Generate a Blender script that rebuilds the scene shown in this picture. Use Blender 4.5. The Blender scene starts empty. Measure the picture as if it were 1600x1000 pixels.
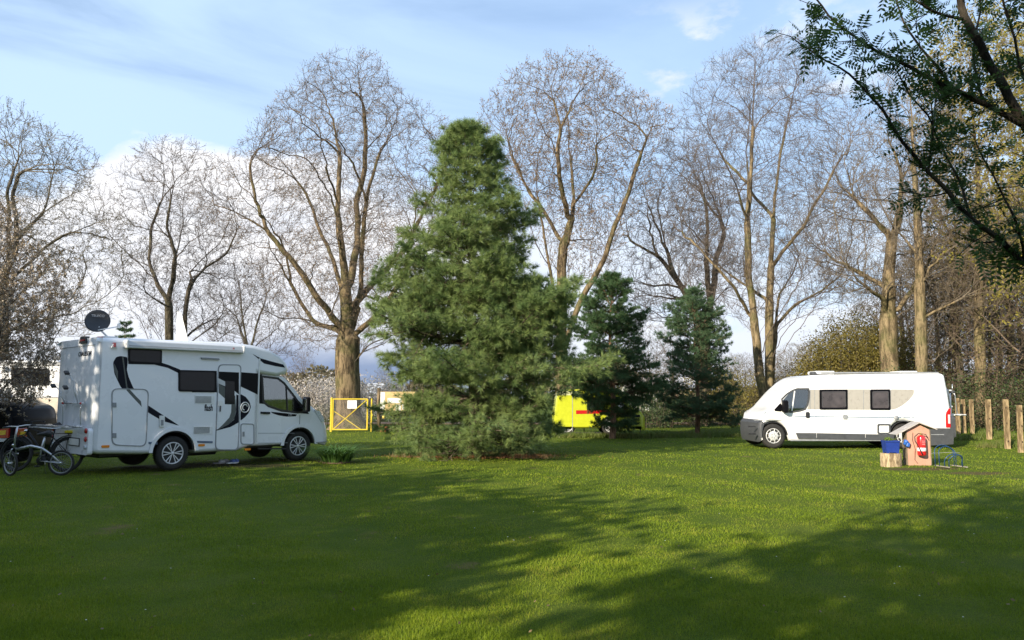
import bpy, math, random
import numpy as np
from mathutils import Vector, Matrix
from mathutils.geometry import tessellate_polygon
S = bpy.context.scene
C = S.collection
# ---------------- camera ----------------
CAMH, F, PITCH = 1.55, 1200.0, math.atan(120 / 1200.0)
cd = bpy.data.cameras.new('camera'); cam = bpy.data.objects.new('camera', cd); C.objects.link(cam)
cd.sensor_width = 36; cd.lens = 36 * F / 1600; cd.clip_start = .05; cd.clip_end = 2000
cam.location = (0, 0, CAMH); cam.rotation_euler = (math.pi / 2 + PITCH, 0, 0)
S.camera = cam
# ---------------- sun, sky, exposure ----------------
SUN_EL = math.radians(22); SX, SY = -.65, -.76
sv = Vector((SX * math.cos(SUN_EL), SY * math.cos(SUN_EL), math.sin(SUN_EL))).normalized()
sl = bpy.data.lights.new('sun', 'SUN'); sl.energy = 5.0; sl.angle = math.radians(.5); sl.color = (1, .89, .72)
so = bpy.data.objects.new('sun', sl); C.objects.link(so); so.rotation_euler = sv.to_track_quat('Z', 'Y').to_euler()
so.location = (-20, -20, 30)
S.view_settings.view_transform = 'Standard'; S.view_settings.look = 'None'; S.view_settings.gamma = 1
S.view_settings.use_curve_mapping = False; S.view_settings.exposure = 0.8
S.render.engine = 'CYCLES'
S.cycles.max_bounces = 6; S.cycles.diffuse_bounces = 3; S.cycles.glossy_bounces = 3; S.cycles.transmission_bounces = 4; S.cycles.transparent_max_bounces = 8
S.cycles.use_denoising = True
W = bpy.data.worlds.new('World'); S.world = W; W.use_nodes = True

class NT:
    def __init__(s, t): s.t = t; t.nodes.clear()
    def n(s, typ, **k):
        x = s.t.nodes.new(typ)
        for a, b in k.items(): setattr(x, a, b)
        return x
    def put(s, sock, v):
        if hasattr(v, 'is_output') or isinstance(v, bpy.types.NodeSocket): s.t.links.new(v, sock)
        elif isinstance(v, (tuple, list)): sock.default_value = tuple(v) + ((1,) if len(v) == 3 and len(sock.default_value) == 4 else ())
        else: sock.default_value = v
    def m(s, op, a, b=0, c=0, clamp=False):
        x = s.n('ShaderNodeMath', operation=op, use_clamp=clamp)
        s.put(x.inputs[0], a); s.put(x.inputs[1], b); s.put(x.inputs[2], c); return x.outputs[0]
    def mix(s, f, a, b):
        x = s.n('ShaderNodeMix', data_type='RGBA'); s.put(x.inputs[0], f); s.put(x.inputs[6], a); s.put(x.inputs[7], b); return x.outputs[2]
    def ss(s, v, lo, hi, a=0., b=1.):
        x = s.n('ShaderNodeMapRange', interpolation_type='SMOOTHSTEP'); s.put(x.inputs[0], v)
        for i, q in enumerate((lo, hi, a, b)): s.put(x.inputs[i + 1], q)
        return x.outputs[0]
    def lin(s, v, lo, hi, a=0., b=1.):
        x = s.n('ShaderNodeMapRange'); s.put(x.inputs[0], v)
        for i, q in enumerate((lo, hi, a, b)): s.put(x.inputs[i + 1], q)
        return x.outputs[0]
    def noise(s, vec, scale, detail=4, rough=.5, dist=0):
        x = s.n('ShaderNodeTexNoise'); s.put(x.inputs['Vector'], vec); x.inputs['Scale'].default_value = scale
        x.inputs['Detail'].default_value = detail; x.inputs['Roughness'].default_value = rough; x.inputs['Distortion'].default_value = dist
        return x.outputs[0]

def build_world():
    w = NT(W.node_tree)
    tc = w.n('ShaderNodeTexCoord'); sp = w.n('ShaderNodeSeparateXYZ'); w.put(sp.inputs[0], tc.outputs['Generated'])
    x, y, z = sp.outputs
    sky = w.n('ShaderNodeTexSky', sky_type='NISHITA'); sky.sun_disc = False; sky.sun_elevation = SUN_EL
    sky.sun_rotation = math.atan2(SX, SY); sky.air_density = 1.0; sky.dust_density = .6; sky.ozone_density = 2.0
    sc = w.n('ShaderNodeVectorMath', operation='SCALE'); w.put(sc.inputs[0], sky.outputs[0]); az = w.m('ARCTAN2', x, y)
    el = w.m('ARCSINE', z)
    w.put(sc.inputs[3], w.lin(el, .02, .50, SKY_K * .52, SKY_K * 1.08))
    cv = w.n('ShaderNodeCombineXYZ'); w.put(cv.inputs[0], az); w.put(cv.inputs[1], w.m('MULTIPLY', el, 2.0)); cv.inputs[2].default_value = 3.1
    n1 = w.noise(cv.outputs[0], 3.2, 8, .58, .3)
    n2 = w.noise(cv.outputs[0], 9.0, 6, .6)
    # pale veil over the whole upper sky
    sv_ = w.n('ShaderNodeCombineXYZ'); w.put(sv_.inputs[0], w.m('ADD', az, w.m('MULTIPLY', el, .6))); w.put(sv_.inputs[1], w.m('MULTIPLY', el, 5.0)); sv_.inputs[2].default_value = 7.7
    n3 = w.noise(sv_.outputs[0], 1.6, 7, .55, .6)
    veil = w.m('ADD', w.m('MULTIPLY', w.ss(n3, .18, .62), w.lin(az, -.5, .4, .58, .38)), w.lin(el, .6, .05, .20, .33))
    col = w.mix(veil, sc.outputs[0], (.42, .56, .76))
    # small puffs upper right
    pm = w.m('MULTIPLY', w.m('MULTIPLY', w.ss(az, .12, .22), w.ss(az, .55, .38)), w.m('MULTIPLY', w.ss(el, .3, .36), w.ss(el, .5, .43)))
    col = w.mix(w.m('MULTIPLY', pm, w.ss(n2, .5, .66, 0, .75)), col, (.56, .59, .64))
    # cumulus bank low in the sky, highest on the left
    etop = w.lin(az, -.44, .1, .31, .27)
    etop = w.m('MINIMUM', etop, w.lin(az, -.7, -.44, .22, .30))
    d = w.m('SUBTRACT', w.m('ADD', etop, w.m('MULTIPLY', w.m('SUBTRACT', n1, .5), .22)), el)
    soft = w.lin(az, -.3, .1, .025, .17)
    bank = w.lin(w.m('DIVIDE', d, soft), 0., 1., 0., 1.)
    dens = w.lin(az, -.2, .4, 1., .85)
    bank = w.m('MULTIPLY', bank, dens)
    bank = w.m('MULTIPLY', bank, w.ss(w.m('ADD', n1, w.lin(az, -.3, .3, .34, .13)), .44, .60))
    shade = w.m('MULTIPLY', w.ss(n2, .3, .62), w.ss(el, .05, .17))
    ccol = w.mix(shade, (.54, .565, .62), (.68, .68, .70))
    col = w.mix(bank, col, ccol)
    # slate blue rain cloud at the foot of the bank
    dm = w.m('MULTIPLY', w.m('MULTIPLY', w.ss(az, -.5, -.3), w.ss(az, .1, -.12)), w.ss(w.m('ADD', el, w.m('MULTIPLY', n2, .05)), .115, .06))
    col = w.mix(w.m('MULTIPLY', dm, .85), col, (.12, .18, .31))
    bg = w.n('ShaderNodeBackground'); w.put(bg.inputs[0], col); bg.inputs[1].default_value = 1.0
    out = w.n('ShaderNodeOutputWorld'); w.t.links.new(bg.outputs[0], out.inputs[0])
SKY_K = .12
build_world()

# ---------------- picture -> place helpers ----------------
cp, sp_ = math.cos(PITCH), math.sin(PITCH)
def ray(px, py):
    a, b = px - 800., 500. - py
    return Vector((a, F * cp - b * sp_, F * sp_ + b * cp))
def at(px, py, Y):
    r = ray(px, py); t = Y / r.y
    return Vector((r.x * t, Y, CAMH + r.z * t))
def gp(px, py, z=0):
    r = ray(px, py); t = (z - CAMH) / r.z
    return Vector((r.x * t, r.y * t, z))
# ---------------- object helpers ----------------
def link(o, parent=None):
    C.objects.link(o)
    if parent is not None: o.parent = parent
    return o
def tag(o, label=None, cat=None, group=None, kind=None):
    for k, v in (('label', label), ('category', cat), ('group', group), ('kind', kind)):
        if v: o[k] = v
    return o
def thing(name, loc, label, cat, group=None, rz=0.):
    o = bpy.data.objects.new(name, None); o.empty_display_size = .2; C.objects.link(o)
    o.location = loc; o.rotation_euler = (0, 0, rz)
    return tag(o, label, cat, group)
def copy_tree(o, parent=None):
    c = o.copy(); C.objects.link(c); c.parent = parent
    for ch in [q for q in bpy.data.objects if q.parent == o]: copy_tree(ch, c)
    return c
def np_obj(name, chunks, mats, parent=None, smooth=False, off=None):
    """chunks: (verts Nx3, faces Mxk, material index)"""
    nv = sum(len(c[0]) for c in chunks); nf = sum(len(c[1]) for c in chunks); nl = sum(c[1].size for c in chunks)
    me = bpy.data.meshes.new(name)
    me.vertices.add(nv); me.loops.add(nl); me.polygons.add(nf)
    V = np.concatenate([np.asarray(c[0], np.float32) for c in chunks])
    if off is not None: V = V - np.asarray(off, np.float32)
    Lv, st, mi = [], [], []; vo = lo = 0
    for v, f, m in chunks:
        k = f.shape[1]; Lv.append((f + vo).ravel()); st.append(lo + np.arange(len(f)) * k); mi.append(np.full(len(f), m))
        vo += len(v); lo += f.size
    me.vertices.foreach_set('co', V.ravel()); me.loops.foreach_set('vertex_index', np.concatenate(Lv).astype(np.int32))
    me.polygons.foreach_set('loop_start', np.concatenate(st).astype(np.int32))
    me.polygons.foreach_set('material_index', np.concatenate(mi).astype(np.int32))
    if smooth: me.polygons.foreach_set('use_smooth', np.ones(nf, bool))
    me.update(calc_edges=True)
    for m in (mats if isinstance(mats, (list, tuple)) else [mats]): me.materials.append(m)
    return link(bpy.data.objects.new(name, me), parent)

class MB:
    """collects small hand-made shapes into one mesh"""
    def __init__(s): s.v = []; s.f = []; s.mi = []; s.cur = 0; s.sm = []
    def add(s, vs, fs, smooth=False):
        o = len(s.v); s.v += [tuple(q) for q in vs]
        for f in fs: s.f.append(tuple(i + o for i in f)); s.mi.append(s.cur); s.sm.append(smooth)
        return s
    def box(s, c, d, rot=None, bev=0.):
        x, y, z = [q / 2 for q in d]; b = min(bev, x * .45, y * .45, z * .45)
        if b <= 0:
            P = [Vector((i * x, j * y, k * z)) for i in (-1, 1) for j in (-1, 1) for k in (-1, 1)]
            Fs = [(0, 1, 3, 2), (4, 6, 7, 5), (0, 4, 5, 1), (2, 3, 7, 6), (0, 2, 6, 4), (1, 5, 7, 3)]
        else:
            P, idx = [], {}
            for i in (-1, 1):
                for j in (-1, 1):
                    for k in (-1, 1):
                        for ax in range(3):
                            q = [i * x, j * y, k * z]
                            for a2 in range(3):
                                if a2 != ax: q[a2] -= (i, j, k)[a2] * b
                            idx[(i, j, k, ax)] = len(P); P.append(Vector(q))
            Fs = []
            for ax in range(3):
                o = [a for a in range(3) if a != ax]
                for sg in (-1, 1):
                    ring = []
                    for (u, w) in ((-1, -1), (1, -1), (1, 1), (-1, 1)):
                        t = [0, 0, 0]; t[ax] = sg; t[o[0]] = u; t[o[1]] = w; ring.append(idx[(*t, ax)])
                    if sg * (1 if ax != 1 else -1) < 0: ring.reverse()
                    Fs.append(tuple(ring))
            for ax in range(3):
                o = [a for a in range(3) if a != ax]
                for u in (-1, 1):
                    for w in (-1, 1):
                        a_, b_ = [0, 0, 0], [0, 0, 0]; a_[ax] = -1; b_[ax] = 1
                        for t in (a_, b_): t[o[0]] = u; t[o[1]] = w
                        f = (idx[(*a_, o[0])], idx[(*b_, o[0])], idx[(*b_, o[1])], idx[(*a_, o[1])])
                        n = (P[f[1]] - P[f[0]]).cross(P[f[2]] - P[f[0]]); cc = sum((P[i] for i in f), Vector()) / 4
                        Fs.append(f if n.dot(cc) > 0 else f[::-1])
            for i in (-1, 1):
                for j in (-1, 1):
                    for k in (-1, 1):
                        f = tuple(idx[(i, j, k, a)] for a in range(3))
                        Fs.append(f if i * j * k > 0 else f[::-1])
        c = Vector(c)
        if rot is not None: P = [rot @ p for p in P]
        return s.add([p + c for p in P], Fs)
    def bar(s, a, b, w, h=None, bev=0.):
        a, b = Vector(a), Vector(b); d = b - a; h = h or w
        return s.box((a + b) / 2, (w, h, d.length), d.to_track_quat('Z', 'Y').to_matrix(), bev)
    def tube(s, pts, r, k=8, cap=True, closed=False):
        pts = [Vector(p) for p in pts]; n = len(pts); rr = r if isinstance(r, (list, tuple)) else [r] * n
        vs, up = [], None
        for i, p in enumerate(pts):
            if closed: d = pts[(i + 1) % n] - pts[i - 1]
            else: d = pts[min(i + 1, n - 1)] - pts[max(i - 1, 0)]
            d.normalize()
            if up is None: up = Vector((0, 0, 1)) if abs(d.z) < .9 else Vector((1, 0, 0))
            u = (up - d * up.dot(d)).normalized(); up = u; v = d.cross(u)
            for j in range(k):
                t = 2 * math.pi * j / k; vs.append(p + (u * math.cos(t) + v * math.sin(t)) * rr[i])
        fs = []
        for i in range(n if closed else n - 1):
            for j in range(k):
                a, b = i * k + j, i * k + (j + 1) % k; a2, b2 = ((i + 1) % n) * k + j, ((i + 1) % n) * k + (j + 1) % k
                fs.append((a, b, b2, a2))
        s.add(vs, fs, True)
        if cap and not closed:
            o = len(s.v) - len(vs)
            for f in (tuple(range(k))[::-1], tuple(range((n - 1) * k, n * k))): s.f.append(tuple(i + o for i in f)); s.mi.append(s.cur); s.sm.append(False)
        return s
    def lathe(s, prof, k=24, M=None, smooth=True):
        """prof: (r, h) around local z; M places it"""
        M = M or Matrix(); vs, fs = [], []; n = len(prof)
        for r, h in prof:
            for j in range(k):
                t = 2 * math.pi * j / k; vs.append(M @ Vector((r * math.cos(t), r * math.sin(t), h)))
        for i in range(n - 1):
            for j in range(k): fs.append((i * k + j, i * k + (j + 1) % k, (i + 1) * k + (j + 1) % k, (i + 1) * k + j))
        s.add(vs, fs, smooth)
        o = len(s.v) - len(vs)
        if prof[0][0] > 1e-5: s.f.append(tuple(range(o, o + k))[::-1]); s.mi.append(s.cur); s.sm.append(False)
        if prof[-1][0] > 1e-5: s.f.append(tuple(range(o + (n - 1) * k, o + n * k))); s.mi.append(s.cur); s.sm.append(False)
        return s
    def prism(s, poly, a, b, axes='xz', holes=()):
        """poly in two axes, extruded along the third from a to b (a<b)"""
        def P(q, t): return {'xz': (q[0], t, q[1]), 'yz': (t, q[0], q[1]), 'xy': (q[0], q[1], t)}[axes]
        loops = [list(poly)] + [list(h) for h in holes]
        area = lambda L: sum(L[i][0] * L[(i + 1) % len(L)][1] - L[(i + 1) % len(L)][0] * L[i][1] for i in range(len(L))) / 2
        for i, L in enumerate(loops):
            if (area(L) > 0) == (i > 0): L.reverse()
        flat = [q for L in loops for q in L]; n = len(flat)
        tri = tessellate_polygon([[Vector((q[0], q[1], 0)) for q in L] for L in loops])
        fs = []
        flip = axes == 'xz'
        for t in tri:
            A, B, D = (flat[i] for i in t)
            ccw = (B[0] - A[0]) * (D[1] - A[1]) - (B[1] - A[1]) * (D[0] - A[0]) > 0
            t = tuple(t) if ccw else tuple(t)[::-1]
            lo, hi = (t, t[::-1]) if flip else (t[::-1], t)
            fs.append(lo); fs.append(tuple(i + n for i in hi))
        o = 0
        for L in loops:
            m = len(L)
            for i in range(m):
                a_, b_ = o + i, o + (i + 1) % m
                f = (a_, b_, b_ + n, a_ + n); fs.append(f[::-1] if flip else f)
            o += m
        return s.add([P(q, a) for q in flat] + [P(q, b) for q in flat], fs)
    def build(s, name, mats, parent=None, M=None):
        me = bpy.data.meshes.new(name)
        vs = s.v if M is None else [M @ Vector(v) for v in s.v]
        me.from_pydata(vs, [], s.f)
        me.polygons.foreach_set('material_index', s.mi); me.polygons.foreach_set('use_smooth', s.sm)
        for m in (mats if isinstance(mats, (list, tuple)) else [mats]): me.materials.append(m)
        me.update()
        return link(bpy.data.objects.new(name, me), parent)

# ---------------- materials ----------------
def mat(name, col, rough=.5, metal=0., var=.12, scale=8., bump=0., bscale=40., coat=0., spec=.5, dirt=None, trans=0., sheen=0):
    m = bpy.data.materials.new(name); m.use_nodes = True; w = NT(m.node_tree)
    tc = w.n('ShaderNodeTexCoord'); ob = tc.outputs['Object']
    n = w.noise(ob, scale, 5, .6)
    c = w.mix(w.ss(n, .3, .7), tuple(q * (1 - var) for q in col), tuple(min(1, q * (1 + var)) for q in col))
    if dirt is not None: # grime that gathers low on the thing
        dc, z0, z1, amt = dirt; sp = w.n('ShaderNodeSeparateXYZ'); w.put(sp.inputs[0], ob)
        dn = w.noise(ob, 5., 6, .65)
        c = w.mix(w.m('MULTIPLY', w.lin(w.m('ADD', sp.outputs[2], w.m('MULTIPLY', dn, .4)), z0, z1, amt, 0.), w.ss(dn, .25, .75)), c, dc)
    b = w.n('ShaderNodeBsdfPrincipled'); w.put(b.inputs['Base Color'], c)
    w.put(b.inputs['Roughness'], w.lin(n, .2, .8, max(.02, rough - .08), min(1, rough + .08))); b.inputs['Metallic'].default_value = metal
    b.inputs['Specular IOR Level'].default_value = spec; b.inputs['Coat Weight'].default_value = coat; b.inputs['Coat Roughness'].default_value = .06
    b.inputs['Transmission Weight'].default_value = trans
    if bump:
        bn = w.n('ShaderNodeBump'); bn.inputs['Strength'].default_value = bump; bn.inputs['Distance'].default_value = .02
        w.put(bn.inputs['Height'], w.noise(ob, bscale, 5, .6)); w.put(b.inputs['Normal'], bn.outputs[0])
    out = w.n('ShaderNodeOutputMaterial'); w.t.links.new(b.outputs[0], out.inputs[0])
    return m
def bark(name, c1, c2, green=0., scale=6., bump=.9):
    m = bpy.data.materials.new(name); m.use_nodes = True; w = NT(m.node_tree)
    tc = w.n('ShaderNodeTexCoord'); mp = w.n('ShaderNodeMapping'); w.put(mp.inputs[0], tc.outputs['Object']); mp.inputs['Scale'].default_value = (1, 1, .22)
    n = w.noise(mp.outputs[0], scale * 1.1, 9, .78, .4); n2 = w.noise(tc.outputs['Object'], .9, 3, .5)
    c = w.mix(w.ss(n, .40, .60), tuple(q * .7 for q in c1), tuple(q * 1.1 for q in c2))
    if green: c = w.mix(w.ss(n2, .45, .7, 0, green), c, (.10, .115, .035))
    b = w.n('ShaderNodeBsdfPrincipled'); w.put(b.inputs['Base Color'], c); b.inputs['Roughness'].default_value = .92; b.inputs['Specular IOR Level'].default_value = .15
    bn = w.n('ShaderNodeBump'); bn.inputs['Strength'].default_value = bump; bn.inputs['Distance'].default_value = .06
    w.put(bn.inputs['Height'], n); w.put(b.inputs['Normal'], bn.outputs[0])
    out = w.n('ShaderNodeOutputMaterial'); w.t.links.new(b.outputs[0], out.inputs[0])
    return m
def leafmat(name, cols, trans=.35, rough=.55, patch=.5, pscale=.8, spec=.3):
    """colour differs from leaf to leaf and from clump to clump; light passes through"""
    m = bpy.data.materials.new(name); m.use_nodes = True; w = NT(m.node_tree)
    g = w.n('ShaderNodeNewGeometry'); tc = w.n('ShaderNodeTexCoord')
    r = w.n('ShaderNodeValToRGB'); w.put(r.inputs[0], w.m('ADD', w.m('MULTIPLY', g.outputs['Random Per Island'], 1 - patch), w.m('MULTIPLY', w.ss(w.noise(tc.outputs['Object'], pscale, 3, .6), .3, .7), patch)))
    els = r.color_ramp.elements
    for i, c in enumerate(cols):
        p = i / (len(cols) - 1)
        e = els[i] if i < 2 and len(cols) >= 2 else els.new(p)
        e.position = p; e.color = (*c, 1)
    d = w.n('ShaderNodeBsdfPrincipled'); w.put(d.inputs['Base Color'], r.outputs[0]); d.inputs['Roughness'].default_value = rough; d.inputs['Specular IOR Level'].default_value = spec
    t = w.n('ShaderNodeBsdfTranslucent'); w.put(t.inputs[0], r.outputs[0])
    x = w.n('ShaderNodeMixShader'); x.inputs[0].default_value = trans; w.t.links.new(d.outputs[0], x.inputs[1]); w.t.links.new(t.outputs[0], x.inputs[2])
    out = w.n('ShaderNodeOutputMaterial'); w.t.links.new(x.outputs[0], out.inputs[0])
    return m
def glassmat(name, tint=(.55, .62, .6), refl=.12, rough=.02):
    m = bpy.data.materials.new(name); m.use_nodes = True; w = NT(m.node_tree)
    t = w.n('ShaderNodeBsdfTransparent'); t.inputs[0].default_value = (*tint, 1)
    g = w.n('ShaderNodeBsdfGlossy'); g.inputs['Roughness'].default_value = rough; g.inputs[0].default_value = (.9, .95, 1, 1)
    fr = w.n('ShaderNodeFresnel'); fr.inputs[0].default_value = 1.5
    x = w.n('ShaderNodeMixShader'); w.put(x.inputs[0], w.m('ADD', w.m('MULTIPLY', fr.outputs[0], .9), refl)); w.t.links.new(t.outputs[0], x.inputs[1]); w.t.links.new(g.outputs[0], x.inputs[2])
    out = w.n('ShaderNodeOutputMaterial'); w.t.links.new(x.outputs[0], out.inputs[0])
    return m
# ---------------- the ground ----------------
def ground_mat():
    m = bpy.data.materials.new('lawn_soil'); m.use_nodes = True; w = NT(m.node_tree)
    tc = w.n('ShaderNodeTexCoord'); ob = tc.outputs['Object']; sp = w.n('ShaderNodeSeparateXYZ'); w.put(sp.inputs[0], ob)
    n1 = w.noise(ob, .35, 5, .6); n2 = w.noise(ob, 2.2, 6, .65); n3 = w.noise(ob, 45., 5, .7); n4 = w.noise(ob, .9, 4, .6)
    c = w.mix(w.ss(n1, .35, .65), (.075, .118, .010), (.115, .155, .014))
    c = w.mix(w.ss(n2, .35, .7, 0, .45), c, (.128, .150, .025))
    c = w.mix(w.ss(n3, .35, .7, 0, .6), c, (.03, .055, .010))
    c = w.mix(w.m('MULTIPLY', w.ss(n4, .60, .72), w.ss(n2, .4, .6)), c, (.17, .125, .055))
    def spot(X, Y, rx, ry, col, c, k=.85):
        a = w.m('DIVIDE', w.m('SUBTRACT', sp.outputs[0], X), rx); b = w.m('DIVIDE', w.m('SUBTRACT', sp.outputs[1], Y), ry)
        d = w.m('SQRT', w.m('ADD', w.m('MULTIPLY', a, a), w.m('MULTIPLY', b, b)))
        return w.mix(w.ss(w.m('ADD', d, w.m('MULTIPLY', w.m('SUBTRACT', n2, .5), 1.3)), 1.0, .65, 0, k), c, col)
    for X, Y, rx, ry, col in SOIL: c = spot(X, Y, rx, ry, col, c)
    b = w.n('ShaderNodeBsdfPrincipled'); w.put(b.inputs['Base Color'], c); b.inputs['Roughness'].default_value = .95; b.inputs['Specular IOR Level'].default_value = .1
    bn = w.n('ShaderNodeBump'); bn.inputs['Strength'].default_value = .8; bn.inputs['Distance'].default_value = .04
    w.put(bn.inputs['Height'], n3); w.put(b.inputs['Normal'], bn.outputs[0])
    out = w.n('ShaderNodeOutputMaterial'); w.t.links.new(b.outputs[0], out.inputs[0])
    return m
pb = gp(737, 709)
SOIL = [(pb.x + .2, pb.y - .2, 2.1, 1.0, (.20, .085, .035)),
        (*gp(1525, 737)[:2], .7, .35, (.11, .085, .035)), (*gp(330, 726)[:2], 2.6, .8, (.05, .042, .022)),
        (*gp(522, 719)[:2], .55, .35, (.12, .075, .045)), 
        (*gp(1440, 730)[:2], 1.2, .35, (.10, .075, .035))]
gm = ground_mat()
nx = 161
xs = np.concatenate([np.linspace(-600, -60, 24)[:-1], np.linspace(-60, 60, nx), np.linspace(60, 600, 24)[1:]])
ys = np.concatenate([np.linspace(-60, 70, 150), np.linspace(70, 900, 24)[1:]])
gx, gy = np.meshgrid(xs, ys)
def hgt(x, y):
    """gentle lumps in the lawn; it rises a little towards the posts"""
    h = .018 * np.sin(x * .9 + .7 * np.sin(y * .45)) * np.cos(y * .8 + x * .2) + .012 * np.sin(x * 2.3 + y * 1.7)
    rise = .22 * np.clip((x - 13.2) / 3., 0, 1) ** 1.5 * np.clip((y - 20.5) / 4, 0, 1)
    return h * np.exp(-(np.abs(x) / 60) ** 4) + rise - .03
gz = hgt(gx, gy)
ny_, nx_ = gx.shape
ids = np.arange(nx_ * ny_).reshape(ny_, nx_)
fc = np.stack([ids[:-1, :-1].ravel(), ids[:-1, 1:].ravel(), ids[1:, 1:].ravel(), ids[1:, :-1].ravel()], 1)
g = np_obj('ground', [(np.stack([gx.ravel(), gy.ravel(), gz.ravel()], 1), fc, 0)], gm, smooth=True)
tag(g, kind='structure')
# ---------------- mown grass blades ----------------
def grass():
    rs = np.random.RandomState(4); n = 760000
    px = rs.uniform(-120, 1720, n); py = 634 + (1035 - 634) * rs.rand(n) ** .8
    dx = px - 800.; b = 500. - py
    ry = F * cp - b * sp_; rz = F * sp_ + b * cp; t = -CAMH / rz
    x, y = dx * t, ry * t
    j = y * .02; x += rs.normal(size=n) * j; y += rs.normal(size=n) * j
    keep = (y < 40)
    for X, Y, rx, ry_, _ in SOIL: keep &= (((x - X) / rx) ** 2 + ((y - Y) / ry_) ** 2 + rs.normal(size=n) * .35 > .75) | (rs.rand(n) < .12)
    # worn and thin patches
    thin = np.sin(x * 1.7 + np.sin(y * 1.1) * 2) * np.sin(y * 1.3 + np.sin(x * .8) * 2)
    keep &= rs.rand(n) > np.clip(thin - .75, 0, 1)
    x, y = x[keep], y[keep]; n = len(x)
    z = hgt(x, y)
    clump = .90 + .14 * np.sin(x * 5 + 2 * np.sin(y * 3)) * np.sin(y * 6 + 2 * np.sin(x * 4))
    L = rs.uniform(.020, .044, n) * clump * (1 + np.clip(y - 8, 0, 30) * .02); wd = np.maximum(.0032, y * .00062) * rs.uniform(.7, 1.3, n)
    az = rs.uniform(0, 6.283, n); lean = np.abs(rs.normal(size=n)) * .55 + .15
    d = np.stack([np.cos(az) * lean, np.sin(az) * lean, np.ones(n)], 1); d /= np.linalg.norm(d, axis=1)[:, None]
    fa = rs.uniform(0, 6.283, n); s = np.stack([np.cos(fa), np.sin(fa), np.zeros(n)], 1) * wd[:, None] * .5
    p = np.stack([x, y, z - .004], 1); tip = p + d * L[:, None]
    tip[:, 2] -= lean * L * .25
    V = np.empty((n, 3, 3)); V[:, 0] = p - s; V[:, 1] = p + s; V[:, 2] = tip
    return np_obj('lawn_grass', [(V.reshape(-1, 3), np.arange(n * 3).reshape(-1, 3), 0)],
                  leafmat('grass_blade', [(.088, .142, .008), (.155, .225, .010), (.225, .295, .014), (.39, .35, .060)], trans=.3, patch=.4, pscale=1.1, spec=.25))
tag(grass(), 'short mown green grass covering the lawn', 'grass', kind='stuff')
# tiny daisies and dry stalks scattered on the lawn
def daisies():
    rs = np.random.RandomState(9); n = 40
    px = rs.uniform(0, 1600, n); py = rs.uniform(700, 990, n); V = []; Fc = []
    for i in range(n):
        c = gp(px[i], py[i], .045); r = .005 + .0003 * c.y; k = 6; o = len(V)
        V.append((c.x, c.y, c.z + .003))
        for q in range(k): a = q * 6.283 / k; V.append((c.x + r * math.cos(a), c.y + r * math.sin(a), c.z))
        for q in range(k): Fc.append((o, o + 1 + q, o + 1 + (q + 1) % k))
    return np_obj('daisies', [(np.array(V), np.array(Fc), 0)], mat('daisy_white', (.7, .7, .62), .8))
tag(daisies(), 'tiny pale daisies dotted through the grass', 'daisies', kind='stuff')
# last year's leaves and bits of twig lying about
def fallen():
    rs = np.random.RandomState(19); n = 150; px = rs.uniform(-50, 1650, n); py = 690 + 300 * rs.rand(n); P = np.array([gp(a, b, .03) for a, b in zip(px, py)])
    P += rs.normal(size=P.shape) * [.1, .1, .006]; return np_obj('fallen_leaves', [(*leaf_quads0(P, rs), 0)], leafmat('fallen_leaf', [(.13, .08, .035), (.22, .15, .07), (.09, .06, .03)], trans=.2))
def leaf_quads0(P, rs):
    n = len(P); a = rs.normal(size=(n, 3)) * [1, 1, .3]; a /= np.linalg.norm(a, axis=1)[:, None]; b = np.cross(a, [0, 0, 1.] + rs.normal(size=(n, 3)) * .4); b /= np.linalg.norm(b, axis=1)[:, None]; s = rs.uniform(.010, .022, (n, 1))
    V = np.stack([P - a * s, P + b * s * .6, P + a * s, P - b * s * .6], 1); return V.reshape(-1, 3), np.arange(n * 4).reshape(-1, 4)
tag(fallen(), 'dry brown leaves and twig bits lying in the grass', 'fallen leaves', kind='stuff')
# far path of bare brown earth beyond the lawn
m_ = MB(); A = gp(300, 661, .012); B = gp(1170, 660, .012)
pts = [(A.x - 15, 44), (-18, 43.6), (0, 44.2), (14, 43.8), (26, 44), (26, 47), (10, 46.6), (-6, 47.2), (-20, 46.8), (A.x - 15, 47)]
m_.prism(pts, -.01, .03, 'xy')
o = m_.build('path', mat('dry_earth', (.16, .10, .06), .95, var=.3, scale=2, bump=.5)); tag(o, kind='structure')
# ---------------- branching trees ----------------
def unit(a): return a / np.maximum(np.linalg.norm(a, axis=-1, keepdims=True), 1e-9)
REF = unit(np.array([.83, .55, .11]))
def frames(d):
    u = REF - d * (d @ REF)[:, None]; u = unit(u); return u, np.cross(d, u)
def frusta(P, Q, rp, rq, dp=None, dq=None, k=3):
    n = len(P); d = unit(Q - P); dp = d if dp is None else dp; dq = d if dq is None else dq
    th = np.arange(k) * 2 * np.pi / k; c, s = np.cos(th)[None, :, None], np.sin(th)[None, :, None]
    V = np.empty((n, 2 * k, 3))
    for o, p, r, dd in ((0, P, rp, dp), (k, Q, rq, dq)):
        u, v = frames(dd); V[:, o:o + k] = p[:, None] + (u[:, None] * c + v[:, None] * s) * r[:, None, None]
    j = np.arange(k); j2 = (j + 1) % k
    f = np.stack([j, j2, j2 + k, j + k], 1)
    Fs = (np.arange(n) * 2 * k)[:, None, None] + f[None]
    return V.reshape(-1, 3), Fs.reshape(-1, 4)
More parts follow.
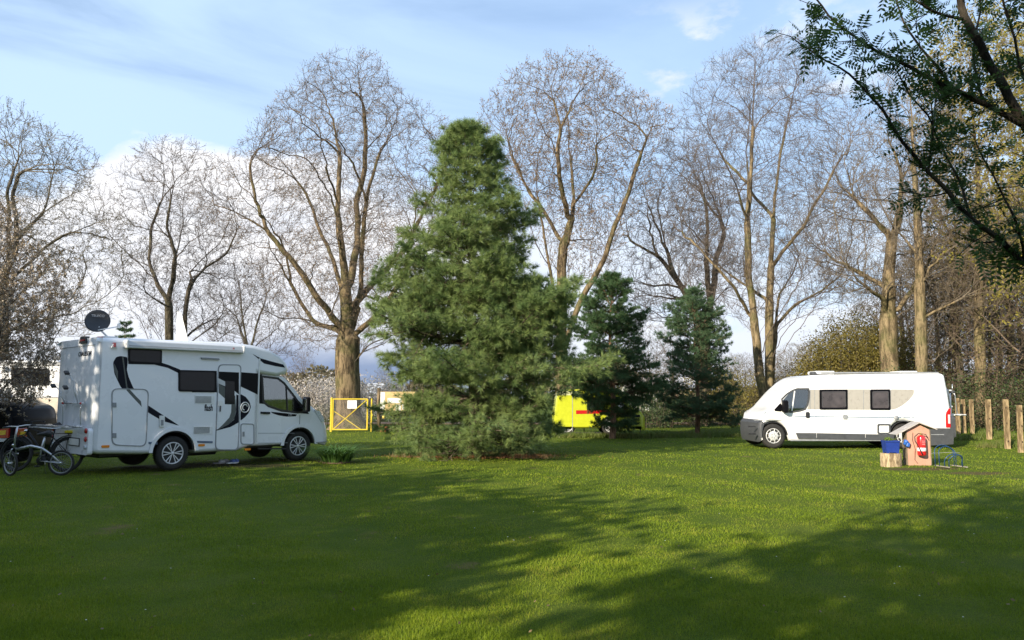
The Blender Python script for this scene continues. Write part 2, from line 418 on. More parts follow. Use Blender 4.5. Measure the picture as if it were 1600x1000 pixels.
def wiggle(pts, step, amp, rs):
    out = [np.array(pts[0], float)]
    for a, b in zip(pts[:-1], pts[1:]):
        a, b = np.array(a, float), np.array(b, float); L = np.linalg.norm(b - a); n = max(1, int(round(L / step)))
        for i in range(1, n + 1):
            q = a + (b - a) * i / n
            out.append(q + rs.normal(size=3) * amp * step)
    # smooth once
    o = np.array(out); o[1:-1] = (o[:-2] + 2 * o[1:-1] + o[2:]) / 4
    return o
def colonize(limbs, A, D, dk, di, rs, up=.08, iters=90, maxn=26000):
    pos, par = [], []
    for li, L in enumerate(limbs):
        if li == 0: pr = -1
        else: pr = int(np.argmin(np.linalg.norm(np.array(pos) - L[0], axis=1)))
        for i, q in enumerate(L):
            if li and i == 0: continue
            pos.append(q); par.append(pr); pr = len(pos) - 1
    pos = np.array(pos); par = list(par)
    best = np.full(len(A), 1e9); bi = np.zeros(len(A), int)
    def upd(new, off):
        for s in range(0, len(new), 400):
            d = np.linalg.norm(A[:, None] - new[None, s:s + 400], axis=2); j = d.argmin(1); m = d[np.arange(len(A)), j]
            k = m < best; best[k] = m[k]; bi[k] = j[k] + off + s
    upd(pos, 0)
    kids = {}
    for it in range(iters):
        live = best > dk; A, best, bi = A[live], best[live], bi[live]
        act = best < di * (1.0 if it < 60 else 2)
        if not act.any():
            if len(A) and best.min() < 4 * di: act = best < best.min() * 1.3
            else: break
        dirs = unit(A[act] - pos[bi[act]]); acc = {}
        S_ = np.zeros((len(pos), 3)); np.add.at(S_, bi[act], dirs)
        src = np.unique(bi[act])
        nd = unit(S_[src]); 
        pv = np.array([par[i] if par[i] >= 0 else i for i in src]); fwd = pos[src] - pos[pv]; fwd = fwd / max(D, 1e-6)
        nd = unit(nd + fwd * .6 + np.array([0, 0, up]) + rs.normal(size=nd.shape) * .22)
        new, np_ = [], []
        for s, v in zip(src, nd):
            ks = kids.setdefault(int(s), [])
            if len(ks) >= 3 or any(np.dot(v, q) > .9 for q in ks): continue
            ks.append(v); new.append(pos[s] + v * D); np_.append(int(s))
        if not new: break
        new = np.array(new); off = len(pos); pos = np.concatenate([pos, new]); par += np_
        upd(new, off)
        if len(pos) > maxn: break
    return pos, np.array(par)
def seedph(rs): return rs.uniform(0, 6.28)
def px_(c, hw, rho, t): return c + hw * rho * np.cos(t)
def outline_points(rows, Y, n, rs, depth, power=.42, gapf=None):
    rows = sorted(rows); ys = np.array([r[0] for r in rows], float); xl = np.array([r[1] for r in rows], float); xr = np.array([r[2] for r in rows], float)
    py = rs.uniform(ys[0], ys[-1], n * 3); w = np.interp(py, ys, xr - xl); keep = rs.rand(len(py)) < (w / w.max()); py = py[keep][:n]; n = len(py)
    l, r = np.interp(py, ys, xl), np.interp(py, ys, xr); c, hw = (l + r) / 2, (r - l) / 2
    t = rs.uniform(0, 2 * np.pi, n); rho = rs.rand(n) ** power
    ph = seedph(rs); lum = 1 + .15 * np.sin(3 * t + py * .021 + ph) + .12 * np.sin(py * .045 + 2 * t + ph * 2); rho = rho * lum
    cl = np.sin(px_(c, hw, rho, t) * .055 + ph) * np.sin(py * .06 + ph * 3) * np.sin(t * 2.5 + ph); kp = rs.rand(n) > np.clip(cl * 1.6, 0, .85)
    py, c, hw, rho, t = py[kp], c[kp], hw[kp], rho[kp], t[kp]
    px = c + hw * rho * np.cos(t); b = 500 - py
    k = Y / (F * cp - b * sp_)
    X = (px - 800) * k; Z = CAMH + (F * sp_ + b * cp) * k; dy = hw * k * rho * np.sin(t) * depth
    return np.stack([X, Y + dy, Z], 1)
def sprout(Ls, A, D, rs, nsec, nter):
    """long arching side limbs from the main ones out towards the edge of the crown"""
    out = []; cen = A.mean(0); z0 = A[:, 2].min()
    P = np.concatenate([L[1:] for L in Ls]); T = np.concatenate([unit(L[1:] - L[:-1]) for L in Ls])
    for ph, cnt in ((0, nsec), (1, nter)):
        far = np.linalg.norm((A - cen) / (A.std(0) + 1e-6), axis=1)
        cand = A[far > np.quantile(far, .5 if ph == 0 else .3)]
        newP, newT = [], []
        for i in range(cnt):
            t = cand[rs.randint(len(cand))]; v = t - P; d = np.linalg.norm(v, axis=1); up = v[:, 2] / d; al = (v * T).sum(1) / d
            mn, mx = ((1.4, 6.5) if ph == 0 else (.8, 3.2))
            ok = (d > mn) & (d < mx) & (al > .45) & (up > -.1)
            if not ok.any(): continue
            sc = d * (1.6 - al) * (1 + .5 * rs.rand(len(d))); sc[~ok] = 1e9; j = int(sc.argmin()); a = P[j]; L = d[j]
            c1 = a + unit(T[j] + unit(v[j]) * .9) * L * .4; c2 = t - unit(unit(v[j]) + np.array([0, 0, .9])) * L * .3
            s = np.linspace(0, 1, max(3, int(L / D)))[:, None]; B = (1 - s) ** 3 * a + 3 * (1 - s) ** 2 * s * c1 + 3 * (1 - s) * s * s * c2 + s ** 3 * t
            B = B + np.concatenate([np.zeros((1, 3)), rs.normal(size=(len(B) - 1, 3)) * D * .16]); out.append(B)
            newP.append(B[1:]); newT.append(unit(B[1:] - B[:-1]))
        if newP: P = np.concatenate([P] + newP); T = np.concatenate([T] + newT)
    return out
def tree(name, label, cat, seed, Y, limbs, rows, n, R, bk, D=.30, dk=.36, di=1.6, depth=.9, rt=.007, twig=(.28, .55), ntw=3, buds=None, bud_n=2, bud_s=.05, group=None, up=.08, base=None, thin=.045, power=.34, flare=1.5, nsec=34, nter=90):
    rs = np.random.RandomState(seed)
    Ls = []
    for li, L in enumerate(limbs):
        P = [np.array(at(p[0], p[1], Y)) + np.array([0, p[2] if len(p) > 2 else 0, 0]) for p in L]
        if li == 0: P[0][2] = -.05
        Ls.append(wiggle(P, D, .10 if li else .05, rs))
    A = outline_points(rows, Y, int(n * 1.4), rs, depth, power)
    Ls += sprout(Ls, A, D, rs, nsec, nter)
    pos, par = colonize(Ls, A, D, dk, di, rs, up)
    b = pos[0].copy(); b[2] = 0
    root = thing(name, b, label, cat, group)
    skin(root, pos - b, par, rs, R, rt, bk, thin, flare, twig, ntw, buds, bud_n, bud_s)
    return root
def skin(root, pos, par, rs, R, rt, bk, thin, flare, twig, ntw, buds, bud_n, bud_s):
    n = len(pos); tips = np.zeros(n); has = np.zeros(n, bool); has[par[par >= 0]] = True
    tips[~has] = 1
    for i in range(n - 1, 0, -1): tips[par[i]] += tips[i]
    r = np.maximum(R * (tips / tips[0]) ** .63, rt)
    r[0] = r[0]
    # flare at the foot
    z = pos[:, 2]; onT = tips > tips[0] * .5; r = np.where(onT & (z < .9), r * (1 + (flare - 1) * np.clip(1 - z / .9, 0, 1) ** 2), r)
    d = np.zeros((n, 3)); d[1:] = unit(pos[1:] - pos[par[1:]]); d[0] = (0, 0, 1)
    mainc = np.full(n, -1); bt = np.zeros(n)
    for i in range(1, n):
        if tips[i] > bt[par[i]]: bt[par[i]] = tips[i]; mainc[par[i]] = i
    # smooth direction with main child
    ds = d.copy(); ok = mainc >= 0; ds[ok] = unit(d[ok] + d[mainc[ok]]); d0 = ds
    c = np.arange(1, n); p = par[1:]; ism = mainc[p] == c
    rp = np.where(ism, r[p], np.minimum(r[c] * 1.15, r[p])); dp = np.where(ism[:, None], d0[p], d[c]); dq = d0[c]
    thick = r[c] > thin
    ch = []
    big = thick & (r[c] > .13)
    for sel, k in ((big, 14), (thick & ~big, 7)):
        if sel.any():
            ci = c[sel]; v, f = frusta(pos[par[ci]], pos[ci], rp[sel], r[ci], dp[sel], dq[sel], k); ch.append((v, f, 0))
    if ch: np_obj('trunk', ch, bk, root, True)
    ch = []
    sel = ~thick; ci = c[sel]
    if sel.any():
        v, f = frusta(pos[par[ci]], pos[ci], rp[sel], r[ci], dp[sel], dq[sel], 3); ch.append((v, f, 0))
    # fine twigs
    cand = c[(tips[c] <= 6)]
    T = np.repeat(cand, ntw); T = T[rs.rand(len(T)) < np.where(tips[T] <= 1, 1., .55)]
    L = rs.uniform(*twig, len(T)); dd = unit(d[T] + rs.normal(size=(len(T), 3)) * .5 + [0, 0, .38])
    P = pos[T]; Q = P + dd * L[:, None] * .5; d2 = unit(dd + rs.normal(size=dd.shape) * .25 + [0, 0, .28]); E = Q + d2 * L[:, None] * .5
    v, f = frusta(P, Q, np.full(len(T), rt * .8), np.full(len(T), rt * .55), k=3); ch.append((v, f, 0))
    v, f = frusta(Q, E, np.full(len(T), rt * .65), np.full(len(T), rt * .4), k=3); ch.append((v, f, 0))
    # side shoots
    m = rs.rand(len(T)) < .6; sd = unit(dd[m] + rs.normal(size=(m.sum(), 3)) * .8); SE = Q[m] + sd * L[m][:, None] * .45
    v, f = frusta(Q[m], SE, np.full(m.sum(), rt * .6), np.full(m.sum(), rt * .35), k=3); ch.append((v, f, 0))
    mats = [bk[1] if isinstance(bk, list) else bk]
    if buds is not None:
        B = np.concatenate([E, SE] + [Q + (E - Q) * rs.rand(len(Q), 1)] * max(0, bud_n - 1)); 
        v, f = leaf_quads(B + rs.normal(size=B.shape) * .015, bud_s * rs.uniform(.6, 1.3, len(B)), rs, asp=.5, upw=.6); ch.append((v, f, 1)); mats.append(buds)
    np_obj('crown', ch, mats, root, False)
def leaf_quads(Cn, s, rs, asp=.5, upw=0., droop=None, dirs=None):
    n = len(Cn); a = unit(rs.normal(size=(n, 3)) + [0, 0, upw]) if dirs is None else dirs
    b = unit(np.cross(a, rs.normal(size=(n, 3))))
    s = np.asarray(s, float).reshape(-1, 1) * np.ones((n, 1))
    V = np.empty((n, 4, 3)); V[:, 0] = Cn - a * s * .5; V[:, 1] = Cn + b * s * asp * .5; V[:, 2] = Cn + a * s * .5; V[:, 3] = Cn - b * s * asp * .5
    return V.reshape(-1, 3), np.arange(n * 4).reshape(-1, 4)

BK = bark('oak_bark', (.075, .056, .034), (.21, .155, .092), .5)
BK2 = bark('grey_bark', (.045, .037, .028), (.125, .105, .078), .25)
BKT = bark('tan_bark', (.10, .076, .044), (.25, .19, .11), .5)
def twigc(c): return mat('twig_bark', c, .85, var=.3, scale=1.5)
TW1 = twigc((.115, .088, .066)); TW2 = twigc((.105, .082, .066)); TW3 = twigc((.145, .115, .078))
BUD_O = leafmat('orange_buds', [(.20, .125, .07), (.30, .20, .11), (.26, .20, .10)], trans=.3)
BUD_G = leafmat('grey_buds', [(.16, .125, .10), (.22, .17, .13)], trans=.3)
BUD_Y = leafmat('yellow_leaves', [(.24, .20, .04), (.36, .30, .055), (.27, .27, .06)], trans=.5)
BUD_GR = leafmat('olive_leaves', [(.11, .11, .03), (.17, .155, .04), (.14, .15, .03)], trans=.4)

# big oak behind the gate
tree('oak_tree', 'tall oak with reddish buds, its thick flared trunk behind the yellow gate', 'tree', 11, 37.6,
     [[(545, 672), (544, 610), (542, 560), (545, 520)],
      [(545, 520, 0), (555, 480, .3), (562, 440, .6), (565, 400, 0), (572, 350, -.5), (582, 300, -1), (600, 245, -1), (612, 215, 0)],
      [(542, 530, 0), (545, 470, -.5), (542, 400, -1), (535, 345, -1), (533, 290, -.5), (531, 235, 0), (520, 200, .5)],
      [(543, 500, 0), (525, 440, 1), (505, 390, 2), (478, 340, 2.6), (458, 285, 3), (430, 245, 3), (402, 215, 3)],
      [(540, 520, 0), (508, 470, -1.5), (480, 425, -2), (440, 375, -2.5), (395, 350, -3), (365, 342, -3)],
      [(541, 528, 0), (520, 512, .5), (480, 500, 1.5), (455, 470, 2), (430, 430, 2.6), (405, 390, 3)],
      [(550, 525, 0), (575, 510, -.5), (600, 490, -1), (618, 470, -1.5), (640, 440, -2), (665, 400, -2)],
      [(550, 480, 0), (570, 440, 1.5), (595, 405, 2.5), (625, 365, 3), (650, 310, 3), (680, 260, 3)],
      [(545, 450, 0), (550, 370, 1.5), (545, 300, 2), (558, 240, 2), (560, 190, 2), (560, 130, 1)]],
     [(88, 525, 560), (105, 480, 600), (130, 462, 640), (170, 440, 672), (210, 388, 705), (260, 375, 722), (310, 362, 725), (360, 358, 700), (410, 372, 690), (450, 385, 672), (490, 420, 655), (520, 440, 640), (545, 455, 625)],
     8200, .60, [BK, TW1], D=.28, dk=0.34, twig=(.25, .5), ntw=3, buds=BUD_O, bud_s=.056, rt=.0072, flare=1.9)
# second oak right of the pine
tree('oak_tree', 'tall bare tree with orange buds behind the right flank of the big pine', 'tree', 12, 38.5,
     [[(878, 672), (878, 560), (878, 470), (877, 420), (880, 385)],
      [(880, 385, 0), (893, 342, 0), (896, 310, 0), (894, 260, .3), (892, 230, 1), (890, 180, 1), (885, 130, 1)],
      [(896, 318, 0), (922, 290, -1), (928, 262, -1.5), (924, 245, -2), (955, 230, -2.5), (995, 206, -3)],
      [(879, 380, 0), (848, 318, 1), (832, 294, 1.5), (816, 262, 1.7), (800, 230, 2), (792, 190, 2.5), (785, 150, 2)],
      [(888, 345, 0), (872, 294, -1.5), (868, 254, -2), (872, 222, -2), (862, 180, -2), (850, 140, -2)],
      [(878, 560, 0), (895, 500, -.5), (912, 458, -1), (940, 414, -1), (956, 358, -1), (972, 326, -1), (984, 286, -1), (1004, 230, -.5), (1020, 190, 0)],
      [(876, 520, 0), (862, 430, .5), (850, 350, 1), (840, 280, 2), (842, 220, 2)],
      [(883, 375, 0), (915, 366, 1.2), (930, 362, 2), (948, 340, 3)]],
     [(108, 870, 935), (122, 800, 960), (140, 772, 1000), (170, 755, 1035), (220, 758, 1035), (270, 775, 1020), (310, 800, 1005), (350, 830, 985), (400, 850, 980), (440, 870, 960)],
     6200, .34, [BK, TW1], D=.30, dk=0.37, twig=(.3, .55), ntw=3, buds=BUD_O, bud_s=.072, bud_n=3, rt=.0072, up=.16)
# three stemmed tree by the van
tree('ash_tree', 'tall bare tree of several bundled stems behind the nose of the white van', 'tree', 13, 37,
     [[(1202, 668), (1202, 600), (1202, 483), (1205, 400), (1211, 306), (1220, 235), (1231, 188), (1243, 129), (1250, 95)],
      [(1199, 660, 0), (1190, 620, -.3), (1181, 560, -.3), (1175, 500, -.3), (1166, 424, -.3), (1161, 353, -.6), (1163, 288, -1), (1166, 217, -1), (1169, 147, -1), (1172, 100, -1)],
      [(1204, 660, 0), (1209, 600, .3), (1217, 507, .5), (1255, 471, 1), (1302, 447, 1.4), (1349, 412, 1.6), (1375, 395, 1.6)],
      [(1217, 507, .5), (1240, 450, 2), (1275, 410, 3), (1295, 360, 3.4), (1315, 300, 3.5), (1322, 250, 3)],
      [(1173, 495, 0), (1131, 453, -1.5), (1078, 400, -2), (1037, 335, -2.5), (1020, 290, -2.5)],
      [(1162, 353, -.6), (1131, 306, -2), (1096, 259, -3), (1066, 217, -3)],
      [(1204, 420, 0), (1240, 360, -1.5), (1265, 300, -2.5), (1290, 240, -3), (1305, 190, -3)],
      [(1208, 340, 0), (1190, 280, 2), (1195, 210, 3), (1200, 150, 3), (1205, 105, 3)],
      [(1164, 300, -1), (1140, 240, 1), (1128, 190, 2), (1115, 140, 2)],
      [(1202, 470, 0), (1160, 420, 2), (1120, 360, 3.5), (1090, 310, 4), (1075, 260, 4)]],
     [(72, 1170, 1225), (90, 1125, 1265), (120, 1092, 1298), (160, 1070, 1318), (220, 1050, 1330), (290, 1030, 1340), (350, 1030, 1345), (400, 1050, 1365), (440, 1080, 1350), (470, 1115, 1320), (500, 1140, 1290)],
     8600, .36, [BKT, TW2], D=.30, dk=0.36, twig=(.3, .6), ntw=3, buds=BUD_G, bud_s=.05, bud_n=1, rt=.0072, up=.28, flare=1.3)
# spreading tree between pine and the tall ash
tree('apple_tree', 'bare tree with crooked spreading limbs behind the smaller right hand pine', 'tree', 14, 44,
     [[(1098, 664), (1099, 600), (1098, 550), (1095, 510)],
      [(1095, 510, 0), (1060, 447, -.5), (1025, 406, -1), (985, 388, -1.5)],
      [(1097, 515, 0), (1119, 447, .5), (1125, 400, 1), (1140, 360, 1), (1130, 320, 1)],
      [(1096, 512, 0), (1085, 460, 1.5), (1060, 400, 2.5), (1050, 340, 3), (1040, 290, 3)],
      [(1075, 470, -.3), (1020, 465, -2), (980, 470, -3)],
      [(1110, 480, 0), (1090, 420, -2), (1085, 350, -3), (1070, 290, -3)]],
     [(225, 1040, 1090), (260, 1010, 1120), (310, 985, 1145), (360, 965, 1155), (410, 960, 1155), (450, 965, 1145), (480, 975, 1130), (505, 990, 1120)],
     4600, .46, [BK2, TW2], D=.32, dk=0.38, twig=(.3, .55), buds=BUD_G, bud_s=.055, rt=.009)
# tree behind the motorhome
tree('maple_tree', 'bare round crowned tree rising directly behind the roof of the near motorhome', 'tree', 15, 40,
     [[(268, 668), (266, 600), (264, 550), (264, 470)],
      [(266, 560, 0), (286, 545, 0), (290, 500, 0), (294, 446, 0), (316, 414, .5), (344, 390, 1), (362, 350, 1)],
      [(264, 475, 0), (248, 446, 0), (226, 408, .5), (222, 350, 1), (240, 300, 1), (245, 260, 1)],
      [(264, 470, 0), (276, 438, -.5), (288, 406, -1), (280, 366, -1.5), (290, 300, -1.5)],
      [(272, 446, 0), (256, 390, 1.5), (260, 342, 2), (262, 290, 2), (268, 250, 2)],
      [(294, 446, 0), (320, 440, -1.5), (350, 430, -2), (375, 440, -2)],
      [(264, 480, 0), (235, 450, -2), (205, 430, -3), (185, 425, -3)],
      [(290, 430, 0), (320, 370, 2), (340, 310, 2.5)]],
     [(222, 255, 290), (240, 215, 330), (270, 195, 355), (310, 185, 375), (360, 175, 388), (400, 178, 395), (440, 180, 395), (480, 195, 385), (520, 215, 370)],
     4800, .30, [BK2, TW2], D=.30, dk=0.36, twig=(.25, .5), buds=BUD_G, bud_s=.055, rt=.0072)
tree('shrubby_tree', 'low bushy bare tree rising over the motorhome cab, between its roof and the oak', 'tree', 16, 54,
     [[(388, 656), (388, 600), (388, 545)], [(388, 560, 0), (365, 500, 1), (350, 460, 1)], [(388, 560, 0), (410, 500, -1), (425, 465, -1)], [(388, 560, 0), (385, 480, -1), (380, 440, -1)]],
     [(412, 365, 400), (430, 340, 430), (470, 322, 455), (520, 318, 465), (560, 330, 455)],
     2400, .22, [BK2, TW2], D=.36, dk=.5, twig=(.3, .6), buds=BUD_G, bud_s=.05, rt=.010)
# left edge tree
tree('maple_tree', 'bare broad crowned tree with new yellowish leaves at the left edge', 'tree', 17, 31,
     [[(-6, 678), (-4, 600), (0, 520), (4, 450)],
      [(4, 450, 0), (14, 400, 0), (14, 340, 0), (10, 302, 0), (14, 250, .5), (8, 200, 1)],
      [(4, 440, 0), (36, 395, -.5), (50, 350, -1), (44, 320, -1), (52, 282, -1), (88, 268, -1), (132, 274, -1.5), (165, 295, -1.5)],
      [(4, 450, 0), (60, 374, .7), (100, 350, 1), (136, 334, 1.2), (172, 340, 1.4)],
      [(4, 445, 0), (-30, 380, 0), (-60, 320, 0), (-90, 260, 0)],
      [(20, 380, 0), (30, 320, 1.6), (35, 260, 2), (50, 215, 2)],
      [(0, 500, 0), (60, 460, -1), (110, 425, -1.5), (165, 420, -2)],
      [(0, 520, 0), (50, 500, .5), (110, 480, 1), (150, 475, 1.5)]],
     [(165, -30, 25), (185, -70, 60), (220, -110, 110), (260, -120, 155), (310, -130, 172), (360, -120, 178), (410, -100, 178), (450, -80, 172), (490, -60, 160), (520, -60, 140)],
     6000, .34, [BK2, TW3], D=.28, dk=.38, twig=(.22, .42), buds=leafmat('fresh_leaves', [(.17, .15, .07), (.25, .22, .12), (.20, .14, .05)], trans=.4), bud_s=.055, bud_n=2, rt=.0075)
# tree with arms behind the van roof
tree('oak_tree', 'thick trunked bare oak behind the middle of the white van', 'tree', 18, 34,
     [[(1394, 668), (1392, 600), (1388, 540), (1388, 480), (1390, 400), (1394, 372)],
      [(1394, 372, 0), (1372, 348, 0), (1332, 296, .5), (1305, 256, 1), (1290, 225, 1)],
      [(1394, 372, 0), (1396, 330, -.5), (1390, 280, -1), (1375, 235, -1)],
      [(1395, 375, 0), (1416, 344, .5), (1428, 280, 1), (1434, 230, 1)],
      [(1386, 500, 0), (1372, 468, -.5), (1316, 448, -1.5), (1288, 408, -2), (1268, 352, -2.5), (1262, 320, -2.5)],
      [(1398, 490, 0), (1420, 452, -.5), (1440, 400, -1), (1455, 340, -1)],
      [(1388, 450, 0), (1350, 400, 2), (1325, 350, 2.6), (1310, 300, 3)]],
     [(195, 1340, 1400), (230, 1290, 1440), (280, 1275, 1465), (330, 1270, 1480), (380, 1262, 1490), (430, 1270, 1480), (470, 1300, 1470)],
     4200, .38, [BKT, TW3], D=.30, dk=0.37, twig=(.3, .55), buds=BUD_G, bud_s=.05, rt=.0072, up=.15)
tree('beech_tree', 'slender straight trunked bare tree behind the back half of the white van', 'tree', 19, 32,
     [[(1441, 668), (1440, 576), (1438, 480), (1436, 400), (1432, 320), (1428, 240), (1424, 170), (1420, 110)],
      [(1438, 440, 0), (1460, 390, 1), (1485, 340, 1.6), (1500, 290, 2)], [(1436, 400, 0), (1410, 340, 1), (1395, 290, 1.5)],
      [(1434, 340, 0), (1455, 280, -1), (1470, 220, -1.4)], [(1430, 280, 0), (1405, 220, -1), (1390, 160, -1.4)],
      [(1439, 500, 0), (1480, 470, -1), (1520, 450, -1.5), (1560, 450, -2)]],
     [(85, 1400, 1440), (130, 1370, 1480), (190, 1355, 1510), (260, 1360, 1525), (330, 1375, 1530), (400, 1395, 1545), (450, 1420, 1560), (490, 1430, 1560)],
     3600, .24, [BKT, TW3], D=.30, dk=0.37, twig=(.3, .55), buds=BUD_G, bud_s=.05, rt=.0072)
# right hand trees with new yellow leaves
tree('maple_tree', 'tree full of fresh yellow leaves behind the third and fourth wooden posts', 'tree', 20, 33,
     [[(1534, 680), (1532, 600), (1530, 480), (1532, 380), (1528, 280), (1520, 180), (1515, 90)],
      [(1531, 420, 0), (1500, 350, 1), (1475, 280, 1.4), (1460, 200, 1.6)], [(1531, 380, 0), (1570, 300, -1), (1600, 220, -1.5), (1620, 140, -1.5)],
      [(1528, 300, 0), (1560, 220, 1.5), (1575, 140, 2)], [(1525, 230, 0), (1495, 160, -1), (1480, 100, -1)],
      [(1532, 460, 0), (1580, 420, -.5), (1630, 400, -1)]],
     [(20, 1490, 1560), (60, 1462, 1600), (120, 1448, 1640), (200, 1446, 1660), (280, 1448, 1660), (350, 1460, 1660), (400, 1480, 1660), (440, 1500, 1650)],
     4400, .22, [BKT, TW3], D=.28, dk=0.34, twig=(.25, .45), buds=BUD_Y, bud_s=.12, bud_n=4, rt=.0075)
tree('maple_tree', 'yellow leaved tree at the right edge of the photo with pale branches reaching left', 'tree', 21, 26,
     [[(1680, 700), (1678, 560), (1680, 400), (1690, 250), (1690, 90)],
      [(1679, 480, 0), (1600, 458, -1), (1520, 440, -1.5), (1472, 428, -2), (1420, 417, -2)],
      [(1680, 400, 0), (1640, 330, 1), (1600, 280, 1), (1565, 240, 1)], [(1680, 560, 0), (1620, 520, -1), (1560, 505, -1.5), (1510, 520, -1.6)],
      [(1685, 300, 0), (1640, 200, -1), (1600, 120, -1)], [(1690, 200, 0), (1650, 100, 1), (1620, 30, 1)]],
     [(-20, 1600, 1760), (40, 1580, 1780), (120, 1560, 1800), (220, 1560, 1800), (320, 1575, 1800), (400, 1590, 1800), (470, 1560, 1800)],
     3600, .26, [BKT, TW3], D=.28, dk=0.35, twig=(.25, .45), buds=BUD_Y, bud_s=.11, bud_n=3, rt=.0075)

# ---------------- woodland behind: a few grown once, copied with everything ----------------
def free_tree(name, label, seed, H, Wd, R, nat, bk, buds, bud_s, stems=1, low=.3, ntw=3, D=.4, bud_n=1, depth=1., rt=.011):
    rs = np.random.RandomState(seed); root = thing(name, (0, 0, 0), label, 'tree')
    limbs = []
    for s in range(stems):
        dx, dy = rs.normal(size=2) * Wd * .10 * (stems > 1)
        L = [np.array([0, 0, -.1]), np.array([dx * .3, dy * .3, H * low]), np.array([dx, dy, H * .6]), np.array([dx * 1.5, dy * 1.5, H * .88])]
        limbs.append(wiggle(L, D, .12, rs))
    for s in range(6):
        z = H * rs.uniform(low, .65); a = rs.uniform(0, 6.28); rr = Wd * .42
        limbs.append(wiggle([np.array([0, 0, z]), np.array([math.cos(a) * rr * .5, math.sin(a) * rr * .5, z + rr * .6]), np.array([math.cos(a) * rr, math.sin(a) * rr, z + rr * 1.3])], D, .12, rs))
    t = rs.rand(nat); z = H * (low + (1 - low) * t); w = Wd / 2 * np.sqrt(np.clip(np.sin(np.pi * (t * .86 + .1)), .05, 1)); a = rs.uniform(0, 6.28, nat); rho = rs.rand(nat) ** .45
    A = np.stack([np.cos(a) * w * rho, np.sin(a) * w * rho, z], 1)
    pos, par = colonize(limbs, A, D, D * 1.35, 2.2, rs, .1)
    skin(root, pos, par, rs, R, rt, bk, .05, 1.3, (.3, .6), ntw, buds, bud_n, bud_s)
    return root
BR = twigc((.13, .095, .065))
ft = [free_tree('woodland_tree', 'bare woodland tree', 31, 13, 7, .22, 2200, [BK2, BR], BUD_G, .06),
      free_tree('woodland_tree', 'bare woodland tree', 32, 10, 6, .16, 1900, [BKT, BR], BUD_GR, .08, stems=2, low=.12),
      free_tree('woodland_tree', 'bare woodland tree', 33, 15, 6.5, .20, 2200, [BKT, BR], BUD_Y, .11)]
used = [False] * 3
def place(px, Y, i, s, rz, label, group):
    p = gp(px, 690) * 1; X = (px - 800) / 1206. * Y
    o = ft[i] if not used[i] else copy_tree(ft[i]); used[i] = True
    o.location = (X, Y, 0); o.scale = (s, s, s); o.rotation_euler = (0, 0, rz); o['label'] = label; o['group'] = group
    return o
G1 = 'brown trees of the wood behind the white van'
rr = random.Random(5); G1n = 0
WL = ['brown tree behind the first wooden posts at the back of the van', 'two stemmed brown tree above the rear end of the van roof', 'two stemmed brown tree behind the fourth wooden post', 'brown tree behind the fifth wooden post', 'two stemmed brown tree behind the lowest post at the right edge',
      'yellowish tree between the fourth and fifth posts, deeper in the wood', 'two stemmed brown tree behind the slender beech over the van', 'yellowish tree deep in the wood above the first wooden posts', 'yellowish tree deep in the wood at the right edge', 'brown tree just outside the right edge of the wood', 'brown tree deep behind the rear half of the van']
lab = 'bare brown tree deep in the wood behind the white van and posts'
for px, Y, i, s in [(1500, 36, 0, .82), (1478, 39, 1, .95), (1545, 34, 1, .9), (1585, 37, 0, .9), (1620, 31, 1, .95), (1565, 42, 2, .85), (1440, 44, 1, 1.0), (1500, 47, 2, .8), (1620, 46, 2, 1.), (1660, 36, 0, 1.), (1415, 50, 0, .85), (1535, 52, 0, 1.), (1470, 56, 2, .85), (1600, 56, 0, 1.), (1380, 60, 1, 1.), (1700, 42, 2, 1.)]:
    lab = 'bare brown tree deep in the wood behind the white van and posts'
    if G1n < len(WL): lab = WL[G1n]; G1n += 1
    place(px, Y, i, s, rr.uniform(0, 6.28), lab, G1)
for px, Y, i, s, lab in [(1020, 62, 1, .72, 'brownish green tree far behind, between the two small pines'), (1052, 66, 0, .55, 'bare far tree just left of the thin open pine'), (1150, 64, 1, .50, 'brownish green far tree between the thin pine and the tall ash')]: place(px, Y, i, s, rr.uniform(0, 6.28), lab, 'trees behind the small pines')
G2 = 'far trees along the horizon'
for px, Y, i, s in [(1240, 95, 1, .8), (1262, 110, 0, .7), (1215, 105, 1, .7), (1285, 88, 1, .8), (1140, 115, 1, .75), (1165, 100, 0, .55), (1010, 120, 1, .8), (1050, 125, 0, .6), (960, 115, 1, .7), (1085, 118, 1, .65), (1310, 80, 1, .8), (910, 120, 1, .7), (640, 125, 1, .7), (690, 118, 1, .65), (600, 120, 1, .62), (1190, 120, 1, .8), (1225, 125, 1, .9)]:
    place(px, Y, i, s, rr.uniform(0, 6.28), 'distant brownish tree on the horizon beyond the lawn', G2)
for px, Y, i, s in [(472, 112, 0, .62), (500, 118, 1, .55), (448, 115, 1, .55), (520, 125, 1, .6)]:
    place(px, Y, i, s, rr.uniform(0, 6.28), 'distant bare tree above the blossom hedge beside the motorhome nose', 'far trees above the blossom hedge')

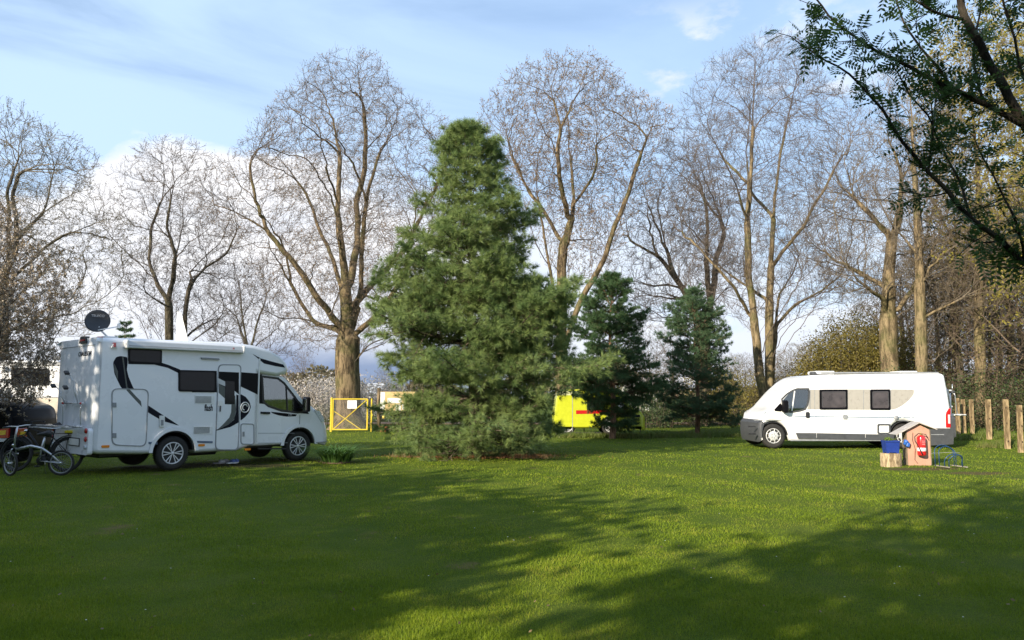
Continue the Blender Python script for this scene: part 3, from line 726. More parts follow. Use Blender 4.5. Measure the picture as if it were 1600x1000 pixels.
# ---------------- bushes ----------------
def bush(name, label, cat, seed, blobs, n, size, lm, stem, loc, group=None, asp=.6, nst=40, power=.45, stem_r=.012, kind=None, twigs=0):
    """blobs: (x,y,z,rx,ry,rz) relative to loc"""
    rs = np.random.RandomState(seed); root = thing(name, loc, label, cat, group)
    if kind: root['kind'] = kind
    vol = np.array([(b[3] * b[4] * b[5]) ** .8 for b in blobs]); pick = rs.choice(len(blobs), n, p=vol / vol.sum()); B = np.array(blobs)[pick]
    d = unit(rs.normal(size=(n, 3))); rho = rs.rand(n, 1) ** power
    lump = 1 + .16 * np.sin(d[:, :1] * 7 + pick[:, None]) * np.sin(d[:, 2:] * 9 + pick[:, None] * 2)
    P = B[:, :3] + d * rho * B[:, 3:] * lump; P = P[P[:, 2] > .02]
    # clump leaves into sprays so gaps open between them
    k = max(8, n // 14); seeds = P[rs.choice(len(P), k)]; idx = rs.randint(0, k, len(P)); mixp = rs.rand(len(P)) < .72
    P[mixp] = seeds[idx[mixp]] + rs.normal(size=(mixp.sum(), 3)) * size * 2.6; P = P[P[:, 2] > .02]
    np_obj('foliage', [(*leaf_quads(P, size * rs.uniform(.6, 1.35, len(P)), rs, asp), 0)], lm, root)
    a = seeds[rs.choice(k, min(nst + twigs, k), replace=False)]; base = np.stack([a[:, 0] * .45, a[:, 1] * .45, np.zeros(len(a))], 1)
    if len(blobs) > 2: base[:, 0] = a[:, 0] + rs.normal(size=len(a)) * .25
    mid = (base + a) / 2 + rs.normal(size=a.shape) * .08; mid[:, 2] = a[:, 2] * .55
    ch = [(*frusta(base, mid, np.full(len(a), stem_r), np.full(len(a), stem_r * .7), k=4), 0), (*frusta(mid, a, np.full(len(a), stem_r * .7), np.full(len(a), stem_r * .35), k=4), 0)]
    t = rs.rand(len(a) * 6); src = np.repeat(np.arange(len(a)), 6); s0 = mid[src] + (a - mid)[src] * t[:, None]; e0 = s0 + rs.normal(size=s0.shape) * [.22, .22, .18] + [0, 0, .1]
    ch.append((*frusta(s0, e0, np.full(len(s0), stem_r * .4), np.full(len(s0), stem_r * .2), k=3), 0))
    np_obj('stems', ch, stem, root)
    return root
def X_at(px, Y): return (px - 800) / 1206. * Y
BLOS = leafmat('blossom', [(.33, .27, .20), (.55, .50, .44), (.70, .64, .60), (.26, .25, .10)], trans=.35, patch=.4, pscale=2)
OLIVE = leafmat('olive_bush_leaf', [(.11, .10, .025), (.18, .155, .035), (.22, .18, .05), (.14, .125, .035)], trans=.35, patch=.5, pscale=.7)
DKG = leafmat('ivy_leaf', [(.018, .040, .012), (.035, .065, .018), (.07, .085, .03), (.09, .07, .04)], trans=.2, patch=.5, pscale=1.2)
BRN = leafmat('dry_leaf', [(.10, .075, .045), (.17, .12, .07), (.09, .09, .035), (.06, .05, .03)], trans=.25, patch=.5, pscale=1.)
DKG2 = leafmat('shrub_leaf', [(.030, .055, .018), (.060, .090, .028), (.10, .12, .04)], trans=.25, patch=.5)
rb = random.Random(8)
def hedge_blobs(w, h, dep, n):
    return [(-w / 2 + w * (i + .5) / n, rb.uniform(-.2, .2) * dep, h * rb.uniform(.40, .52), w / n * .85, dep / 2, h * rb.uniform(.46, .6)) for i in range(n)]
# blossom hedges beyond the gate
for px, Y, w, h, lab in [(470, 49, 3.4, 2.9, 'pink white blossom hedge between the motorhome nose and the oak trunk'), (592, 50, 3.0, 2.9, 'blossoming shrub right of the oak trunk above the yellow gate'), (415, 51, 2.6, 2.6, 'blossoming shrub half hidden by the motorhome cab'), (530, 52, 2.4, 2.9, 'blossoming shrub directly behind the oak trunk')]:
    bush('blossom_bush', lab, 'bush', 41 + px, hedge_blobs(w, h, 2.2, 4), 7500, .12, BLOS, BR, (X_at(px, Y), Y, 0), 'blossom bushes beyond the gate', nst=60)
# rounded olive tree over the van roof and smaller green bushes
bush('olive_green_bush', 'large rounded olive green bush rising above the front half of the van roof', 'bush', 51, [(0, 0, 3.6, 2.0, 2.0, 2.2), (-1.5, .3, 2.6, 1.5, 1.5, 1.8), (1.2, -.2, 3.0, 1.8, 1.8, 2.2), (-2.4, 0, 1.6, 1.2, 1.3, 1.4)], 42000, .09, OLIVE, BR, (X_at(1337, 37.5), 37.5, 0), nst=60, twigs=40)
for px, Y, w, h, m_, lab in [(1150, 43, 3.2, 3.3, OLIVE, 'light green bush left of the multi stemmed tree'), (1112, 47, 3.4, 3.7, OLIVE, 'green bush between the right small pine and the tall tree'), (1230, 58, 5., 4.2, BRN, 'brown shrub behind the windscreen of the van'), (1180, 62, 4.0, 3.4, OLIVE, 'yellow green shrub behind the stems of the tall tree'),
                             (1000, 39.5, 3.0, 2.1, DKG2, 'dark green shrub between the trunks of the two small pines'), (945, 40, 3.4, 2.6, DKG2, 'dark green shrub behind the yellow van'), (1062, 41, 2.4, 1.7, DKG2, 'low dark green shrub just left of the thin open pine'),
                             (1035, 52, 5.0, 4.4, BRN, 'brown shrub in the gap between the two small pines'), (1285, 52, 4.2, 3.2, BRN, 'brown shrub behind the front of the van roof')]:
    bush('green_bush', lab, 'bush', 60 + px, hedge_blobs(w, h, 2., 3), 4200, .10, m_, BR, (X_at(px, Y), Y, 0), 'shrubs beyond the lawn', nst=80)
# ivy and thicket right
bush('ivy_thicket', 'dark ivy grown thicket directly behind the row of wooden posts', 'thicket', 71, [(i * 1.35 - 4.2, rb.uniform(-.3, .3) - .42 * i, 1.0 + rb.uniform(-.2, .3), 1.3, .9, 1.5) for i in range(8)], 22000, .085, DKG, BR, (X_at(1550, 31.5), 31.5, .1), nst=160, twigs=150)
bush('brown_thicket', 'brown twiggy thicket above the ivy, behind the back of the van', 'thicket', 72, [(i * 1.7 - 7, rb.uniform(-.6, .6) + .15 * i, 2.4 + rb.uniform(-.5, .7), 1.7, 1.3, 2.6) for i in range(9)], 26000, .09, BRN, BR, (X_at(1520, 38), 38, .0), nst=500, twigs=500, power=.6)
bush('low_thicket', 'low brown green thicket behind the fire point and the rear of the van', 'thicket', 73, [(i * 1.8 - 7, rb.uniform(-.6, .6), 1.6 + rb.uniform(-.4, .4), 1.7, 1.2, 1.9) for i in range(8)], 16000, .10, leafmat('thicket_leaf', [(.07, .075, .025), (.13, .11, .045), (.10, .075, .04)], trans=.3), BR, (X_at(1420, 42), 42, .0), nst=300, twigs=200, power=.6)
# far green belt of hedgerow: reads as one mass
def far_belt():
    rs = np.random.RandomState(77); n = 60000; x = rs.uniform(-110, 130, n); y = 128 + rs.rand(n) * 10
    top = 4.6 + 1.4 * np.sin(x * .11) + 1.1 * np.sin(x * .37 + 1) + .6 * np.sin(x * 1.1); z = top * rs.rand(n) ** .6
    P = np.stack([x, y, z], 1)
    return np_obj('far_woods', [(*leaf_quads(P, .55 * rs.uniform(.6, 1.4, n), rs, .7), 0)], leafmat('far_wood', [(.09, .08, .045), (.13, .11, .06), (.10, .11, .045)], trans=.2, pscale=.15))
tag(far_belt(), 'low brown green woods far away along the horizon', 'woods', kind='stuff')
# ---------------- pines ----------------
def pine(name, label, seed, base, H, prof, nm, bk, whorl=.42, nb=6, tuft_step=.075, nn=16, nl=.11, nw=.0045, sparse=0., up=.35, trunk_r=.14, low=.02, group=None, gap=0., lean=0., rag=.72):
    """prof: (height fraction, radius left, radius right) rows; branches in whorls, each with side shoots carrying needles"""
    rs = np.random.RandomState(seed); root = thing(name, base, label, 'tree', group)
    hf = [p[0] for p in prof]; rl = [p[1] for p in prof]; rr_ = [p[2] for p in prof]
    nseg = 24; zz = np.linspace(-.1, H, nseg); tp = np.stack([.05 * np.sin(zz * 1.3) + lean * (zz / H) ** 2, .05 * np.cos(zz * 1.1), zz], 1)
    rad = trunk_r * (1 - zz / H * .93)
    ch = [(*frusta(tp[:-1], tp[1:], rad[:-1], rad[1:], k=9), 0)]
    bp, bq, br, bs = [], [], [], []       # wood
    tc, td, tl = [], [], []               # tufts
    z = H * low + .1
    def shoot(P, d, L, r, lvl):
        n = max(2, int(L / .19)); st = L / n; p = P.copy(); d = d.copy()
        for i in range(n):
            t = (i + 1) / n
            d = unit(d + rs.normal(size=3) * .07 + np.array([0, 0, (.05 if lvl == 0 else .035) * (1 if t > .4 else -.2)]))
            q = p + d * st; r2 = max(.0025, r * (1 - t * .8)); bp.append(p); bq.append(q); br.append(max(.003, r * (1 - (t - 1 / n) * .8))); bs.append(r2)
            if lvl < 2 and t > (.14 if lvl == 0 else .15):
                side = unit(np.cross(d, np.array([0, 0, 1.])))
                for sg in (-1, 1):
                    if rs.rand() < sparse: continue
                    L2 = (L * (1 - t) * (.62 if lvl == 0 else .7) + .16) * rs.uniform(.6, 1.25)
                    if lvl == 1: L2 = min(L2, .4)
                    if L2 > .1: shoot(q, unit(d * .75 + side * sg * rs.uniform(.6, 1) + np.array([0, 0, rs.normal() * .28])), L2, r2 * .6, lvl + 1)
            # needles on outer reaches
            if t > (.55 if lvl == 0 else .3 if lvl == 1 else 0):
                k = max(1, int(st / tuft_step))
                for j in range(k): tc.append(p + (q - p) * (j + rs.rand()) / k); td.append(d); tl.append(1.)
            p = q
        for j in range(2): tc.append(p); td.append(unit(d + rs.normal(size=3) * .3)); tl.append(1.15)
    while z < H - .05:
        t = z / H; k = max(4, int(nb * rs.uniform(.8, 1.2))); a0 = rs.uniform(0, 6.28)
        for i in range(k):
            a = a0 + 6.283 * i / k + rs.normal() * .18
            if rs.rand() < gap: continue
            Rl, Rr = np.interp(t, hf, rl), np.interp(t, hf, rr_); c = math.cos(a)
            R = (Rl * (1 - c) / 2 + Rr * (1 + c) / 2) * rs.uniform(rag, 1.12)
            el = (-.12 + up * t + .75 * max(0, t - .75) / .25) + rs.normal() * .08
            R = min(R, (H - z) * .8 / max(.2, math.tan(max(el, .05))) + .05)
            d = np.array([math.cos(a) * math.cos(el), math.sin(a) * math.cos(el), math.sin(el)])
            x0 = np.interp(z, zz, tp[:, 0]); y0 = np.interp(z, zz, tp[:, 1])
            shoot(np.array([x0, y0, z]), d, max(.18, R / max(.5, math.cos(el))), .012 + R * .011, 0)
        z += whorl * rs.uniform(.6, 1.1) * (1 - .35 * t)
    tc.append(tp[-1]); td.append(np.array([0, 0, 1.])); tl.append(1.3)
    bp, bq = np.array(bp), np.array(bq)
    ch.append((*frusta(bp, bq, np.array(br), np.array(bs), k=4), 0))
    np_obj('trunk', ch, bk, root, True)
    T, Dd, Ls = np.array(tc), np.array(td), np.array(tl); m = len(T)
    P = np.repeat(T, nn, 0); D2 = np.repeat(Dd, nn, 0); LL = np.repeat(Ls, nn) * nl * rs.uniform(.7, 1.2, m * nn)
    side = unit(np.cross(D2, rs.normal(size=D2.shape))); spread = rs.uniform(.35, 1.15, (m * nn, 1))
    nd = unit(D2 * .8 + side * spread + np.array([0, 0, .05])); w = unit(np.cross(nd, rs.normal(size=nd.shape))) * nw * .5
    V = np.empty((m * nn, 3, 3)); V[:, 0] = P - w; V[:, 1] = P + w; V[:, 2] = P + nd * LL[:, None]
    np_obj('crown', [(V.reshape(-1, 3), np.arange(m * nn * 3).reshape(-1, 3), 0)], nm, root)
    print('pine', name, 'tufts', m, 'needles', m * nn)
    return root
PB = bark('pine_bark', (.07, .055, .042), (.17, .13, .095), .1)
PN = leafmat('soft_needles', [(.080, .138, .048), (.145, .215, .068), (.235, .295, .09), (.125, .21, .105)], trans=.25, patch=.6, pscale=.9)
PN2 = leafmat('dark_needles', [(.036, .080, .032), (.066, .125, .046), (.10, .155, .062)], trans=.2, patch=.6, pscale=1.2)
PN3 = leafmat('bluish_needles', [(.042, .095, .044), (.078, .138, .066), (.12, .18, .08)], trans=.22, patch=.6, pscale=1.2)
b0 = gp(738, 711)
sc_ = b0.y / 1200
pH = (at(728, 210, b0.y)).z
def prow(py, l, r, cx=735): k = .80 + .26 * max(0, min(1, (py - 320) / 220)); return ((at(cx, py, b0.y)).z / pH, (cx - l) * sc_ * k, (r - cx) * sc_ * k)
pine('pine_tree', 'large bushy green pine with long soft needles standing in the middle of the lawn', 3, b0, pH,
     sorted([prow(708, 655, 815), prow(685, 620, 872), prow(640, 600, 925), prow(600, 575, 945), prow(560, 562, 940), prow(520, 582, 915), prow(480, 590, 890), prow(440, 590, 888), prow(400, 614, 860), prow(350, 638, 836), prow(300, 656, 808), prow(270, 672, 790), prow(240, 692, 770), prow(222, 712, 750), prow(206, 729, 738)]),
     PN, PB, nb=7, whorl=.43, low=-.01, trunk_r=.16, lean=-.12, tuft_step=.15, nn=18, nl=.16, nw=.009, up=.6, gap=.07, sparse=.31, rag=.48)
b1 = gp(957, 684)
pine('pine_tree', 'dark green medium pine in front of the yellow van', 6, b1, at(957, 438, b1.y).z,
     [(0, .4, .6), (.10, .7, 1.0), (.2, 1.2, 1.7), (.32, 2.3, 2.3), (.5, 1.9, 1.9), (.7, 1.2, 1.25), (.85, .7, .6), (1, .1, .1)], PN2, bark('red_pine_bark', (.12, .07, .045), (.26, .16, .10)),
     nb=7, whorl=.44, nn=20, nl=.12, nw=.009, low=.07, trunk_r=.13, sparse=.20, gap=.12, rag=.35, up=.7)
b2 = gp(1090, 676)
pine('pine_tree', 'thin open crowned pine right of the dark one, with a bare reddish lower trunk', 8, b2, at(1085, 456, b2.y).z,
     [(0, .9, .9), (.12, 2.4, 2.2), (.3, 2.4, 2.3), (.5, 1.9, 2.0), (.7, 1.35, 1.4), (.85, .8, .8), (1, .1, .1)], PN3, bark('red_pine_bark', (.12, .07, .045), (.26, .16, .10)),
     nb=6, whorl=.48, nn=20, nl=.12, nw=.010, low=.10, trunk_r=.11, sparse=.28, gap=.22, rag=.3, up=.8)
# distant conifers left of the dish
b3 = Vector((X_at(258 - 24, 70), 70, 0))
pine('spruce_tree', 'small distant conifer peeking over the motorhome roof next to the satellite dish', 9, (X_at(190, 66), 66, 0), at(190, 500, 66).z,
     [(0, 1, 1), (.2, 1.7, 1.7), (.6, 1., 1.), (1, .1, .1)], PN2, PB, nb=5, whorl=.9, nn=8, nl=.2, nw=.03, sparse=.3)
# ---------------- vehicle helpers ----------------
def fillet(poly, r, k=4, only=None):
    out = []; n = len(poly)
    for i in range(n):
        p = Vector(poly[i]); a = Vector(poly[i - 1]) - p; b = Vector(poly[(i + 1) % n]) - p
        rr_ = r[i] if isinstance(r, (list, tuple)) else r
        la, lb = a.length, b.length
        if rr_ <= 0 or la < 1e-6 or lb < 1e-6: out.append(tuple(p)); continue
        t = min(rr_, la * .45, lb * .45); A = p + a / la * t; B = p + b / lb * t
        for j in range(k + 1):
            s = j / k; out.append(tuple(A * (1 - s) ** 2 + p * 2 * s * (1 - s) + B * s * s))
    return out
def arc(cu, cz, R, a0, a1, k=14): return [(cu + R * math.cos(math.radians(a0 + (a1 - a0) * i / k)), cz + R * math.sin(math.radians(a0 + (a1 - a0) * i / k))) for i in range(k + 1)]
def ccw(P):
    return P if sum(P[i][0] * P[(i + 1) % len(P)][1] - P[(i + 1) % len(P)][0] * P[i][1] for i in range(len(P))) > 0 else P[::-1]
def inset(P, d):
    out = []; n = len(P)
    for i in range(n):
        p = Vector(P[i]); a = (p - Vector(P[i - 1])); b = (Vector(P[(i + 1) % n]) - p)
        if a.length < 1e-7: a = b
        if b.length < 1e-7: b = a
        a.normalize(); b.normalize(); na, nb = Vector((-a.y, a.x)), Vector((-b.y, b.x)); m = na + nb
        m = m / max(m.length_squared / 2, .6) if m.length > 1e-6 else na
        out.append(tuple(p + m * d))
    return out
def loft(name, prof, Wd, st, mats, parent, bulge=None, holes=(), y0=0., sharp=32):
    """side outline carried across the width, rounded towards both flanks; holes become tunnels lined with material 1"""
    prof = ccw(prof); n = len(prof); S_ = [(y, i) for y, i in st] + [(Wd - y, i) for y, i in reversed(st)]
    mids = [Wd * q for q in (.25, .5, .75)]; h = len(st); S_ = S_[:h] + [(y, st[-1][1]) for y in mids] + S_[h:]
    mb = MB()
    rings = []
    for y, i in S_:
        P = inset(prof, i); t = 1 - (2 * y / Wd - 1) ** 2
        rings.append([(p[0] + (bulge(p[0], p[1], t) if bulge else 0), y0 + y, p[1]) for p in P])
    vs = [q for r in rings for q in r]; fs = []
    for a in range(len(rings) - 1):
        for j in range(n):
            j2 = (j + 1) % n; fs.append((a * n + j, a * n + j2, (a + 1) * n + j2, (a + 1) * n + j))
    mb.add(vs, fs, True)
    holes = [ccw(list(H))[::-1] for H in holes]
    for end in (0, -1):
        R = rings[end]; y = R[0][1]; L = [[Vector((q[0], q[2], 0)) for q in R]] + [[Vector((q[0], q[1], 0)) for q in H] for H in holes]
        flat = [q for l in L for q in l]; tri = tessellate_polygon(L); f2 = []
        for t in tri:
            A, B, D = (flat[i] for i in t); c = (B.x - A.x) * (D.y - A.y) - (B.y - A.y) * (D.x - A.x) > 0
            f2.append(tuple(t) if c == (end == 0) else tuple(t)[::-1])
        mb.add([(q.x, y, q.y) for q in flat], f2, True)
    mb.cur = 1
    for H in holes:
        m = len(H); ya, yb = rings[0][0][1], rings[-1][0][1]
        mb.add([(q[0], ya, q[1]) for q in H] + [(q[0], yb, q[1]) for q in H], [(i, (i + 1) % m, (i + 1) % m + m, i + m) for i in range(m)])
    o = mb.build(name, mats, parent); me = o.data
    import bmesh
    bm = bmesh.new(); bm.from_mesh(me); bmesh.ops.remove_doubles(bm, verts=bm.verts, dist=1e-5); bm.to_mesh(me); bm.free()
    me.set_sharp_from_angle(angle=math.radians(sharp))
    return o
RY = Matrix.Rotation(math.pi / 2, 4, 'X')   # lathe axis z -> -y
def wheel(parent, cu, cy, r, wd, rim, tyre, style='spoke', n=8, outer=-1, name='wheel', spoke=None, rr=.66):
    """axle along y; outer: side that carries the visible rim face"""
    M = Matrix.Translation((cu, cy, r)) @ Matrix.Rotation(math.pi / 2 * (1 if outer < 0 else -1), 4, 'X')
    h = wd / 2; ri = r * rr
    t = MB().lathe([(ri, -h * .9), (r * .88, -h), (r * .97, -h * .8), (r, -h * .5), (r, h * .5), (r * .97, h * .8), (r * .88, h), (ri + .008, h * .92), (ri - .004, h * .8)], 36, M)
    for q in range(60):   # tread blocks
        a = q * 2 * math.pi / 60; p = M @ Vector((math.cos(a) * r, math.sin(a) * r, 0)); c = M @ Vector((0, 0, 0)); d = (p - c).normalized()
        ax = (M.to_3x3() @ Vector((0, 0, 1))); mrot = Matrix((d.cross(ax), ax, d)).transposed()
        t.box(p + d * .002, (.016, wd * .8, .010), mrot)
    w = t.build(name, tyre, parent)
    b = MB(); b.cur = 1
    b.lathe([(0, h * .1), (ri - .004, h * .1), (ri - .002, h * .3)], 28, M)          # dark back
    b.cur = 0
    b.lathe([(ri - .002, h * .2), (ri, h * .85), (ri - .012, h * .95), (ri - .026, h * .82), (ri - .03, h * .2)], 36, M)
    if style == 'spoke':
        b.lathe([(0, h * .86), (r * .085, h * .84), (r * .13, h * .72), (r * .14, h * .3)], 16, M)
        for i in range(n):
            for off in (-.11, .11):
                a = 2 * math.pi * i / n + off; a1 = 2 * math.pi * i / n + off * 1.6
                A = M @ Vector((r * .10 * math.cos(a), r * .10 * math.sin(a), h * .66)); B = M @ Vector(((ri - .02) * math.cos(a1), (ri - .02) * math.sin(a1), h * .74))
                b.bar(A, B, r * .085, r * .06, bev=.005)
    else:   # moulded trim with small openings round the edge
        b.lathe([(0, h * 1.02), (r * .12, h * 1.0), (r * .3, h * .98), (r * .40, h * .93), (r * .41, h * .5)], 28, M)
        for i in range(n):
            a = 2 * math.pi * i / n; A = M @ Vector((r * .36 * math.cos(a), r * .36 * math.sin(a), h * .88)); B = M @ Vector(((ri - .01) * math.cos(a), (ri - .01) * math.sin(a), h * .86)); b.bar(A, B, r * .15, r * .05, bev=.008)
        for i in range(5):
            a = 2 * math.pi * i / 5; p = M @ Vector((r * .17 * math.cos(a), r * .17 * math.sin(a), h * 1.0)); b.cur = 1; b.lathe([(0, 0), (.012, 0), (.012, .008), (0, .009)], 8, Matrix.Translation(p) @ M.to_3x3().to_4x4()); b.cur = 0
    b.build('rim', [rim, DARKP], w)
    return w
def text_obj(name, txt, size, M, m, parent, ext=.002, wdt=None, bold=0., shear=0.):
    cu = bpy.data.curves.new(name, 'FONT'); cu.body = txt; cu.size = size; cu.extrude = ext; cu.offset = bold; cu.align_x = 'CENTER'; cu.align_y = 'CENTER'; cu.shear = shear
    o = bpy.data.objects.new(name, cu); C.objects.link(o); bpy.context.view_layer.update()
    me = bpy.data.meshes.new_from_object(o.evaluated_get(bpy.context.evaluated_depsgraph_get())); bpy.data.objects.remove(o)
    if wdt: 
        xs_ = [v.co.x for v in me.vertices]; s = wdt / (max(xs_) - min(xs_)); me.transform(Matrix.Diagonal((s, 1, 1, 1)))
    me.transform(M); me.materials.clear(); me.materials.append(m)
    return link(bpy.data.objects.new(name, me), parent)
SIDE = lambda u, y, z: Matrix.Translation((u, y, z)) @ Matrix.Rotation(math.pi / 2, 4, 'X')          # readable from -y
REAR = lambda x, y, z: Matrix.Translation((x, y, z)) @ Matrix.Rotation(-math.pi / 2, 4, 'Z') @ Matrix.Rotation(math.pi / 2, 4, 'X')   # readable from -x
WHITE = mat('white_body_paint', (.76, .77, .79), .28, var=.012, scale=1.2, coat=.5, dirt=((.40, .38, .33), .3, .75, .2))
WHITEV = mat('white_van_paint', (.80, .80, .79), .25, var=.03, scale=2, coat=.6, dirt=((.45, .41, .34), .3, .85, .5))
SILV = mat('champagne_panel', (.36, .335, .295), .3, var=.05, coat=.4)
GREYP = mat('grey_plastic', (.055, .058, .063), .6, var=.12, bump=.2, bscale=200)
DARKP = mat('black_plastic', (.018, .018, .02), .5, var=.3)
BLK = mat('gloss_black', (.005, .005, .007), .35, var=.1, spec=.12)
NAVY = mat('navy_decal', (.006, .007, .014), .4, var=.15, spec=.12)
OLV = mat('olive_grey_decal', (.10, .108, .10), .4, var=.1, spec=.3)
LGREY = mat('light_grey_decal', (.50, .51, .52), .3, var=.05, coat=.3)
TYRE = mat('tyre_rubber', (.022, .021, .020), .85, var=.3, scale=20, dirt=((.09, .075, .05), .0, .5, .5))
ALLOY = mat('alloy_rim', (.68, .68, .69), .32, .3, var=.05)
HUBC = mat('painted_hubcap', (.62, .62, .61), .4, .3, var=.06)
CHROME = mat('chrome', (.75, .76, .78), .12, 1., var=.04)
TUBE = mat('silver_tube', (.60, .61, .62), .3, .8, var=.05)
WPL = mat('white_plastic', (.72, .72, .70), .45, var=.06)
REDL = mat('red_lens', (.45, .012, .015), .12, var=.15, coat=.8)
ORL = mat('orange_lens', (.75, .22, .02), .15, var=.1, coat=.8)
YEL = mat('yellow_lens', (.8, .5, .03), .15, var=.1, coat=.8)
CLR = mat('clear_lens', (.55, .58, .60), .08, var=.25, scale=30, coat=1.)
GLASS = glassmat('cab_glass'); DGL = mat('smoked_window', (.010, .011, .014), .06, var=.2, spec=.22)
SCREEN = mat('screen_behind_glass', (.060, .050, .052), .3, var=.35, scale=3, coat=.5, spec=.5)
SEAT = mat('seat_cloth', (.36, .36, .34), .9, var=.15, bump=.3); SEATD = mat('dark_seat_cloth', (.06, .06, .07), .9, var=.2)
LIN = mat('cab_lining', (.05, .05, .055), .9)
SEAM = mat('seam_line', (.25, .26, .27), .7); BLUE = mat('blue_stripe', (.02, .09, .19), .4)
BLUESL = mat('slate_blue_strip', (.09, .13, .19), .45)
SEAMG = mat('grey_trim', (.25, .26, .27), .5)

# ---------------- the near motorhome ----------------
MO = Vector((-8.28, 15.34, 0)); MA = math.atan2(.75, .66); MD = Vector((.66, .75, 0)).normalized(); ML = Vector((-MD.y, MD.x, 0)); MW = 2.15
def mh(px, py, y=0.):
    r = ray(px, py); N = ML; o = MO + ML * y - Vector((0, 0, CAMH)); t = o.dot(N) / r.dot(N); P = r * t
    P = P + Vector((0, 0, CAMH)) - MO; return (P.dot(MD), P.z)
def mr(px, py):
    r = ray(px, py); o = MO - Vector((0, 0, CAMH)); t = o.dot(MD) / r.dot(MD); P = r * t + Vector((0, 0, CAMH)) - MO
    return (P.dot(ML), P.z)
Z1 = lambda L: [mh(80 + x * .28, 470 + y * .28) for x, y in L]
Z2 = lambda L: [mh(300 + x * .25, 500 + y * .25) for x, y in L]
R1 = lambda L: [mr(80 + x * .28, 470 + y * .28) for x, y in L]
mo = thing('motorhome', MO, 'white motorhome with black swoosh graphics, rolled awning and bicycle carrier, parked at the left', 'motorhome', None, MA)
ur = mh(272, 700)[0]; uf = mh(471, 697)[0]; WR = .355
uj = mh(403, 640)[0]; zt = mh(200, 527)[1]; zsk = mh(330, 708)[1]
roof = [mh(155, 527), mh(200, 528), mh(300, 532), mh(360, 534), mh(398, 539), mh(422, 546), mh(438, 556), mh(447, 567), mh(450, 577), mh(447, 584), mh(432, 588)]
bott = [(0.0, .42), (ur - .62, .36)] + arc(ur, .37, .46, 180, 0) + [(ur + .50, .33), (uj - .45, .33), (uj - .05, .44), (uj, .5), (uj, mh(403, 583)[1]), (uj + .12, mh(403, 583)[1] - .02)]
prof = bott + [p for p in roof[::-1]] + [(0, zt - .02)]
nb_ = len(prof); rads = [0.] * nb_; rads[0] = .12; rads[1] = .03; rads[-1] = .22; rads[-2] = .1
prof = fillet(prof, rads)
zl = mh(447, 577)[1]
loft('body', prof, MW, [(0, .085), (.012, .05), (.04, .025), (.085, .008), (.14, 0)], [WHITE, LIN], mo, bulge=lambda u, z, t: (.28 * (t ** .7) * max(0, min(1, (u - uj) / 1.0)) if z > 1.8 else 0))
# cab: bonnet, doors, windscreen
CY = .09; CW = MW - 2 * CY
cu_ = lambda px, py: mh(px, py, CY)
win = [cu_(411, 590), cu_(434, 593), cu_(443, 600), cu_(460, 622), cu_(474, 642), cu_(465, 643), cu_(440, 640), cu_(420, 633), cu_(413, 627)]
cp_ = [(uj - .12, .40), (uf - .52, .40)] + arc(uf, .37, .44, 175, 5) + [(uf + .56, .38), cu_(510, 697), cu_(513, 684), cu_(511, 668), cu_(507, 655), cu_(500, 645), cu_(488, 634), cu_(477, 627), cu_(461, 606), cu_(445, 587), (uj - .12, cu_(425, 583)[1])]
cp2 = fillet(cp_, [0, 0] + [0] * 15 + [.03, .06, .05, .05, .05, .05, .1, .08, .1, .1, 0])
loft('cab', cp2, CW, [(0, .06), (.02, .025), (.06, .008), (.12, 0)], [WHITE, LIN], mo, bulge=lambda u, z, t: .30 * (t ** .6 - .25) * max(0, min(1, (u - uf) / .6)), holes=[win], y0=CY)
def panel(name, poly, m, parent, y=0., proud=.004, depth=.012, holes=()):
    return MB().prism(poly, y - proud, y + depth, 'xz', holes).build(name, m, parent)
g_ = panel('side_window', inset(ccw(win), -.012), GLASS, mo, CY, -.006, .004); g_['label'] = 'clear cab door window'
panel('window_frame', inset(ccw(win), -.05), DARKP, mo, CY, .006, .003, [ccw(win)])
MB().prism(inset(ccw(win), -.012), CY + CW - .01, CY + CW - .004).build('side_window', GLASS, mo)
MB().bar((*[(cu_(447, 603)[0]), CY + .0], cu_(447, 603)[1]), (cu_(449, 641)[0], CY + .0, cu_(449, 641)[1]), .02, .03).build('window_divider', DARKP, mo)
# seats, wheel and dashboard seen through the door window
s_ = MB()
for yy in (CY + .35, CY + CW - .55):
    s_ = MB(); s_.box((uj + .42, yy, 1.38), (.16, .48, .7), Matrix.Rotation(.12, 3, 'Y'), .05); s_.box((uj + .36, yy, 1.86), (.12, .26, .22), None, .04); s_.build('seat', SEATD, mo)
sw = MB(); c0 = Vector((uf - .38, CY + .45, 1.46)); ang = Matrix.Rotation(math.radians(-62), 3, 'Y')
sw.tube([c0 + ang @ Vector((.19 * math.cos(t * .3927), .19 * math.sin(t * .3927), 0)) for t in range(16)], .014, 6, closed=True)
for t in (0, 2.1, 4.2): sw.bar(c0, c0 + ang @ Vector((.19 * math.cos(t), .19 * math.sin(t), 0)), .03, .015)
sw.build('steering_wheel', DARKP, mo)
MB().box((uf - .05, MW / 2, 1.28), (.4, CW - .2, .16), None, .04).build('dashboard', DARKP, mo)
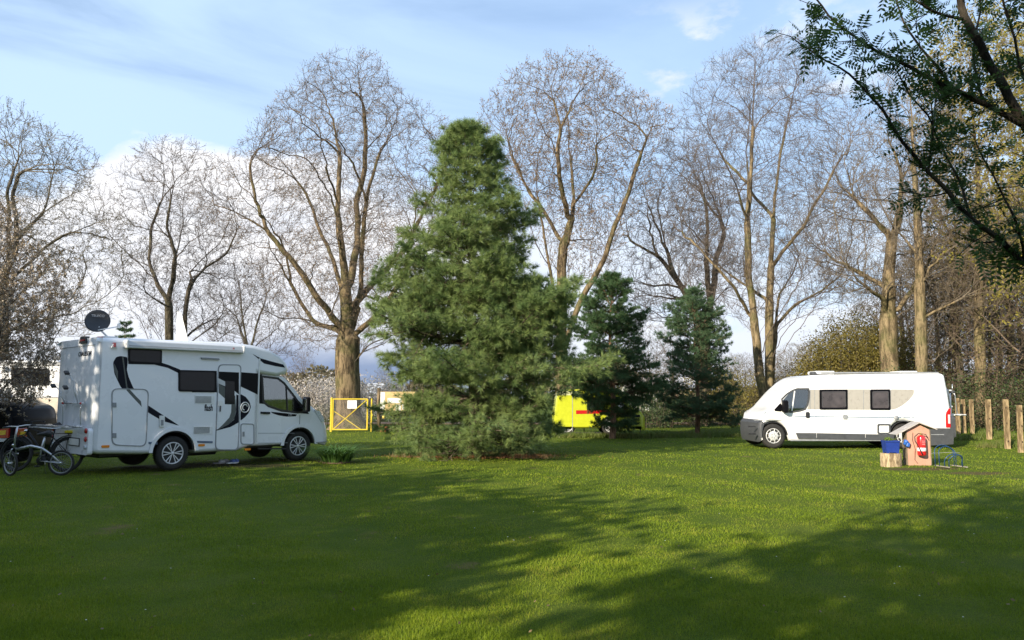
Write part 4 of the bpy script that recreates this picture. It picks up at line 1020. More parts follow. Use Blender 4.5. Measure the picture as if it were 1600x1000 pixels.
# windscreen on the sloping front
wa, wb = cu_(446, 589), cu_(476, 626)
dv = (Vector(wb) - Vector(wa)).normalized(); nv = Vector((-dv.y, dv.x)); nv = nv if nv.x > 0 else -nv
MB().prism([(CY + .10, 0), (CY + CW - .10, 0), (CY + CW - .16, 1), (CY + .16, 1)], 0, 1, 'xy')
A_, B_ = Vector(wa) + dv * .08, Vector(wb) - dv * .05
ws = MB()
for k_, (off) in enumerate((.012,)):
    P4 = [(B_.x + nv.x * off + .02, CY + .10, B_.y + nv.y * off), (B_.x + nv.x * off + .02, CY + CW - .10, B_.y + nv.y * off), (A_.x + nv.x * off, CY + CW - .16, A_.y + nv.y * off), (A_.x + nv.x * off, CY + .16, A_.y + nv.y * off)]
    Q4 = [(p[0] - nv.x * .06, p[1], p[2] - nv.y * .06) for p in P4]
    ws.add(P4 + Q4, [(0, 1, 2, 3), (7, 6, 5, 4), (0, 4, 5, 1), (1, 5, 6, 2), (2, 6, 7, 3), (3, 7, 4, 0)])
ws.build('windscreen', DGL, mo)
# graphics
panel('swoosh_decal', fillet(Z1([(345, 345), (362, 314), (385, 308), (425, 314), (426, 350), (422, 385), (432, 425), (455, 480), (490, 535), (540, 583), (590, 616), (640, 648), (715, 697), (620, 670), (560, 635), (490, 590), (430, 540), (385, 475), (352, 405)]), .03, 3), NAVY, mo, proud=.003)
panel('grey_decal', Z1([(395, 312), (403, 312), (425, 480), (470, 530), (500, 560), (505, 592), (470, 555), (420, 500)]), OLV, mo, proud=.005)
panel('swoosh_decal', Z1([(352, 350), (372, 395), (372, 445), (362, 420), (350, 380)]), OLV, mo, proud=.005)
panel('band_decal', Z1([(430, 340), (617, 346), (650, 356), (720, 384), (720, 408), (650, 374), (600, 362), (575, 356), (430, 353)]), NAVY, mo, proud=.003)
panel('band_decal', Z2([(0, 316), (155, 318), (155, 452), (0, 452)]), BLK, mo, proud=.002)
panel('band_decal', Z2([(303, 326), (412, 334), (410, 466), (303, 415)]), BLK, mo, proud=.003)
def win_box(name, P, m=DGL):
    P = ccw(P); w = panel(name, fillet(P, .05), BLK, mo, proud=.022, depth=.01)
    panel('pane', fillet(inset(P, .035), .04), m, w, proud=.026, depth=-.019)
    return w
win_box('window', Z1([(428, 265), (617, 272), (615, 356), (428, 346)]))
win_box('window', [mh(278.5, 578), mh(337, 579.5), mh(336.5, 613), mh(278.5, 611.5)])
# entrance door
door = Z2([(158, 272), (302, 278), (302, 400), (276, 815), (140, 812), (152, 500)])
d0, d1 = mh(339, 570), mh(375, 571); du0, du1 = mh(338, 640)[0], mh(374.5, 640)[0]
dp = [(du0, mh(338, 703)[1]), (du1, mh(374, 703.5)[1]), (du1, mh(374, 569.5)[1]), (du0, mh(338, 569)[1])]
dr = panel('door', fillet(inset(ccw(dp), .012), .10), WHITE, mo, proud=.008, depth=.01)
panel('door_frame', fillet(ccw(dp), .11), SEAMG, mo, proud=.012, depth=.004, holes=[fillet(inset(ccw(dp), .022), .10)])
def dpan(n, P, m, pr=.011): return MB().prism(P, -pr, -.004).build(n, m, dr)
dpan('black_band', Z2([(166, 322), (292, 328), (292, 465), (262, 440), (262, 528), (204, 526), (204, 470), (166, 440)]), BLK)
dpan('window', Z2([(206, 380), (264, 385), (264, 526), (204, 524)]), DGL, .016)
dpan('light_band', Z2([(160, 362), (206, 385), (206, 415), (160, 395)]), LGREY, .013)
dpan('grey_swoosh', Z2([(245, 530), (268, 470), (274, 560), (262, 620), (225, 655), (152, 690), (190, 655), (232, 610), (244, 575)]), OLV, .013)
dpan('dark_swoosh', Z2([(166, 400), (204, 420), (204, 490), (166, 455)]), OLV, .012)
dpan('dark_swoosh', Z2([(276, 466), (290, 470), (290, 640), (240, 668), (150, 692), (150, 686), (225, 655), (262, 622), (274, 570)]), NAVY, .012)
panel('swoosh_decal', fillet(Z2([(303, 462), (335, 480), (360, 512), (368, 545), (355, 580), (330, 608), (303, 630)]), .03, 3), NAVY, mo, proud=.003)
dpan('handle_plate', fillet(Z2([(162, 505), (188, 505), (188, 540), (162, 540)]), .02), WPL, .02)
MB().bar((mh(343.5, 634)[0], -.03, mh(343.5, 634)[1]), (mh(343, 643.5)[0], -.03, mh(343, 643)[1]), .03, .02, .006).build('handle', DARKP, dr)
# badge ring
bc = mh(382.5, 636.5); bdg = MB()
bdg.tube([(bc[0] + .105 * math.cos(t * .3927), -.006, bc[1] + .115 * math.sin(t * .3927)) for t in range(16)], .014, 6, closed=True)
bdg.tube([(bc[0] + .06 * math.cos(t * .3), -.006, bc[1] + .065 * math.sin(t * .3)) for t in range(1, 16)], .013, 6)
bdg.build('badge', WPL, mo)
text_obj('lettering', 'flash', .2, SIDE(*[mh(326, 637.5)[0], -.004], mh(326, 637.5)[1]), BLK, mo, wdt=abs(mh(332.5, 637)[0] - mh(319.5, 637)[0]), bold=.004)
rt_ = R1([(188, 297)])[0]
text_obj('lettering', 'CHAUSSON', .13, REAR(-.004, rt_[0], rt_[1]), BLK, mo, wdt=abs(R1([(150, 297)])[0][0] - R1([(222, 297)])[0][0]) * 1.0, bold=.0015, shear=.15)
# hatches, grilles, lamps
def hatch(P, r=.06):
    P = ccw(P); h_ = panel('locker_door', fillet(inset(P, .01), r), WHITE, mo, proud=.004)
    MB().prism(fillet(P, r + .01), -.012, .004, 'xz', [fillet(inset(P, .02), r)]).build('seal', SEAMG, h_)
    return h_
h1 = hatch(Z1([(336, 487), (545, 492), (530, 815), (336, 806)]), .12)
for q in (580, 750): MB().prism(Z1([(342, q - 12), (362, q - 12), (362, q + 14), (342, q + 14)]), -.02, -.004).build('latch', SEAMG, h1)
h2 = hatch(Z2([(303, 645), (388, 648), (388, 780), (303, 778)])); MB().prism(Z2([(315, 698), (326, 698), (326, 728), (315, 728)]), -.02, -.004).build('latch', SEAMG, h2)
for P in ([(16, 470), (138, 476), (138, 525), (16, 520)], [(8, 663), (127, 667), (127, 713), (8, 710)]):
    P = ccw(Z2(P)); gr_ = panel('grille', P, WPL, mo, proud=.012); (u0, z0), (u1, z1) = (min(p[0] for p in P), min(p[1] for p in P)), (max(p[0] for p in P), max(p[1] for p in P)); sl_ = MB()
    for i in range(6): sl_.box(((u0 + u1) / 2 - .03, -.013, z0 + .035 + (z1 - z0 - .07) * i / 5), ((u1 - u0) * .80, .006, .010))
    sl_.build('slats', GREYP, gr_)
for P in ([(543, 787), (592, 789), (592, 802), (543, 800)],): panel('side_strip', Z1(P), BLUESL, mo, proud=.01)
panel('side_strip', Z2([(28, 755), (128, 757), (128, 770), (28, 768)]), BLUESL, mo, proud=.01)
for px, py in ((164.5, 697.5), (314.5, 695.5), (386.5, 702)):
    c = mh(px, py); panel('marker_lamp', fillet([(c[0] - .075, c[1] - .025), (c[0] + .075, c[1] - .025), (c[0] + .075, c[1] + .025), (c[0] - .075, c[1] + .025)], .025), ORL, mo, proud=.018)
sk = panel('mains_socket', fillet(Z1([(602, 640), (630, 641), (630, 705), (602, 703)]), .02), WPL, mo, proud=.035); MB().prism(Z1([(608, 665), (622, 665), (622, 695), (608, 695)]), -.042, -.03).build('socket_lid', SEAMG, sk)
c = Z1([(352, 250)])[0]; panel('top_marker', fillet([(c[0] - .07, c[1] - .05), (c[0] + .06, c[1] - .04), (c[0] - .02, c[1] + .06)], .02), WPL, mo, proud=.05)
c = Z1([(343, 246)])[0]; panel('marker_lamp', [(c[0] - .0, c[1] - .045), (c[0] + .045, c[1] - .045), (c[0] + .045, c[1] + .045), (c[0], c[1] + .045)], REDL, mo, proud=.06)
panel('gutter_lamp', fillet(Z2([(53, 234), (165, 240), (168, 250), (60, 246)]), .01), SEAMG, mo, proud=.04)
# awning
a0, a1 = mh(197, 538), mh(376, 546.5); zc = (a0[1] + a1[1]) / 2; aw = MB()
aw.prism(fillet([(-.14, zc - .08), (.01, zc - .09), (.03, zc + .08), (-.11, zc + .08)], .03), a0[0], a1[0], 'yz')
awo = aw.build('awning', mat('awning_case', (.60, .61, .62), .4, var=.03), mo); MB().box(((a0[0] + a1[0]) / 2, -.142, zc - .03), (a1[0] - a0[0] - .02, .008, .006)).build('lead_rail', SEAMG, awo)
for q in (a1[0] + .02, a0[0] - .02): MB().box((q, -.06, zc), (.05, .17, .17), None, .02).build('end_cap', WPL, awo)
text_obj('maker_mark', 'FI', .055, SIDE(mh(360, 545.6)[0], -.148, zc + .01), REDL, awo, bold=.002)
# over-cab black flash
def blg(u, z): return .0
panel('overcab_decal', Z2([(378, 212), (430, 240), (500, 260), (570, 278), (582, 298), (520, 288), (450, 272)]), NAVY, mo, y=.0, proud=.004)
# body joint and door seams on the cab
panel('joint_trim', [(uj - .02, .5), (uj + .015, .5), (uj + .015, mh(403, 560)[1]), (uj - .02, mh(403, 560)[1])], WPL, mo, proud=.01)
Z3 = lambda L: [mh(300 + x * .25, 500 + y * .25, CY) for x, y in L]
def cpanel(n, P, m, proud=.004, r=0): return panel(n, fillet(ccw(Z3(P)), r) if r else Z3(P), m, mo, CY, proud, .01)
cpanel('door_pillar', [(420, 340), (436, 340), (440, 430), (452, 525), (420, 522)], BLK)
cpanel('quarter_panel', [(640, 478), (700, 540), (732, 588), (690, 584), (610, 574), (640, 560)], BLK)
cpanel('swoosh_decal', [(490, 573), (590, 583), (655, 590), (648, 602), (590, 604), (540, 596), (505, 584)], BLK)
text_obj('lettering', 'CM', .07, SIDE(*[Z3([(613, 595)])[0][0], CY - .006], Z3([(613, 595)])[0][1]), LGREY, mo)
cpanel('door_handle', [(428, 573), (485, 575), (485, 588), (428, 586)], BLK, .03, .01)
cpanel('door_seam', [(672, 595), (676, 595), (673, 680), (669, 680)], SEAM, .002); cpanel('door_seam', [(412, 768), (598, 766), (598, 769), (412, 771)], SEAM, .002)
cpanel('sill', [(412, 800), (590, 800), (590, 808), (412, 808)], DARKP, .006)
cpanel('crease', [(412, 706), (640, 706), (640, 709), (412, 709)], SEAMG, .002)
cpanel('bumper_seam', [(772, 764), (840, 758), (840, 762), (772, 768)], SEAM, .03)
# headlamp wraps the corner
hl = MB(); P = Z3([(764, 562), (795, 570), (818, 605), (826, 634), (806, 636), (790, 610)])
hl.prism(P, CY - .02, CY + .25); hl.build('headlight', CLR, mo); hl = MB(); hl.prism([(p[0] - .02, p[1]) for p in P], MW - CY - .2, MW - CY + .01); hl.build('headlight', CLR, mo)
# mirrors
for yy, sg in ((CY, -1), (MW - CY, 1)):
    c = Z3([(662, 535)])[0]; m_ = MB(); m_.bar((c[0] - .0, yy, c[1] - .05), (c[0] + .08, yy + sg * .2, c[1] - .03), .06, .05, .01); m_.box((c[0] + .10, yy + sg * .22, c[1] + .03), (.12, .2, .36), None, .04)
    mo_ = m_.build('mirror', BLK, mo); MB().box((c[0] + .035, yy + sg * .22, c[1] + .03), (.01, .15, .28), None, .004).build('mirror_glass', CHROME, mo_)
# wheel arches and wheels
for cx, R, y_, k in ((ur, .46, 0, 'r'), (uf, .44, CY, 'f')):
    aa = arc(cx, .37, R, 178, 2, 18); bb = arc(cx, .37, R + .075, 2, 178, 18); panel('arch_trim', aa + bb, WHITE, mo, y_, .02, .02)
    aa = arc(cx, .37, R - .002, 175, 5, 18); bb = arc(cx, .37, R - .03, 5, 175, 18); MB().prism(aa + bb, y_ + .04, MW - y_ - .04).build('arch_liner', DARKP, mo)
    for yy, o_ in ((y_ + .14, -1), (MW - y_ - .14, 1)): wheel(mo, cx, yy, WR, .21, ALLOY, TYRE, 'spoke', 6, o_)
und = MB(); und.box((ur + 1.2, MW / 2, .42), (4.4, 1.5, .12)); und.box((ur - .9, MW / 2, .38), (.9, 1.2, .16), None, .03); und.box((ur + .9, .9, .34), (.8, .6, .22), None, .04)
und.bar((ur, .15, WR), (ur, MW - .15, WR), .09); und.bar((uf, .15, WR), (uf, MW - .15, WR), .09); und.build('chassis', DARKP, mo)
# rear: bumper, lamps, brake light, plate, carrier
bp_ = MB(); bp_.prism(fillet([(.06, .40), (MW - .06, .40), (MW - .06, mr(120, 668)[1]), (.06, mr(120, 668)[1])], .08), -.07, .02, 'yz'); bp_.build('rear_bumper', WHITE, mo)
for z_, m_, r_ in ((R1([(252, 728)])[0][1], REDL, .055), (R1([(252, 775)])[0][1], REDL, .055), (R1([(252, 820)])[0][1], CLR, .045)):
    for y_ in (.17, MW - .17): MB().lathe([(0, .03), (r_ * .8, .028), (r_, .01), (r_, 0)], 18, Matrix.Translation((-.07, y_, z_)) @ Matrix.Rotation(-math.pi / 2, 4, 'Y')).build('tail_lamp', m_, mo)
c = R1([(184, 218)])[0]; bl_ = MB().prism(fillet([(c[0] - .20, c[1] - .075), (c[0] + .20, c[1] - .075), (c[0] + .14, c[1] + .07), (c[0] - .14, c[1] + .07)], .03), -.03, .05, 'yz').build('brake_light', DARKP, mo)
MB().box((-.032, c[0], c[1] - .01), (.012, .24, .035)).build('lens', REDL, bl_)
c = R1([(162, 787)])[0]; pl_ = MB().box((-.082, c[0] + .1, c[1]), (.02, .52, .13), None, .004).build('number_plate', WPL, mo); MB().box((-.078, c[0] + .1, c[1]), (.012, .56, .17), None, .004).build('plate_holder', DARKP, pl_)
panel_ = MB().box((-.004, MW / 2, R1([(200, 250)])[0][1]), (.01, MW - .3, .012)); panel_.build('body_seam', SEAMG, mo)
# bike carrier on the back wall
def rp(x, y, dx=0.): q = mr(x, y); return Vector((-dx, q[0], q[1]))
bk_ = MB(); f5 = lambda x, y, dx: rp(x * .2, 560 + y * .2, dx)
ya = [f5(525, 350, 0).y, f5(665, 350, 0).y]
for yy in ya: 
    zt_ = f5(600, 350, 0).z; zb_ = f5(600, 540, 0).z
    bk_.tube([(-.01, yy, zb_ - .02), (-.06, yy, zb_), (-.08, yy, zt_ - .1), (-.05, yy, zt_), (-.01, yy, zt_ + .03)], .014)
bk_.tube([(-.07, min(ya) - .12, zt_), (-.07, max(ya) + .12, zt_)], .016); bk_.tube([(-.07, min(ya) - .14, zb_ + .03), (-.07, max(ya) + .2, zb_ + .03)], .016)
bk_.tube([(-.10, min(ya) - .1, zb_ + .02), (-.60, min(ya) - .1, zb_ + .01), (-.62, max(ya) + .2, zb_ + .01), (-.10, max(ya) + .2, zb_ + .02)], .014)
for dx_ in (.22, .42): bk_.box((-dx_, (ya[0] + ya[1]) / 2 + .05, zb_ + .04), (.07, abs(ya[0] - ya[1]) + .75, .025), None, .008)
carr = bk_.build('bike_carrier', TUBE, mo)
ar = MB()
for k_, (yy, h_) in enumerate(((min(ya) + .15, .62), (max(ya) - .12, .36))): ar.tube([(-.08, yy, zt_), (-.16, yy + .04, zt_ + h_ * .45), (-.14, yy + .10, zt_ + h_ * .7), (-.26, yy + .12, zt_ + h_), (-.30, yy + .14, zt_ + h_ - .05)], .011)
ar.build('holding_arms', TUBE, carr)
cl_ = MB()
for k_, (yy, h_) in enumerate(((min(ya) + .28, .62), (max(ya) + .02, .36), (min(ya) + .3, .32))): cl_.box((-.28, yy, zt_ + h_), (.09, .12, .05), Matrix.Rotation(.5, 3, 'X'), .012)
cl_.build('clamps', DARKP, carr)
rc = MB()
for yy in ya: rc.box((-.08, yy, zt_), (.04, .06, .04), None, .008)
rc.build('straps', REDL, carr)
# ---- roof furniture, each on the roof
def mh3(u, y, z): return MO + MD * u + ML * y + Vector((0, 0, z))
ZR = zt
dc = Vector(at(152.5, 501.5, MO.y + .75 + MD.y * .25 )); 
ln = (dc - MO); du = ln.dot(MD); dy = ln.dot(ML)
nl_ = (Vector((0, 0, CAMH)) - dc); nl_ = Vector((nl_.dot(MD), nl_.dot(ML) , nl_.z)).normalized(); nl_ = (nl_ + Vector((.0, .25, .25))).normalized()
M_ = Matrix.Translation((du, dy, dc.z)) @ nl_.to_track_quat('Z', 'Y').to_matrix().to_4x4()
sd = MB(); sd.lathe([(0, -.05), (.12, -.045), (.21, -.02), (.245, .0), (.248, .008), (.21, -.008), (.12, -.033), (0, -.038)], 32, M_ @ Matrix.Scale(1., 4))
sdo = sd.build('satellite_dish', mat('dish_grey', (.03, .032, .037), .5, var=.15), mo)
arm_ = MB(); arm_.tube([(du + .03, dy, dc.z - .12), (du + .10, dy, dc.z - .22), (du + .25, dy, ZR + .03)], .02); arm_.box((du + .25, dy, ZR + .03), (.3, .25, .08), None, .02)
arm_.tube([(du, dy - .05, dc.z - .2), (du + .30, dy - .28, dc.z - .12)], .012); arm_.box((du + .32, dy - .30, dc.z - .1), (.06, .05, .10), None, .01)
arm_.build('dish_mount', WPL, sdo); text_obj('dish_mark', 'TELECO', .07, Matrix.Translation((0, 0, 0)) @ M_ @ Matrix.Translation((0, .11, .012)), mat('dish_print', (.35, .36, .38), .5), sdo)
MB().box((du + .06, dy - .02, ZR + .04), (.10, .1, .03), None, .01).build('mount_strap', REDL, sdo)
hq = mh(283, 522); hx = at(283, 505, MO.y + MD.y * 2.2 + .8)
l2 = hx - MO; hu, hy = l2.dot(MD), l2.dot(ML)
lid = MB(); ht = at(281, 487, hx.y).z
P3 = [(hu - .12, hy - .02, ZR + .02), (hu + .22, hy - .30, ZR + .02), (hu + .24, hy - .28, ZR + .05), (hu - .06, hy + .05, ht)]
lid.add([(hu - .07, hy + .05, ZR + .03), (hu + .11, hy - .18, ZR + .03), (hu - .01, hy - .0, ht - .03), (hu - .06, hy + .06, ht)] + [(hu - .07, hy + .08, ZR + .03), (hu + .13, hy - .16, ZR + .03), (hu + .0, hy + .02, ht - .03), (hu - .06, hy + .09, ht)],
        [(0, 1, 2, 3), (7, 6, 5, 4), (0, 4, 5, 1), (1, 5, 6, 2), (2, 6, 7, 3), (3, 7, 4, 0)]); lid.build('roof_hatch_lid', WPL, mo)
rv = MB(); rv.box((hu + .1, hy, ZR + .03), (.5, .5, .07), None, .02); rv.box((hu + 1.1, hy, ZR + .03), (.7, .5, .06), None, .02); rv.build('roof_vent', WPL, mo)
sp_l = MB().box((hu + .35, .9, ZR + .02), (.9, .55, .035), None, .01); sp_l.build('solar_panel', mat('solar_panel', (.03, .04, .07), .2, coat=.5), mo)
rl_ = MB(); rl_.tube([(du + .8, .35, ZR), (du + .8, .35, ZR + .16)], .006); rl_.tube([(du + .9, .5, ZR), (du + .9, .5, ZR + .13)], .012); rl_.build('aerial', TUBE, mo)

# ---------------- the white van on the right ----------------
VY = 23.6; V0 = at(1167, 700, VY); VO = Vector((V0.x, VY, 0)); VW = 2.0
vn = lambda px, py, y=0.: ((at(px, py, VY + y)).x - V0.x, at(px, py, VY + y).z)
v4 = lambda L: [vn(1150 + x * .16, 560 + y * .16) for x, y in L]
v5 = lambda L: [vn(1320 + x * .18, 560 + y * .18) for x, y in L]
va = thing('camper_van', VO, 'white camper van with grey bumpers and beige window band, parked side on at the right', 'camper van')
vf, vr_ = vn(1209.5, 690)[0], vn(1414, 690)[0]; VR = .365
pv = [vn(1173, 691), vn(1168, 682), vn(1166.5, 672), vn(1168, 662), vn(1177, 656), vn(1180, 650), vn(1192, 643), vn(1205, 637), vn(1213, 629), vn(1228, 612), vn(1246, 596), vn(1257, 589), vn(1268, 586), vn(1300, 585), vn(1400, 583.5), vn(1472, 583), vn(1477, 586), vn(1483, 617), vn(1488, 650), vn(1489.5, 668), vn(1489.5, 690), vn(1486, 694)]
nsh = lambda P: [(p[0] + .19 * max(0, min(1, (.9 - p[0]) / .9)), p[1]) for p in P]
pv = nsh(pv); zb = .27
vprof = pv[::-1] if False else pv
low = [(vf - .48, .26)] ; bot = [(vn(1486, 694)[0], .26), (vr_ + .47, .26)] + arc(vr_, .37, .45, 0, 180) + [(vr_ - .47, .22), (vf + .50, .22)] + arc(vf, .37, .43, 0, 180) + [(vf - .46, .28)]
full = pv[:-1] + bot
full = fillet(full, [.04, .05, .06, .05, .03, .04, .1, .1, .1, .15, .15, .12, .1, 0, 0, .05, .06, .1, .1, .05, .06] + [.03, 0] + [0] * 15 + [0, 0] + [0] * 15 + [0])
vwin = v4([(455, 400), (500, 355), (560, 318), (600, 306), (700, 305), (708, 330), (702, 400), (690, 450), (668, 490), (620, 505), (545, 516), (470, 512)])
def vb(u, z, t):
    return (.36 - .16 * t ** .55) * max(0, min(1, (.8 - u) / .8)) ** 1.7 + .05 * t * max(0, min(1, (u - 5.8) / .5))
loft('body', full, VW, [(0, .10), (.02, .05), (.06, .018), (.12, .004), (.2, 0)], [WHITEV, LIN], va, bulge=vb, holes=[vwin])
def vp(n, P, m, proud=.005, r=0, parent=va, depth=.01, holes=()): return MB().prism(fillet(ccw(P), r) if r else ccw(P), -proud, depth, 'xz', holes).build(n, m, parent)
vp('side_window', inset(ccw(vwin), -.015), GLASS, -.004, depth=.008); vp('window_seal', inset(ccw(vwin), -.05), GREYP, .008, depth=.002, holes=[ccw(vwin)])
MB().prism(inset(ccw(vwin), -.012), VW - .008, VW - .002).build('side_window', GLASS, va)
a_, b_ = v4([(572, 318)])[0], v4([(545, 512)])[0]; MB().bar((a_[0], 0, a_[1]), (b_[0], 0, b_[1]), .035, .03).build('window_divider', WHITEV, va)
s_ = MB()
for yy in (.45, 1.5):
    c = v4([(668, 440)])[0]; s_ = MB(); s_.box((c[0] + .05, yy, c[1] - .10), (.16, .46, .72), Matrix.Rotation(-.15, 3, 'Y'), .05); s_.box((c[0] + .1, yy, c[1] + .36), (.11, .26, .2), None, .04); s_.build('seat', SEAT, va)
sw = MB(); c = v4([(500, 450)])[0]; c0 = Vector((c[0], .5, c[1] - .02)); ang = Matrix.Rotation(math.radians(58), 3, 'Y')
sw.tube([c0 + ang @ Vector((.19 * math.cos(t * .3927), .19 * math.sin(t * .3927), 0)) for t in range(16)], .014, 6, closed=True); sw.bar(c0 - Vector((0, .18, 0)), c0 + Vector((0, .18, 0)), .03, .02); sw.build('steering_wheel', DARKP, va)
# windscreen
wa, wb = Vector(vn(1252, 595)), Vector(vn(1216, 629)); dv = (wb - wa).normalized(); nv = Vector((-dv.y, dv.x)); nv = nv if nv.y > 0 else -nv
def vsx(p, y): t = 1 - (2 * y / VW - 1) ** 2; return (p.x + nv.x * .012 + vb(p.x, p.y, t), y, p.y + nv.y * .012)
ws = MB(); R_ = []
for k_ in range(9):
    y = .16 + (VW - .32) * k_ / 8; R_.append((vsx(wa + dv * .03, y), vsx(wb - dv * .02, y)))
vs = [q for a in R_ for q in a]; vs += [(x + .03, y, z - .05) for x, y, z in vs]; m_ = 18
fs = [(2 * i, 2 * i + 1, 2 * i + 3, 2 * i + 2) for i in range(8)] + [(2 * i + 2 + m_, 2 * i + 3 + m_, 2 * i + 1 + m_, 2 * i + m_) for i in range(8)] + [(0, m_, m_ + 1, 1), (16, 17, 17 + m_, 16 + m_)] + [(2 * i + 2, 2 * i + 2 + m_, 2 * i + m_, 2 * i) for i in range(8)] + [(2 * i + 1, 2 * i + 1 + m_, 2 * i + 3 + m_, 2 * i + 3) for i in range(8)]
ws.add(vs, fs).build('windscreen', DGL, va)
# grey lower nose
gn = [vn(1173, 690), vn(1168, 682), vn(1166.5, 672), vn(1168, 661), vn(1177, 656.5), vn(1192, 657), vn(1196, 666)]; gn = nsh(gn[:5]) + gn[5:] + [(vf - .43 * math.cos(math.radians(t)), .37 + .43 * math.sin(math.radians(t))) for t in (50, 35, 20, 5, -8)]
loft('front_bumper', inset(ccw(gn), -.012), VW + .02, [(0, .09), (.02, .045), (.06, .018), (.12, .004), (.2, 0)], [GREYP, GREYP], va, bulge=vb, y0=-.012)
for q in ((.31, .07), (.53, .05)): MB().box((vn(1176, 680)[0] - .02, -.016, q[0] + .12), (.22, .02, q[1] * .7), None, .008).build('bumper_slot', DARKP, va)
hsh = lambda P: [(p[0] + vb(p[0], p[1], 0) + .01, p[1]) for p in nsh(P)]
hl_ = MB().prism(hsh(v4([(182, 600), (186, 575), (215, 540), (262, 518), (292, 515), (285, 545), (262, 575), (232, 592), (205, 600)])), -.006, .2).build('headlight', CLR, va)
hl_2 = MB().prism(hsh(v4([(182, 600), (186, 575), (215, 540), (262, 518), (292, 515), (285, 545), (262, 575), (232, 592), (205, 600)])), VW - .2, VW + .006).build('headlight', CLR, va)
vp('hood_seam', v4([(175, 603), (720, 598), (720, 602), (178, 608)]), SEAM, .003)
vp('crease', v4([(720, 597), (1188, 598), (1188, 602), (720, 601)]), SEAMG, .003); vp('crease', v5([(112, 533), (840, 543), (840, 547), (112, 537)]), SEAMG, .003)
c = v4([(445, 470)])[0]; m_ = MB(); m_.box((c[0] + .05, -.17, c[1]), (.16, .20, .38), None, .05); m_.bar((c[0], 0, c[1] - .1), (c[0] + .03, -.12, c[1] - .08), .08, .06, .01); mi_ = m_.build('mirror', BLK, va)
MB().box((c[0] + .135, -.17, c[1] + .02), (.01, .15, .26), None, .004).build('mirror_glass', CHROME, mi_)
m_ = MB(); m_.box((c[0] + .05, VW + .17, c[1]), (.16, .20, .38), None, .05); m_.build('mirror', BLK, va)
vp('quarter_panel', v4([(372, 500), (432, 435), (455, 470), (440, 520), (380, 515)]), BLK, .006)
vp('door_handle', v4([(680, 522), (716, 522), (716, 582), (680, 582)]), DARKP, .03, .08)
vp('window_band', v4([(694, 498), (712, 440), (722, 304), (816, 304), (816, 498)]), SILV, .003)
vp('window_band', v4([(1085, 302), (1190, 302), (1190, 500), (1088, 500)]) , SILV, .003)
vp('window_band', v5([(22, 268), (218, 268), (218, 446), (22, 446)]), SILV, .004)
vp('window_band', fillet(v5([(398, 268), (602, 270), (598, 310), (560, 360), (500, 408), (450, 435), (398, 448)]), .05), SILV, .003)
for x in (722, 765): vp('band_seam', v4([(x, 304), (x + 5, 304), (x + 5, 498), (x, 498)]), SEAM, .006)
vp('band_seam', v5([(160, 268), (165, 268), (165, 446), (160, 446)]), SEAM, .006)
for P in (v4([(814, 304), (1087, 303), (1088, 499), (816, 500)]), v5([(219, 269), (393, 268), (395, 448), (220, 447)])):
    w_ = vp('window', P, BLK, .02, .04); MB().prism(fillet(inset(ccw(P), .06), .04), -.03, -.015).build('pane', SCREEN, w_)
    P_ = ccw(P); x0, x1 = min(p[0] for p in P_), max(p[0] for p in P_); z0, z1 = min(p[1] for p in P_), max(p[1] for p in P_)
    b_ = MB()
    for x in (x0 + .08, x1 - .08): b_.box((x, -.035, (z0 + z1) / 2), (.015, .01, z1 - z0 - .2))
    b_.box(((x0 + x1) / 2, -.035, z1 - .08), (x1 - x0 - .2, .01, .015)); b_.build('blind_rail', GREYP, w_)
vp('blue_stripe', v4([(566, 564), (680, 564), (680, 571), (566, 569)]), BLUE); vp('blue_stripe', v4([(720, 565), (1188, 570), (1188, 577), (720, 572)]), BLUE); vp('blue_stripe', v5([(112, 508), (492, 510), (492, 516), (112, 514)]), BLUE)
vp('blue_stripe', v5([(506, 511), (572, 511), (572, 516), (506, 516)]), BLUE); vp('blue_stripe', v5([(580, 511), (604, 511), (604, 516), (580, 516)]), BLUE)
vp('small_mark', v5([(596, 358), (646, 358), (646, 362), (596, 362)]), SEAMG, .004)
vp('lock_badge', v4([(1045, 550), (1084, 550), (1084, 590), (1045, 590)]), SEAMG, .03, .02)
vp('door_seam', v4([(778, 500), (782, 500), (784, 790), (780, 790)]), SEAM, .002); vp('door_seam', v4([(716, 312), (720, 312), (716, 480), (712, 480)]), SEAM, .007); vp('door_seam', v5([(172, 560), (175, 560), (177, 700), (174, 700)]), SEAM, .002)
vp('gutter_seam', [vn(1275, 590), vn(1470, 588), vn(1470, 588.8), vn(1275, 590.8)], SEAM, .004)
c = v5([(446, 516)])[0]; MB().lathe([(.075, 0), (.07, .02), (0, .025)], 20, SIDE(c[0], 0, c[1])).build('fuel_cap', SEAMG, va)
hb = ccw(v5([(282, 568), (396, 568), (396, 658), (282, 658)])); hh = vp('service_hatch', inset(hb, .01), WHITEV, .006, .03); MB().prism(fillet(hb, .05), -.014, .0, 'xz', [fillet(inset(hb, .05), .03)]).build('hatch_frame', GREYP, hh)
vp('side_trim', v4([(582, 727), (780, 729), (780, 784), (605, 782)]), GREYP, .02); vp('side_trim', v4([(788, 729), (1060, 735), (1060, 792), (788, 786)]), GREYP, .02)
vp('side_trim', v5([(0, 653), (172, 656), (172, 707), (0, 704)]), GREYP, .02); vp('side_trim', v5([(180, 657), (430, 662), (420, 709), (180, 707)]), GREYP, .02)
vp('rear_bumper', v5([(700, 603), (938, 607), (944, 640), (940, 745), (745, 755), (742, 700), (730, 640)]), GREYP, .02, .02)
rb_ = MB().prism(fillet([(.0, .30), (VW, .30), (VW, .95), (0, .95)], .08), vn(1486, 690)[0], vn(1490, 690)[0] + .09, 'yz').build('rear_bumper', GREYP, va)
vp('bumper_crease', v5([(745, 658), (858, 658), (858, 664), (745, 664)]), SEAM, .024)
